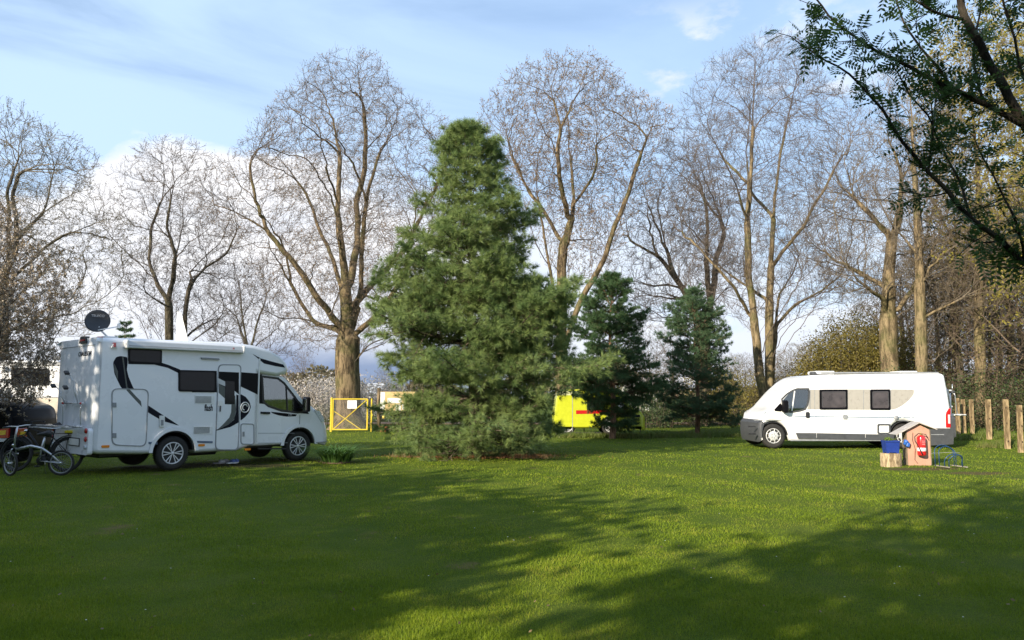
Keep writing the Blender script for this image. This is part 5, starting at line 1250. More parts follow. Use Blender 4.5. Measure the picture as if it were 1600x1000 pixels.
tl = vp('tail_lamp', v5([(882, 462), (900, 438), (914, 430), (916, 600), (876, 600), (874, 490)]), REDL, .02, .02, depth=.15); MB().prism(v5([(892, 488), (910, 488), (912, 566), (894, 566)]), -.026, -.01).build('clear_lens', CLR, tl)
for cx in (vf, vr_):
    R = .43 if cx == vf else .45
    MB().prism(arc(cx, .37, R - .002, 175, 5, 18) + arc(cx, .37, R - .03, 5, 175, 18), .03, VW - .03).build('arch_liner', DARKP, va)
    for yy, o_ in ((.13, -1), (VW - .13, 1)): wheel(va, cx, yy, VR, .215, HUBC, TYRE, 'cap', 9, o_, rr=.63)
for a_, b_ in ((vf + .5, vr_ - .47),): MB().box(((a_ + b_) / 2, .02, .235), (b_ - a_, .05, .05), None, .01).build('sill', SEAMG, va)
und = MB(); und.box((3.1, VW / 2, .34), (4.6, 1.5, .14)); und.box((3.6, .9, .24), (.7, .5, .14), None, .03); und.bar((vf, .1, VR), (vf, VW - .1, VR), .08); und.bar((vr_, .1, VR), (vr_, VW - .1, VR), .08); und.build('chassis', DARKP, va)
# roof pieces
zrf = vn(1350, 584)[1]
rl = MB(); rl.box(((vn(1285, 585)[0] + vn(1470, 585)[0]) / 2, .12, zrf + .03), (vn(1470, 585)[0] - vn(1285, 585)[0], .05, .05), None, .015); rl.build('roof_rail', SEAMG, va)
for (x0, x1, z_, m_, nm_) in ((1284, 1314, 581.5, WPL, 'roof_vent'), (1317, 1352, 582.5, mat('solar_black', (.03, .03, .04), .2), 'solar_panel'), (1418, 1446, 580, WPL, 'roof_vent')):
    a_, b_ = vn(x0, z_)[0], vn(x1, z_)[0]; MB().box(((a_ + b_) / 2, .8, zrf + .05), (b_ - a_, .7, .10 if m_ is WPL else .04), None, .03).build(nm_, m_, va)
MB().box((vn(1280, 584)[0], .5, zrf + .03), (.12, .3, .09), None, .02).build('roof_clip', GREYP, va)
# bike carrier and folded rails at the back doors
xr = vn(1484, 620)[0]; bk_ = MB()
for yy in (.5, 1.3):
    bk_.tube([(xr - .03, yy, 1.92), (xr + .16, yy, 1.84), (xr + .27, yy, 1.60), (xr + .30, yy, 1.2), (xr + .26, yy, .9), (xr + .16, yy, .62)], .026)
for z_ in (1.75, 1.25, .95): bk_.tube([(xr + .25, .35, z_), (xr + .25, 1.5, z_)], .02)
bk_.tube([(xr + .22, .9, .98), (xr + .75, .9, .98)], .022); bk_.tube([(xr + .22, .5, .98), (xr + .75, .5, .98)], .022)
for dx_ in (.42, .62): bk_.box((xr + dx_, .9, 1.0), (.07, 1.2, .03), None, .01)
cr_ = bk_.build('bike_carrier', mat('white_tube', (.70, .70, .70), .3, .2), va)
ar = MB(); ar.tube([(xr + .40, .7, 1.0), (xr + .42, .7, 1.66), (xr + .5, .7, 1.72), (xr + .56, .7, 1.6), (xr + .60, .7, 1.0)], .018); ar.tube([(xr + .48, .7, 1.7), (xr + .50, .7, 1.95)], .012); ar.build('holding_arms', TUBE, cr_)
cl_ = MB(); cl_.box((xr + .5, .7, 1.70), (.1, .1, .08), None, .02); cl_.box((xr + .28, .9, .98), (.1, .1, .1), None, .02); cl_.build('clamps', GREYP, cr_)
# w across the sun, a along it (behind the viewer is negative): trees standing out of the frame that throw the shade on the lawn
SHADE = [(-7.3, -9, 7.3, 2.9, 12000, .2, 'dense leafy tree nearest the viewer on the left'), (-11.5, -8.5, 7.6, 3.0, 12000, .2, 'dense leafy tree second on the left'), (-15.0, -8, 7.1, 2.9, 11000, .2, 'low dense leafy tree third on the left'),
         (-18.8, -7.5, 9.6, 3.0, 9500, .5, 'taller leafy tree at the far left'), (-23.5, -6, 6.6, 2.8, 5000, .5, 'small leafy tree at the far left'),
         (1.5, -10, 12.0, 4.8, 26000, .2, 'tall dense leafy tree behind the viewer'), (8.2, -9, 12.0, 4.5, 24000, .2, 'tall leafy tree behind on the right'), (13.6, -9, 11.0, 4.2, 16000, .2, 'tall leafy tree furthest on the right')]
# ---------------- generic small van/car builder for the vehicles further off ----------------
YELP = mat('fluorescent_yellow', (.46, .50, .02), .4, var=.06, coat=.4)
def yellow_van():
    Y = 31.5; o = at(862, 684, Y); f = lambda px, py: (at(px, py, Y).x - o.x, at(px, py, Y).z)
    t = thing('delivery_van', (o.x, Y, 0), 'bright yellow high roofed van mostly hidden behind the pines', 'van')
    wz = f(954, 670)[0]; L = f(1006, 680)[0]
    P = [f(868, 676), f(866, 650), f(870, 622), f(874, 611), f(882, 608), f(958, 608), f(972, 613), f(984, 637), f(998, 642), f(1004, 652), f(1005, 674), (L - .1, .3), (wz + .38, .3)] + arc(wz, .34, .37, 0, 180, 10) + [(wz - .4, .28), (.95, .28)] + arc(.6, .34, .0, 0, 180, 1)[:0] + [(.2, .28)]
    wn = [f(955, 620), f(968, 620), f(979, 638), f(977, 643), f(955, 643)]
    loft('body', fillet(P, [.05, .05, .05, .05, .05, .1, .1, .1, .1, .06, .06, 0, 0] + [0] * 11 + [0, 0, 0]), 1.9, [(0, .06), (.03, .02), (.08, 0)], [YELP, LIN], t, holes=[wn], bulge=lambda u, z, q: .2 * q ** .6 * max(0, min(1, (u - wz) / .8)))
    MB().prism(inset(ccw(wn), -.01), .004, .01).build('side_window', GLASS, t)
    q = lambda n, R, m, pr=.006: MB().prism([f(*p) for p in R], -pr, .01).build(n, m, t)
    q('roof_band', [(872, 618), (876, 611), (905, 611), (905, 617)], mat('pale_band', (.6, .62, .35), .4))
    q('window', [(917, 621), (945, 621), (945, 641), (917, 641)], DGL, .012)
    q('red_band', [(900, 641), (950, 641), (950, 646), (900, 647)], REDL); q('grey_band', [(951, 646), (1000, 648), (1000, 652), (951, 650)], NAVY)
    q('door_seam', [(894, 616), (895, 616), (895, 674), (894, 674)], SEAM, .004); q('door_seam', [(948, 616), (949, 616), (949, 660), (948, 672)], SEAM, .004)
    q('sill', [(868, 675), (940, 675), (940, 679), (868, 679)], DARKP, .012)
    wheel(t, wz, .12, .34, .2, ALLOY, TYRE, 'spoke', 6, -1); wheel(t, wz, 1.78, .34, .2, ALLOY, TYRE, 'spoke', 6, 1)
    wheel(t, .62, .14, .34, .2, ALLOY, TYRE, 'spoke', 6, -1); wheel(t, .62, 1.78, .34, .2, ALLOY, TYRE, 'spoke', 6, 1)
    return t
yellow_van()
def left_motorhome():
    Y = 20.5; o = at(98, 690, Y); f = lambda px, py: (at(px, py, Y).x - o.x, at(px, py, Y).z)
    t = thing('motorhome', (o.x, Y, 0), 'white motorhome behind the blossoming tree at the left edge of the photo', 'motorhome')
    Lx = f(-260, 600)[0]
    P = fillet([(Lx, .5), (0, .5), f(97, 570), f(90, 562), (Lx + .3, f(0, 562)[1]), (Lx, f(0, 580)[1])], [.05, .05, .1, .1, .2, .2])
    loft('body', P, 2.2, [(0, .08), (.02, .03), (.08, 0)], [WHITE, LIN], t)
    q = lambda n, R, m, pr=.01, par=t: MB().prism(fillet(ccw([f(*p) for p in R]), .04), -pr, .01).build(n, m, par)
    w_ = q('window', [(18, 574), (77, 576), (77, 602), (18, 602)], BLK, .02); MB().prism([f(*p) for p in [(22, 578), (73, 579), (73, 599), (22, 599)]], -.03, -.01).build('pane', DGL, w_)
    q('beige_panel', [(48, 622), (96, 622), (94, 686), (48, 686)], mat('beige_panel', (.50, .44, .36), .5, coat=.2), .008)
    q('locker', [(-120, 622), (-10, 622), (-10, 680), (-120, 680)], WPL, .008); q('seam', [(-200, 619), (97, 620), (97, 621.5), (-200, 620.5)], SEAM, .012)
    q('roof_rim', [(-200, 564), (96, 566), (96, 571), (-200, 569)], SEAMG, .02)
    MB().box((f(70, 550)[0], 1.1, f(70, 557)[1]), (.6, .6, .16), None, .04).build('roof_vent', GREYP, t)
    for u in (-1.4, -4.4):
        for y_, s_ in ((.14, -1), (2.06, 1)): wheel(t, u, y_, .34, .2, ALLOY, TYRE, 'spoke', 6, s_)
    MB().box((Lx / 2, 1.1, .5), (abs(Lx) - .6, 1.6, .14)).build('chassis', DARKP, t)
left_motorhome()
def dark_car():
    Y = 17.0; o = at(16, 697, Y); f = lambda px, py: (at(px, py, Y).x - o.x, at(px, py, Y).z)
    t = thing('parked_car', (o.x, Y, 0), 'black car with a red and yellow tail lamp behind the bicycles', 'car')
    r = -.85
    P = [(0, .42), f(16, 655), f(13, 640), f(6, 634), f(-9, 629), (-2.4, f(0, 627)[1]), (-3.0, 1.05), (-3.9, .95), (-4.1, .7), (-4.05, .3), (-3.72, .3)] + arc(-3.35, .32, .36, 180, 0, 10)[::1] + [(-2.9, .26), (r - .4, .26)] + arc(r, .32, .36, 180, 0, 10) + [(r + .4, .3), (-.05, .32)]
    wn = [(-.45, 1.0), (-.6, 1.22), (-2.3, 1.24), (-2.75, 1.03)]
    loft('body', fillet(P, [.05, .05, .05, .1, .1, .2, .2, .1, .1, .05, 0] + [0] * 11 + [0, 0] + [0] * 11 + [0, .05]), 1.75, [(0, .07), (.03, .03), (.1, 0)], [BLK, LIN], t, holes=[wn], bulge=lambda u, z, q: .12 * q ** .6 * max(0, min(1, (u + .7) / .7)))
    MB().prism(inset(ccw(wn), -.01), .004, .01).build('side_window', GLASS, t)
    tl = MB(); tl.prism([f(*p) for p in [(-8, 671), (15, 669), (14, 684), (-9, 685)]], -.03, .08); lo_ = tl.build('tail_lamp', REDL, t)
    MB().prism([f(*p) for p in [(-2, 673), (11, 672), (10, 679), (-2, 680)]], -.04, -.01).build('indicator', YEL, lo_)
    MB().box((.06, .25, f(0, 677)[1]), (.06, .36, .20), None, .02).build('tail_lamp', REDL, t); MB().box((.09, .25, f(0, 677)[1] - .02), (.03, .18, .09), None, .01).build('indicator', YEL, t)
    MB().prism([f(*p) for p in [(-80, 686), (15, 685), (14, 690), (-80, 691)]], -.04, .05).build('bumper_strip', WPL, t)
    for u in (r, -3.35):
        for y_, s_ in ((.1, -1), (1.65, 1)): wheel(t, u, y_, .31, .19, ALLOY, TYRE, 'spoke', 5, s_)
dark_car()

# ---------------- bicycles ----------------
def bike(label, loc, rz, roll, R1_, R2_, wb, frame_m, low, tyre_m, rim_m, seat_h, bar_h, mud=False, rack=False, steer=0., ts=.018, bag=False):
    t = thing('bicycle', loc, label, 'bicycle', 'bicycles beside the motorhome', rz); t.rotation_euler = (roll, 0, rz)
    def wl(x, R, par, st=0.):
        M = Matrix.Translation((x, 0, R)) @ Matrix.Rotation(st, 4, 'Z') @ Matrix.Rotation(math.pi / 2, 4, 'X')
        ty = MB(); ty.tube([M @ Vector(((R - ts) * math.cos(a * .2244), (R - ts) * math.sin(a * .2244), 0)) for a in range(28)], ts, 8, closed=True); w = ty.build('wheel', tyre_m, par)
        r_ = MB(); r_.tube([M @ Vector(((R - 2.3 * ts) * math.cos(a * .2244), (R - 2.3 * ts) * math.sin(a * .2244), 0)) for a in range(28)], ts * .55, 6, closed=True); r_.build('rim', rim_m, w)
        s = MB()
        for a in range(24):
            q = a * .2618; s.tube([M @ Vector((.022 * math.cos(q + .6), .022 * math.sin(q + .6), .028 * (1 if a % 2 else -1))), M @ Vector(((R - 2.2 * ts) * math.cos(q), (R - 2.2 * ts) * math.sin(q), 0))], .0018, 3, cap=False)
        s.build('spokes', rim_m, w); h = MB(); h.lathe([(.012, -.05), (.026, -.03), (.02, 0), (.026, .03), (.012, .05)], 12, M); h.build('hub', CHROME, w)
        return w
    bb = (wb * .42, 0, R2_ * (.85 if not low else 1.15)); hd = Vector((wb * .80 if not low else wb * .86, 0, bar_h - .22)); st = Vector((wb * .28, 0, seat_h - .18))
    wl(0, R2_, t)
    f = MB()
    if low:   # folding frame: one curved main tube
        f.tube([(.02, 0, R2_ + .0), (wb * .2, 0, R2_ + .16), (wb * .38, 0, R2_ + .28), (wb * .6, 0, R2_ + .33), (hd.x, 0, hd.z - .22)], [.015, .02, .026, .028, .03], 10)
        f.tube([bb, (wb * .40, 0, R2_ + .28), (wb * .33, 0, seat_h - .03)], .016, 8); f.tube([(0, .05, R2_), (wb * .2, .04, R2_ + .02), bb], .010, 6); f.tube([(0, -.05, R2_), (wb * .2, -.04, R2_ + .02), bb], .010, 6)
        sx = wb * .33
    else:
        top = Vector((wb * .31, 0, seat_h - .22)); f.tube([hd, bb], .02, 8); f.tube([hd + Vector((0, 0, .1)), top], .016, 8); f.tube([bb, top, top + Vector((-.02, 0, .2))], .016, 8)
        for s in (-1, 1): f.tube([(0, .055 * s, R2_), (bb[0] - .05, .03 * s, bb[2])], .009, 6); f.tube([(0, .055 * s, R2_), top], .008, 6)
        sx = wb * .29
    f.build('frame', frame_m, t)
    fw = thing('fork', (0, 0, 0), None, None); fw.parent = t; 
    fk = MB(); S_ = Matrix.Translation((wb - .05, 0, 0)) @ Matrix.Rotation(steer, 4, 'Z') @ Matrix.Translation((-(wb - .05), 0, 0))
    ft_ = Vector((hd.x + .03, 0, hd.z))
    for s in (-1, 1): fk.tube([S_ @ Vector((wb, .05 * s, R1_)), S_ @ Vector((wb - .06, .05 * s, R1_ + R1_ * 1.0)), S_ @ Vector((ft_.x + .02, .03 * s, R1_ * 2.15))], .011, 6)
    fk.tube([S_ @ Vector((ft_.x + .02, 0, R1_ * 2.15)), S_ @ ft_, S_ @ Vector((hd.x - .04, 0, bar_h))], .018, 8)
    bpy.data.objects.remove(fw)
    fk.build('fork', frame_m, t)
    w1 = wl(wb, R1_, t, steer)
    if steer: 
        w1.matrix_local = Matrix.Identity(4)
    hb = MB(); hb.tube([S_ @ Vector((hd.x - .10, -.30, bar_h + .01)), S_ @ Vector((hd.x - .06, -.15, bar_h + .02)), S_ @ Vector((hd.x - .02, 0, bar_h)), S_ @ Vector((hd.x - .06, .15, bar_h + .02)), S_ @ Vector((hd.x - .10, .30, bar_h + .01))], .012, 8); ho = hb.build('handlebar', DARKP if not low else TUBE, t)
    gr = MB()
    for s in (-1, 1): gr.tube([S_ @ Vector((hd.x - .10, .30 * s, bar_h + .01)), S_ @ Vector((hd.x - .14, .20 * s, bar_h + .012))], .018, 8)
    gr.build('grips', DARKP, ho)
    sd = MB(); sd.tube([(sx - .13, 0, seat_h + .01), (sx - .07, 0, seat_h + .02), (sx, 0, seat_h + .015), (sx + .08, 0, seat_h + .01), (sx + .15, 0, seat_h)], [.035, .075, .05, .03, .018], 10); so_ = sd.build('saddle', DARKP, t)
    so_.scale = (1, 1, 1); p_ = MB(); p_.tube([(sx, 0, seat_h), (sx + .02, 0, seat_h - .25)], .013, 8); p_.build('seat_post', TUBE, t)
    ck = MB(); Mc = Matrix.Translation(bb) @ Matrix.Rotation(math.pi / 2, 4, 'X'); ck.lathe([(.0, .05), (.09, .05), (.092, .054), (.0, .056)], 24, Mc); ck.bar(Vector(bb) + Vector((0, -.07, 0)), Vector(bb) + Vector((.10, -.075, -.12)), .02, .012); ck.bar(Vector(bb) + Vector((0, .07, 0)), Vector(bb) + Vector((-.10, .075, .12)), .02, .012)
    ck.box(Vector(bb) + Vector((.10, -.12, -.12)), (.09, .08, .02), None, .005); ck.box(Vector(bb) + Vector((-.10, .12, .12)), (.09, .08, .02), None, .005); ck.build('cranks', DARKP, t)
    ch = MB(); ch.tube([(bb[0], -.053, bb[2] + .09), (0, -.053, R2_ + .04), (-.04, -.053, R2_), (0, -.053, R2_ - .04), (bb[0], -.053, bb[2] - .09)], .005, 4); ch.build('chain', DARKP, t)
    ks = MB(); ks.tube([(bb[0] - .08, -.03, bb[2] - .02), (bb[0] - .02, -.20, .01)], .009, 6); ks.build('kickstand', TUBE, t)
    if mud:
        for x, R, a0, a1, S2 in ((0, R2_, 5, 190, Matrix()), (wb, R1_, 20, 150, S_)):
            g = MB(); k = 12
            for i in range(k):
                A, B = (math.radians(a0 + (a1 - a0) * (i + q) / k) for q in (0, 1))
                g.bar(S2 @ Vector((x + (R + .02) * math.cos(A), 0, R + (R + .02) * math.sin(A))), S2 @ Vector((x + (R + .02) * math.cos(B), 0, R + (R + .02) * math.sin(B))), .055, .012, .003)
            g.build('mudguard', DARKP, t)
    if rack:
        k = MB(); z_ = R2_ * 2 + .06
        for s in (-1, 1): k.tube([(0, .06 * s, R2_), (-.02, .06 * s, z_), (-.20, .05 * s, z_)], .006, 6); k.tube([(-.22, .05 * s, z_), (sx - .02, .05 * s, z_)], .006, 6)
        for x in (-.2, -.1, 0, .1): k.tube([(x, -.05, z_), (x, .05, z_)], .005, 6)
        ko = k.build('luggage_rack', DARKP, t)
        if bag: MB().box((-.08, 0, z_ + .035), (.30, .14, .055), None, .02).build('strap_pad', mat('yellow_pad', (.75, .60, .03), .6), ko)
    lp = MB(); lp.lathe([(.0, .04), (.03, .03), (.032, 0), (.015, -.03)], 12, S_ @ Matrix.Translation((hd.x + .06, 0, R1_ * 2.15 + .06)) @ Matrix.Rotation(math.pi / 2, 4, 'Y')); lp.build('headlamp', CHROME, t)
    cb = MB(); cb.tube([S_ @ Vector((hd.x - .04, -.08, bar_h)), S_ @ Vector((hd.x + .12, -.10, bar_h + .02)), S_ @ Vector((hd.x + .12, -.05, bar_h - .15)), (hd.x - .02, -.02, hd.z - .05), (bb[0] + .1, -.02, bb[2] + .2)], .0035, 4); cb.build('brake_cable', DARKP, t)
    return t
FRS = mat('silver_frame', (.55, .56, .58), .3, .7, var=.05); FRD = mat('dark_frame', (.012, .013, .018), .4, spec=.3)
A1 = gp(102, 741); B1 = gp(22, 736)
ba = math.atan2(B1.y - A1.y, B1.x - A1.x)
k_ = 15.2; A1 = Vector(((102 - 800) / 1206 * k_, k_, .02)); B1 = Vector(((23 - 800) / 1206 * (k_ - .1), k_ - .1, .02)); ba = math.atan2(B1.y - A1.y, B1.x - A1.x)
bike('silver folding bicycle with small wheels, standing in front of the black bicycle', A1, ba, -.06, .25, .25, (B1 - A1).length, FRS, True, TYRE, mat('grey_rim', (.35, .36, .37), .4, .6), .80, .96, steer=-.6, ts=.022)
k_ = 15.9; A2 = Vector(((109 - 800) / 1206 * k_, k_, .02)); B2 = Vector(((30 - 800) / 1206 * (k_ + .1), k_ + .1, .02)); ba = math.atan2(B2.y - A2.y, B2.x - A2.x)
bike('large black bicycle with mudguards and a yellow pad on its rack, behind the silver one', A2, ba, .07, .36, .36, (B2 - A2).length, FRD, False, TYRE, mat('dark_rim', (.05, .05, .055), .4, .5), .92, 1.02, mud=True, rack=True, bag=True, ts=.026)

# ---------------- yellow gate, posts and fences ----------------
YG = mat('yellow_paint', (.58, .43, .02), .45, var=.08, bump=.1); WIRE = mat('galvanised_wire', (.24, .24, .23), .5, .5); WIREG = mat('green_wire', (.05, .085, .04), .6)
GY = 35.0
def mesh_wires(u0, u1, z0, z1, st, r=.004, y=0.):
    """diamond wire mesh between u0..u1 and z0..z1"""
    P, Q = [], []; H = z1 - z0; n = int((u1 - u0 + H) / st) + 1
    for i in range(n):
        a = u0 - H + i * st
        for sgn in (1, -1):
            s0, s1 = max(0, (u0 - a)), min(H, u1 - a)
            if s1 <= s0: continue
            if sgn == 1: P.append((a + s0, y, z0 + s0)); Q.append((a + s1, y, z0 + s1))
            else: P.append((a + s0, y + .004, z1 - s0)); Q.append((a + s1, y + .004, z1 - s1))
    P, Q = np.array(P), np.array(Q)
    return frusta(P, Q, np.full(len(P), r), np.full(len(P), r), k=3)
gl = at(519.5, 673, GY); gr_ = at(573.5, 672, GY); gt = at(545, 623.5, GY).z; gw = gr_.x - gl.x
gate = thing('metal_gate', (gl.x, GY, 0), 'yellow framed wire mesh gate with crossed braces and a blank white sign', 'gate')
m_ = MB()
for a, b in (((0, 0, .08), (gw, 0, .08)), ((0, 0, gt), (gw, 0, gt)), ((0, 0, .05), (0, 0, gt)), ((gw, 0, .05), (gw, 0, gt))): m_.bar(a, b, .06, .05, .006)
m_.build('gate_frame', YG, gate)
m_ = MB(); m_.bar((.03, -.01, .10), (gw - .03, -.01, gt - .03), .04, .03); m_.bar((.05, .02, gt * .62), (gw * .80, .02, .10), .04, .03); m_.build('brace', YG, gate)
m_ = MB(); m_.box((-.07, 0, gt / 2 + .02), (.09, .09, gt + .1), None, .01); m_.build('gate_post', YG, gate)
v, f = mesh_wires(.03, gw - .03, .1, gt - .03, .075); np_obj('wire_mesh', [(v, f, 0)], WIRE, gate)
c = at(550.5, 632, GY); MB().box((c.x - gl.x, -.045, c.z), (.42, .012, .36)).build('sign_plate', mat('white_sign', (.82, .82, .82), .4, var=.03), gate)
p = at(580, 672, GY); pt = thing('gate_post', (p.x, GY, 0), 'slim yellow post standing alone just right of the gate', 'post'); m_ = MB(); m_.box((0, 0, gt / 2), (.06, .06, gt + .05), None, .01); m_.build('pole', YG, pt)
m_ = MB(); m_.box((.035, 0, gt * .5), (.03, .05, .12), None, .005); m_.build('latch', YG, pt)
# brown notice board post, sheets
NB = at(590, 672, GY); nb = thing('notice_board', (NB.x, GY + .2, 0), 'brown post carrying a pale notice board half hidden by the pine', 'notice board')
m_ = MB(); m_.tube([(0, 0, -.05), (.02, 0, .5), (-.03, 0, 1.1), (0, 0, at(590, 606, GY).z)], [.10, .085, .07, .075], 8); m_.tube([(2.0, 0, -.05), (2.0, 0, at(590, 608, GY).z)], .06, 8); m_.build('post', BK, nb)
ubx = lambda px: (px - 590) / 1206 * GY
bz0, bz1 = at(600, 642, GY).z, at(600, 612, GY).z
m_ = MB(); m_.box((ubx(620), -.06, (bz0 + bz1) / 2), (ubx(646) - ubx(592), .04, bz1 - bz0), None, .005); bo = m_.build('board', mat('ochre_board', (.50, .36, .16), .7), nb)
PAP = mat('paper_sheet', (.72, .72, .68), .7, var=.05)
for (x0, x1, y0, y1) in ((593, 600, 613, 640), (604, 626, 622, 630), (617, 625, 632, 642), (627, 633, 632, 640)):
    m_ = MB(); m_.box(((ubx(x0) + ubx(x1)) / 2, -.085, (at(600, y0, GY).z + at(600, y1, GY).z) / 2), (ubx(x1) - ubx(x0), .006, at(600, y0, GY).z - at(600, y1, GY).z)); m_.build('paper', PAP, bo)
# chain link fence along the far edge of the lawn
FY = 34.6; fx0, fx1 = X_at(648, FY), X_at(1176, FY)
fn = thing('wire_fence', (fx0, FY, 0), 'low grey green chain link fence along the far edge of the lawn', 'fence'); v, f = mesh_wires(0, fx1 - fx0, .03, 1.1, .11, .0045); np_obj('wire_mesh', [(v, f, 0)], WIREG, fn)
for i in range(7):
    x = (fx1 - fx0) * i / 6; m_ = MB(); m_.tube([(x, 0, -.05), (x, 0, 1.16)], .024, 8); m_.build('fence_post', mat('fence_post', (.20, .19, .15), .8) if i == 0 else bpy.data.materials['fence_post'], fn)
m_ = MB(); m_.tube([(0, 0, 1.1), (fx1 - fx0, 0, 1.1)], .008, 4); m_.build('top_wire', WIREG, fn)
F2 = thing('wire_fence', (X_at(300, 40), 40, 0), 'wire fence beyond the lawn between the motorhome nose and the gate', 'fence'); v, f = mesh_wires(0, X_at(512, 40) - X_at(300, 40), .03, 1.2, .13, .005); np_obj('wire_mesh', [(v, f, 0)], WIREG, F2)
for i in range(5): m_ = MB(); x = (X_at(512, 40) - X_at(300, 40)) * i / 4; m_.tube([(x, 0, -.05), (x, 0, 1.25)], .03, 8); m_.build('fence_post', bpy.data.materials['fence_post'], F2)
# yellow marker post beside the van and slim stakes
p = at(1188, 660, 31); s_ = thing('marker_post', (p.x, 31, 0), 'short yellow marker post showing above the van bonnet', 'post'); m_ = MB(); m_.box((0, 0, at(1188, 634, 31).z / 2), (.08, .08, at(1188, 634, 31).z), None, .01); m_.build('pole', YG, s_)
m_ = MB(); m_.box((0, 0, at(1188, 634, 31).z + .01), (.09, .09, .03), None, .008); m_.build('cap', YG, s_)
# clay pots and hanging cups
for x, lab, c_, sc in ((597.5, 'orange clay flower pot left of its pair by the notice board post', (.50, .17, .06), 1.), (604, 'orange clay flower pot right of its pair by the notice board post', (.45, .15, .06), .95)):
    Yp = 34.4; t = thing('flower_pot', (X_at(x, Yp), Yp, 0), lab, 'flower pot', 'clay pots by the notice board'); m_ = MB(); m_.lathe([(0, 0), (.07 * sc, 0), (.10 * sc, .2 * sc), (.115 * sc, .2 * sc), (.12 * sc, .26 * sc), (.10 * sc, .26 * sc), (.095 * sc, .22 * sc), (0, .21 * sc)], 18); m_.build('pot', mat('terracotta', c_, .8), t)
    bb_ = MB(); 
    for q in range(8): bb_.tube([(0, 0, .2 * sc), (.05 * math.cos(q), .05 * math.sin(q), .3 * sc)], .008, 4)
    bb_.build('plant', DKG, t)
for x, y, lab, c_ in ((599.5, 652, 'small yellow cup hanging on the fence by the notice board', (.75, .55, .12)), (609.5, 650, 'small pale blue cup hanging on the fence by the notice board', (.45, .60, .75))):
    q = at(x, y, 34.7); t = thing('hanging_cup', (q.x, 34.7, q.z - .06), lab, 'cup'); m_ = MB(); m_.lathe([(0, 0), (.05, 0), (.065, .13), (.055, .13), (.045, .02), (0, .015)], 14); m_.build('cup', mat('cup_paint', c_, .4), t); m_ = MB(); m_.tube([(0, -.06, .12), (0, -.02, .2), (0, .05, .22), (0, .06, .12)], .005, 4); m_.build('hook', WIRE, t)
m_ = MB(); m_.tube([(X_at(593, 34.7), 34.72, at(600, 645.5, 34.7).z + .02), (X_at(652, 34.7), 34.72, at(600, 645.5, 34.7).z + .02)], .012, 6); tag(m_.build('fence_rail', BK), 'thin wooden rail beside the notice board holding two cups', 'rail')
# wooden posts right
WOOD = bark('post_wood', (.20, .14, .075), (.42, .31, .17), 0, scale=5, bump=.5)
wl_ = ['short looking wooden post hidden mostly by the bicycle carrier of the van', 'second wooden post from the van, just right of its bicycle carrier', 'third wooden post from the van, slightly leaning left', 'fourth wooden post from the van with a knot near its top', 'fifth wooden post from the van with a dark knot near its top', 'lowest wooden post at the right edge of the photo']
for i, (xt, xb, yt, yb, w) in enumerate([(1495, 1498, 622, 683, 7), (1504, 1507, 624, 682, 7), (1517, 1520, 624, 683, 7), (1543.5, 1546, 624, 690, 9), (1571, 1574.5, 624, 698.5, 9.5), (1592.5, 1594.5, 633, 703, 9)]):
    w *= .68; Y = 1.55 * 1206 / (yb - 618.5) * .985; B = at(xb, yb, Y); T = at(xt, yt, Y); z0 = float(hgt(np.array(B.x), np.array(Y))); ww = w / 1206 * Y
    t = thing('wooden_post', (B.x, Y, z0), wl_[i], 'post', 'row of wooden posts'); h = T.z - z0; lx = T.x - B.x
    m_ = MB(); k = 5
    for j in range(k):
        a, b = j / k, (j + 1) / k
        m_.add([((lx * q + sx * ww / 2 * (1 + .05 * math.sin(j * 3 + i + sx)), sy * ww * .42, -.1 + (h + .1) * q)) for q in (a, b) for sx, sy in ((-1, -1), (1, -1), (1, 1), (-1, 1))], [(0, 1, 5, 4), (1, 2, 6, 5), (2, 3, 7, 6), (3, 0, 4, 7)] + ([(4, 5, 6, 7)] if j == k - 1 else []))
    m_.build('post', WOOD, t)
    m_ = MB(); r_ = random.Random(i)
    for q in range(3): zz = h * (.86 - .33 * q + r_.uniform(-.05, .05)); m_.lathe([(.028, -.003), (.022, .004), (.0, .006)], 10, Matrix.Translation((lx * zz / h + r_.uniform(-.3, .3) * ww, -ww * .42, zz)) @ Matrix.Rotation(math.pi / 2, 4, 'X') @ Matrix.Diagonal((.7, 1.3, 1, 1)))
    m_.build('knots', mat('knot', (.035, .022, .012), .9) if i == 0 else bpy.data.materials['knot'], t)
# ---------------- fire point ----------------
HY = 18.0; hc = at(1437, 725, HY); hut = thing('fire_point_hut', (hc.x, HY, 0), 'small pink wooden hut board with a pitched roof, holding the fire extinguisher', 'fire point', None, -.10)
k = HY / 1206; hw = 16.5 * k; h0 = (725 - 674) * k; h1 = at(1437, 661, HY).z
PINK = mat('pink_board', (.50, .27, .19), .7, var=.08, scale=5, bump=.15, dirt=((.30, .22, .14), .05, .4, .6)); WD = mat('grey_brown_wood', (.20, .15, .10), .8, var=.25)
m_ = MB(); m_.prism([(-hw, -.03), (hw, -.03), (hw, h0 + .03), (0, h1 - .02), (-hw, h0 + .03)], .0, .03); m_.build('front_board', PINK, hut)
for sg in (-1, 1): m_ = MB(); m_.box((sg * (hw + .012), .12, h0 / 2), (.024, .24, h0 + .05)); m_.build('side_board', WD, hut)
m_ = MB(); zt_ = h1 + .0
m_.prism([(-hw - .27, h0 - .10), (.0, zt_), (.0, zt_ + .03), (-hw - .29, h0 - .085)], -.10, .34); m_.prism([(.0, zt_), (hw + .13, h0 + .035), (hw + .15, h0 + .05), (.0, zt_ + .03)], -.10, .34); m_.build('roof', mat('felt_roof', (.40, .37, .34), .75, var=.15, bump=.3), hut)
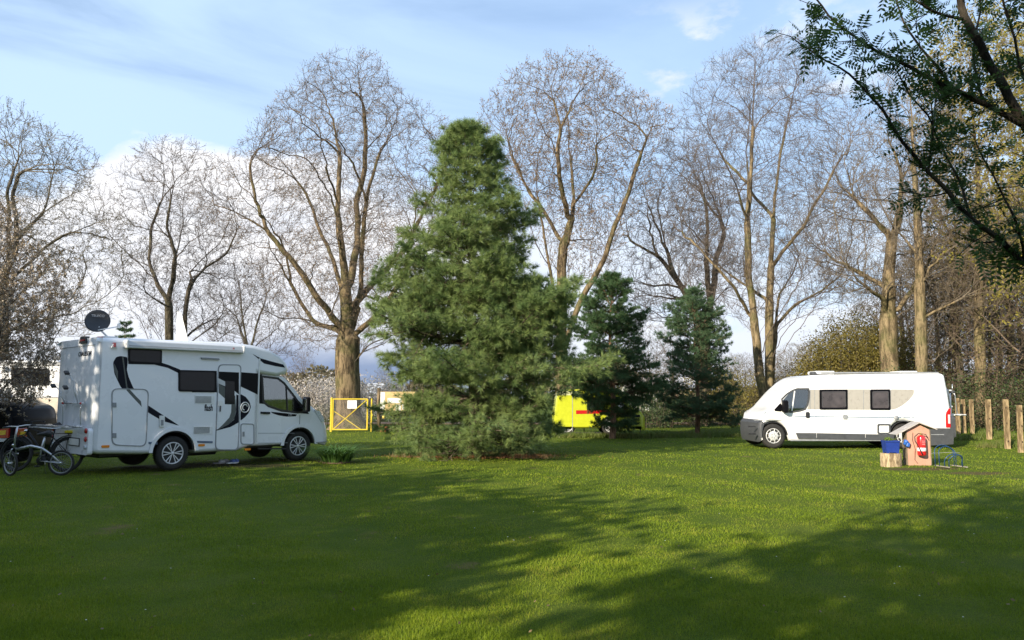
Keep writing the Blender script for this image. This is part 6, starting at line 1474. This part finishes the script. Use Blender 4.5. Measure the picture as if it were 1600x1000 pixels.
m_ = MB(); m_.tube([(-.12, -.01, h0 * .95), (-.14, -.02, .55), (-.09, -.02, .35), (-.11, -.02, .1), (-.05, -.02, .02)], .005, 5); m_.build('cord', DARKP, hut)
ex = thing('fire_extinguisher', (hc.x + .01, HY - .10, 0), 'red fire extinguisher with black hose hanging on the front of the pink hut', 'fire extinguisher')
RED = mat('red_enamel', (.55, .015, .018), .25, coat=.7, var=.08); ez = (725 - 711) * k; et = (725 - 681) * k; er = 6.3 * k
m_ = MB(); m_.lathe([(0, ez), (er * .92, ez), (er, ez + .02), (er, et - .06), (er * .9, et - .03), (er * .6, et), (er * .3, et + .01), (0, et + .012)], 28); m_.build('cylinder', RED, ex)
m_ = MB(); m_.lathe([(er + .001, ez + .10), (er + .0015, ez + .101), (er + .0015, ez + .175), (er + .001, ez + .176)], 28); m_.build('label_band', WPL, ex)
m_ = MB()
for z_ in (.30, .34, .38): m_.box((0, -er - .001, ez + z_ - .05), (.07, .003, .006))
m_.build('print_lines', mat('pale_print', (.8, .55, .5), .6), ex)
m_ = MB(); m_.box((0, 0, et + .035), (.035, .035, .05), None, .008); m_.bar((0, 0, et + .05), (.09, -.02, et + .025), .018, .01, .003); m_.tube([(0, 0, et + .06), (0, 0, et + .09)], .008, 6); m_.build('valve', mat('brass', (.5, .38, .15), .3, .8), ex)
m_ = MB(); m_.tube([(-.01, 0, et + .04), (-.08, -.04, et + .05), (-.17, -.05, et - .02), (-.17, -.06, et - .12), (-.10, -.08, et - .26), (-.06, -.09, et - .36), (-.04, -er - .01, et - .42)], [.011] * 5 + [.014, .018], 8); m_.tube([(.02, 0, et + .045), (.10, -.03, et + .03), (.13, -.03, et - .06)], .009, 6); m_.build('hose', DARKP, ex)
bx = thing('mains_plug', (hc.x - hw - .07, HY - .03, at(1417, 690, HY).z - .02), 'blue mains plug and coupling on the left side of the pink hut', 'plug')
m_ = MB(); m_.lathe([(.035, -.06), (.04, 0), (.05, .01), (.05, .05), (.03, .06)], 16, Matrix.Rotation(.5, 4, 'Y')); m_.box((.05, 0, -.05), (.08, .08, .11), Matrix.Rotation(.3, 3, 'Y'), .02); m_.build('plug', mat('blue_plug', (.03, .12, .42), .4), bx)
m_ = MB(); m_.tube([(-.02, 0, -.05), (-.07, 0, -.18), (-.03, .05, -.36), (-.12, .05, -.52)], .008, 6); m_.build('cable', DARKP, bx)
# stump and planter
st = at(1393, 727, 17.9); sr = 16.2 * 17.4 / 1206
s_ = thing('log_block', (st.x, 17.9, 0), 'pale sawn log block left of the pink hut under the blue planter', 'log')
hS = (727 - 709) * 17.4 / 1206; m_ = MB(); rs = random.Random(2)
pr = [(sr * (1 + .06 * math.sin(3 * a * .5236 + 1)) * math.cos(a * .5236), sr * .8 * (1 + .05 * math.cos(5 * a * .5236)) * math.sin(a * .5236)) for a in range(12)]; m_.prism(pr, -.05, hS, 'xy'); m_.build('log', bark('log_wood', (.26, .19, .11), (.52, .40, .25), 0, scale=9, bump=.7), s_)
pl = thing('planter_box', (st.x, 17.9, hS), 'blue plastic planter box with seedlings standing on the log block', 'planter', None, -.05)
BP = mat('blue_plastic', (.010, .035, .22), .5, var=.08, coat=.2); pw, phh, pdp = 22 * 17.4 / 1206, 20 * 17.4 / 1206, .24
m_ = MB(); a, b = pw * .44, pw * .5; c_, d_ = pdp * .44, pdp * .5
vs = [(-a, -c_, .02), (a, -c_, .02), (a, c_, .02), (-a, c_, .02), (-b, -d_, phh), (b, -d_, phh), (b, d_, phh), (-b, d_, phh), (-b * .92, -d_ * .9, phh), (b * .92, -d_ * .9, phh), (b * .92, d_ * .9, phh), (-b * .92, d_ * .9, phh), (-a * .9, -c_ * .9, .04), (a * .9, -c_ * .9, .04), (a * .9, c_ * .9, .04), (-a * .9, c_ * .9, .04)]
m_.add(vs, [(3, 2, 1, 0), (0, 1, 5, 4), (1, 2, 6, 5), (2, 3, 7, 6), (3, 0, 4, 7), (4, 5, 9, 8), (5, 6, 10, 9), (6, 7, 11, 10), (7, 4, 8, 11), (8, 9, 13, 12), (9, 10, 14, 13), (10, 11, 15, 14), (11, 8, 12, 15), (12, 13, 14, 15)])
for s in (-1, 1): m_.box((a * .8 * s, -c_ * .8, .01), (.05, .04, .03)); m_.box((a * .8 * s, c_ * .8, .01), (.05, .04, .03))
m_.box((0, -d_ - .006, phh - .015), (pw * 1.04, .014, .03), None, .004); m_.box((0, d_ + .006, phh - .015), (pw * 1.04, .014, .03), None, .004); m_.build('box', BP, pl)
m_ = MB(); m_.box((0, 0, phh - .05), (pw * .88, pdp * .85, .03)); m_.build('soil', mat('potting_soil', (.04, .028, .018), .95, bump=.6), pl)
rs_ = np.random.RandomState(3); n = 260; P = np.stack([rs_.uniform(-.5, .5, n) * pw * .8, rs_.uniform(-.4, .4, n) * pdp, phh - .03 + rs_.rand(n) ** 1.5 * .11], 1); P = P[(P[:, 0] < pw * .1) | (rs_.rand(n) < .3)]
np_obj('seedlings', [(*leaf_quads(P, rs_.uniform(.02, .045, len(P)), rs_, .6, .5), 0)], leafmat('seedling', [(.10, .17, .02), (.17, .24, .03)]), pl)
# blue bike stand
bs = at(1482, 728, 17.3); s_ = thing('bicycle_stand', (bs.x, 17.3, 0), 'blue metal bicycle stand of double arches on the bare patch right of the pink hut', 'bicycle stand', None, .12)
BM = mat('blue_tube', (.01, .045, .12), .35, coat=.4); kk = 17.3 / 1206
def arch(x0, w, h, y0, y1, m, k=14): return [(x0 - w / 2, y0, .02)] + [(x0 - w / 2 * math.cos(math.pi * i / k), y0 + (y1 - y0) * math.sin(math.pi * i / k), h - w / 2 * .8 + w / 2 * .8 * math.sin(math.pi * i / k)) for i in range(k + 1)] + [(x0 + w / 2, y0, .02)]
for x0, w, h, y0, y1 in ((-1 * kk, 32 * kk, 33 * kk, .10, .16), (-1 * kk, 28 * kk, 31 * kk, .0, .05), (1 * kk, 29 * kk, 21 * kk, -.14, -.20), (1 * kk, 22 * kk, 20 * kk, -.22, -.30)):
    m_ = MB(); m_.tube(arch(x0, w, h, y0, y1, 0), .010, 8); m_.build('hoop', BM, s_)
for s in (-1, 1): m_ = MB(); m_.bar((s * 13.5 * kk, .18, .02), (s * 13.5 * kk + s * .02, -.32, .02), .035, .02, .004); m_.build('foot_rail', mat('worn_rail', (.30, .26, .22), .6), s_)
# cable over the grass from the van to the hut
m_ = MB(); pts_ = [gp(x, y, .03) for x, y in ((1412, 706), (1430, 711), (1460, 708), (1480, 707), (1500, 707.5))]; m_.tube(pts_, .005, 6); tag(m_.build('cable', mat('grey_cable', (.3, .3, .28), .6)), 'pale electric cable lying on the grass behind the bicycle stand', 'cable')
# slippers by the motorhome door
SL = [((.42, .40, .40), 'grey slipper, leftmost of the footwear by the motorhome door', 342, 724.5), ((.36, .33, .33), 'pinkish grey slipper beside the leftmost one by the motorhome door', 349, 723.5), ((.10, .14, .35), 'blue and white sandal right of the slippers by the motorhome door', 361, 724), ((.12, .17, .42), 'blue and white sandal at the right end of the footwear by the motorhome door', 368, 723.5)]
for i, (c_, lab, x, y) in enumerate(SL):
    q = gp(x, y + 2); t = thing('slipper', (q.x, q.y, .03), lab, 'slipper', 'footwear by the motorhome door', .5 + i * .35)
    m_ = MB(); m_.prism(fillet([(-.13, -.04), (.06, -.05), (.14, -.03), (.14, .03), (.06, .05), (-.13, .04)], .03), 0, .025, 'xy'); m_.build('sole', WPL if i > 1 else mat('sole', (.25, .23, .22), .8), t)
    m_ = MB(); m_.tube([(.0, 0, .03), (.05, 0, .045), (.10, 0, .04), (.135, 0, .03)], [.046, .05, .044, .02], 10); m_.build('upper', mat('slipper_cloth', c_, .9), t)
# day lily clump by the motorhome nose
def clump(loc, n, L, label, seed, col):
    rs = np.random.RandomState(seed); t = thing('lily_clump', loc, label, 'plant'); ch = []; a = rs.uniform(0, 6.28, n); r0 = rs.rand(n) ** .6 * .34; ll = L * rs.uniform(.6, 1.15, n); w = rs.uniform(.010, .018, n)
    base = np.stack([np.cos(a) * r0, np.sin(a) * r0, np.zeros(n)], 1); a2 = a + rs.normal(size=n) * .6; out = np.stack([np.cos(a2), np.sin(a2), np.zeros(n)], 1); sd = np.stack([-np.sin(a2), np.cos(a2), np.zeros(n)], 1); rows = []
    for j in range(6):
        s = j / 5; c = base + out * (ll * (.10 + .95 * s ** 1.6))[:, None] * s ** .3 + np.array([0, 0, 1]) * (ll * (1.05 * s - .62 * s ** 2.4))[:, None]
        ww = (w * (1 - s) ** .6 + .0015)[:, None]; rows.append(np.stack([c - sd * ww, c + sd * ww], 1))
    V = np.stack(rows, 1).reshape(-1, 3); f = []
    for j in range(5): b = np.arange(n) * 12 + j * 2; f.append(np.stack([b, b + 1, b + 3, b + 2], 1))
    np_obj('leaves', [(V, np.concatenate(f), 0)], leafmat('lily_leaf', col, trans=.3), t)
    m_ = MB(); m_.lathe([(.34, -.02), (.28, .02), (.15, .04), (0, .05)], 16); m_.build('soil_mound', mat('mound_soil', (.15, .10, .06), .95, bump=.8), t)
q = gp(524, 722); clump((q.x, q.y + .1, 0), 300, .72, 'clump of green strap shaped leaves beside the front wheel of the motorhome', 5, [(.045, .11, .02), (.08, .17, .035), (.13, .22, .05)])
# tall dry grass tufts at the foot of the posts and the pine
def tufts(name, spots, label, seed, cols, L=.22):
    rs = np.random.RandomState(seed); V = []
    for (x, y, n, r) in spots:
        c = gp(x, y); a = rs.uniform(0, 6.28, n); rr_ = rs.rand(n) ** .5 * r; p = np.stack([c.x + np.cos(a) * rr_ * 1.6, c.y + np.sin(a) * rr_, np.zeros(n)], 1); p[:, 2] = hgt(p[:, 0], p[:, 1]); l = L * rs.uniform(.4, 1.2, n); d = unit(np.stack([rs.normal(size=n) * .4, rs.normal(size=n) * .4, np.ones(n)], 1)); s = unit(np.cross(d, rs.normal(size=(n, 3)))) * (.004 + c.y * .0003)
        T = np.stack([p - s, p + s, p + d * l[:, None]], 1); V.append(T.reshape(-1, 3))
    V = np.concatenate(V); o = np_obj(name, [(V, np.arange(len(V)).reshape(-1, 3), 0)], leafmat(name + '_blade', cols, trans=.3)); tag(o, label, 'grass', kind='stuff')
tufts('tall_grass', [(x, 684 + (x > 1530) * 8 + (x > 1560) * 8, 500, .5) for x in range(1495, 1600, 12)] + [(x, 671, 260, .5) for x in range(585, 660, 12)] + [(x, 682, 260, .6) for x in range(880, 1170, 14)], 'taller rough grass along the fence and at the foot of the wooden posts', 12, [(.07, .12, .02), (.13, .17, .03), (.22, .18, .08)])
tufts('dry_grass', [(x, 713, 160, .35) for x in range(640, 840, 16)], 'dry straw coloured grass tufts under the skirt of the big pine', 13, [(.20, .13, .07), (.26, .19, .09), (.10, .13, .03)], .14)
rs_ = np.random.RandomState(21); n = 5000; c = gp(745, 713); P = np.stack([c.x + rs_.normal(size=n) * .9, c.y + rs_.normal(size=n) * .35, .01 + rs_.rand(n) * .02], 1)
tag(np_obj('needle_litter', [(*leaf_quads(P, .09, rs_, .1), 0)], leafmat('litter', [(.22, .09, .035), (.30, .14, .06)], trans=.1)), 'orange brown fallen needles under the big pine', 'litter', kind='stuff')
# ---------------- far houses ----------------
def house(name, px0, px1, Y, wall_c, roof_c, eave, ridge, label, dep=7, win=3):
    x0, x1 = X_at(px0, Y), X_at(px1, Y); w = x1 - x0; t = thing(name, (x0, Y, 0), label, 'house'); wm = mat(name + '_wall', wall_c, .9, bump=.2); rm = mat(name + '_roof', roof_c, .7)
    m_ = MB(); m_.prism([(0, -.1), (w, -.1), (w, eave), (0, eave)], 0, dep); m_.build('wall', wm, t)
    m_ = MB(); m_.prism([(-.4, eave - .1), (dep / 2, ridge), (dep + .4, eave - .1), (dep + .4, eave), (dep / 2, ridge + .15), (-.4, eave)], -.3, w + .3, 'yz'); m_.build('roof', rm, t)
    m_ = MB(); m_.prism([(0, eave), (dep, eave), (dep / 2, ridge)], 0, .2, 'yz'); m_.prism([(0, eave), (dep, eave), (dep / 2, ridge)], w - .2, w, 'yz'); m_.build('gable', wm, t)
    for i in range(win):
        cx = w * (i + .5) / win; m_ = MB(); m_.box((cx, -.02, eave * .55), (1.1, .08, 1.0)); wo = m_.build('window', WPL, t); m_ = MB(); m_.box((cx, -.05, eave * .55), (.9, .06, .8)); m_.build('pane', DGL, wo)
    return t
house('pink_house', 1055, 1112, 70, (.50, .36, .26), (.50, .50, .52), 2.2, 3.3, 'low pinkish house with a pale roof seen through the thin pine', win=2)
house('white_house', 985, 1042, 84, (.62, .62, .60), (.34, .30, .28), 2.2, 3.6, 'low white house far behind the gap between the two small pines', win=3)
house('white_shed', 572, 592, 78, (.65, .66, .66), (.5, .52, .54), 1.9, 2.8, 'small white shed far behind the gate post', dep=5, win=1)
# ---------------- blossoming tree at the left edge ----------------
BLT = leafmat('cherry_blossom', [(.20, .12, .05), (.28, .20, .10), (.55, .48, .40), (.22, .13, .04)], trans=.35, patch=.45, pscale=1.6)
tree('cherry_tree', 'blossoming bushy tree with white flowers and bronze leaves at the left edge', 'tree', 61, 17.4,
     [[(-30, 735), (-28, 690), (-24, 640)], [(-24, 650, 0), (0, 600, .2), (30, 570, .4), (60, 555, .5)], [(-26, 660, 0), (10, 640, -.3), (50, 630, -.5), (85, 615, -.6)], [(-24, 640, 0), (-10, 560, 0), (10, 480, 0), (25, 400, 0)],
      [(-24, 640, 0), (-40, 540, .3), (-30, 440, .4), (-20, 350, .4)], [(-15, 590, 0), (20, 520, -.4), (50, 470, -.6), (70, 430, -.6)], [(-25, 650, 0), (-60, 600, 0), (-110, 560, 0)]],
     [(325, -60, 20), (360, -90, 45), (400, -110, 80), (450, -120, 92), (500, -125, 95), (545, -125, 84), (590, -120, 74), (630, -110, 60), (655, -90, 45)],
     6000, .12, [BK2, TW2], D=.16, dk=.20, di=1.0, twig=(.12, .26), ntw=4, buds=BLT, bud_s=.060, bud_n=4, rt=.0042, thin=.02, flare=1.2)
# ---------------- rowan reaching in from the right, close to the camera ----------------
def rowan():
    rs = np.random.RandomState(14); Y = 5.0; root = thing('rowan_tree', (6.1, Y + .3, 0), 'dark leaved rowan leaning in at the top right corner with feathery leaves', 'tree'); o = np.array([6.1, Y + .3, 0])
    A = lambda *L: [np.array(at(p[0], p[1], Y + (p[2] if len(p) > 2 else 0))) for p in L]
    k = Y / 1206.
    tr = MB(); tw = MB()
    base = [np.array([6.1, Y + .3, -.1]), np.array([5.9, Y + .2, .8]), np.array(at(1960, 560, Y + .1)), np.array(at(1860, 440, Y))]
    limbs = [(base, .085, .06), (base[-1:] + A((1700, 320), (1640, 250), (1596, 185), (1560, 120), (1530, 70), (1506, 30), (1498, -30), (1480, -120)), .044, .020),
             (base[-1:] + A((1760, 290), (1680, 230), (1600, 197), (1545, 166), (1490, 138), (1440, 117, .1), (1400, 95, .15), (1370, 80, .2), (1330, 55, .25), (1295, 25, .3), (1272, -6, .3)), .030, .006),
             (A((1900, 480), (1760, 470), (1680, 460, -.1), (1600, 412, -.1), (1562, 376, -.1), (1520, 345, -.1), (1482, 300, -.1), (1450, 270, -.1), (1420, 235, -.1), (1390, 190, -.1), (1370, 160, -.1), (1345, 132, -.1), (1310, 102, -.1), (1278, 85, -.1), (1250, 70, -.1)), .030, .004),
             (A((1596, 185), (1560, 176), (1500, 150, .1), (1460, 100, .1), (1430, 60, .15), (1405, 20, .2), (1395, -30, .2)), .014, .005),
             (A((1560, 120), (1600, 100, .1), (1650, 60, .1)), .012, .006), (A((1506, 30), (1460, 20, -.1), (1420, -5, -.1), (1380, -20, -.1)), .012, .005),
             (A((1520, 345, -.1), (1500, 280, .1), (1470, 230, .15), (1450, 180, .2), (1420, 150, .2), (1390, 100, .2)), .010, .004), (A((1450, 270, -.1), (1455, 200, -.1), (1465, 140, -.1)), .008, .004),
             (A((1600, 412, -.1), (1590, 350, -.2), (1560, 290, -.2), (1530, 240, -.2)), .011, .004), (A((1540, 160), (1520, 90, .2), (1530, 20, .3), (1535, -30, .3)), .010, .005), (A((1640, 250), (1600, 120, -.2), (1580, 40, -.3), (1560, -30, -.3)), .012, .006),
             (A((1562, 376, -.1), (1530, 380, .1), (1490, 360, .15)), .007, .003), (A((1482, 300, -.1), (1450, 310, 0), (1420, 300, .1)), .006, .003)]
    T0 = base[-1]
    for dx, dy, dz in ((.9, .3, 1.6), (.4, -.6, 1.9), (1.5, .5, .9), (.3, 1.0, 1.7), (1.2, -.5, 1.3), (-.4, -.9, 1.5), (-.3, 1.1, 1.2), (.9, 1.0, .8)):
        e = T0 + np.array([dx, dy, dz]); limbs.append(([T0, T0 + np.array([dx * .4, dy * .5, dz * .45]), e], .024, .005))
        limbs.append(([T0 + np.array([dx * .4, dy * .5, dz * .45]), e + np.array([.3, .35, -.4])], .012, .004))
    spr = []
    for L, r0, r1 in limbs:
        P = wiggle(L, .08, .10, rs) - o; n = len(P); rad = list(np.linspace(r0, r1, n)); (tr if r0 > .05 else tw).tube(P, rad, 9 if r0 > .02 else 6)
        if r0 < .05 or r1 < .03:
            for i in range(2, n):
                for _q in range(1 if rs.rand() < (.8 if r0 < .04 else .3) else 0):
                    d = unit(P[i] - P[i - 1]); sd = unit(d * .5 + rs.normal(size=3) * np.array([.8, .5, .6]) + np.array([0, 0, .1])); ln = rs.uniform(.08, .34); q = P[i] + sd * ln * .5; e = q + unit(sd + rs.normal(size=3) * .3) * ln * .5
                    tw.tube([P[i], q, e], [.004, .003, .002], 4); spr += [(P[i], q), (q, e)]
                if r0 < .05: spr.append((P[i - 1], P[i]))
    tr.build('trunk', bark('rowan_bark', (.045, .038, .03), (.10, .085, .065)), root); tw.build('branches', bark('rowan_twig_bark', (.030, .026, .02), (.075, .062, .045)), root)
    V = []; SV = []
    for a, b in spr:
        d0 = unit(b - a)
        for q in range(3 if np.linalg.norm(b - a) > .1 else 2):
            if rs.rand() < .12: continue
            p = a + (b - a) * rs.rand(); d = unit(d0 * .5 + rs.normal(size=3) * .7 + np.array([0, 0, .05])); L = rs.uniform(.085, .16); side = unit(np.cross(d, np.array([0, 0, 1.]) + rs.normal(size=3) * .4)); nrm = np.cross(side, d); np_ = 5; prev = p
            for j in range(np_ + 1):
                t = (j + .8) / (np_ + .8); c = p + d * L * t + np.array([0, 0, -.25 * L * t * t])
                SV.append((prev, c)); prev = c
                for s in ((-1, 1) if j < np_ else (0,)):
                    ld = unit(side * s + d * (.45 if s else 1) + np.array([0, 0, -.28])); ll = L * .36 * (1 - .35 * abs(t - .55)) ; w = np.cross(ld, nrm); w = w / max(np.linalg.norm(w), 1e-6) * ll * .20
                    V.append([c, c + ld * ll * .4 + w, c + ld * ll, c + ld * ll * .4 - w])
    V = np.array(V).reshape(-1, 3); S0 = np.array([s[0] for s in SV]); S1 = np.array([s[1] for s in SV])
    v, f = frusta(S0, S1, np.full(len(S0), .0012), np.full(len(S0), .0010), k=3)
    np_obj('leaves', [(V, np.arange(len(V)).reshape(-1, 4), 0), (v, f, 0)], leafmat('rowan_leaf', [(.030, .065, .018), (.055, .105, .028), (.085, .15, .04)], trans=.4, patch=.3, pscale=2), root)
    print('rowan leaflets', len(V) // 4)
rowan()
# ---------------- the trees behind the viewer that shade the lawn ----------------
SHL = leafmat('spring_leaf', [(.05, .09, .02), (.09, .13, .03)], trans=.2)
def shade_tree(w, a, H, rx, n, seed, low, label, sz=.30):
    """w across the sunlight, a along it"""
    X, Y = .76 * w + .65 * a, -.65 * w + .76 * a; rs = np.random.RandomState(seed); t = thing('leafy_tree', (X, Y, 0), label, 'tree', 'leafy trees behind the viewer')
    P = unit(rs.normal(size=(n, 3))) * (rs.rand(n, 1) ** .4) * [rx, rx, (H - low) / 2] + [0, 0, (H + low) / 2]
    cs = P[rs.choice(n, n // 60)]; P = cs[rs.randint(0, len(cs), n)] + rs.normal(size=(n, 3)) * .5; P = P[P[:, 2] > .3]
    np_obj('crown', [(*leaf_quads(P, sz * rs.uniform(.6, 1.3, len(P)), rs, .7), 0)], SHL, t)
    c = cs[:60]; b = np.stack([c[:, 0] * .1, c[:, 1] * .1, c[:, 2] * .45], 1); ch = [(*frusta(np.array([[0, 0, -.1]]), np.array([[0, 0, H * .8]]), np.array([.28]), np.array([.06]), k=10), 0), (*frusta(b, c, np.full(len(c), .07), np.full(len(c), .02), k=4), 0)]
    np_obj('trunk', ch, BK, t, True)
for i, (w, a, H, rx, n, low, nm) in enumerate(SHADE): shade_tree(w, a, H, rx, n, 80 + i, low, nm)
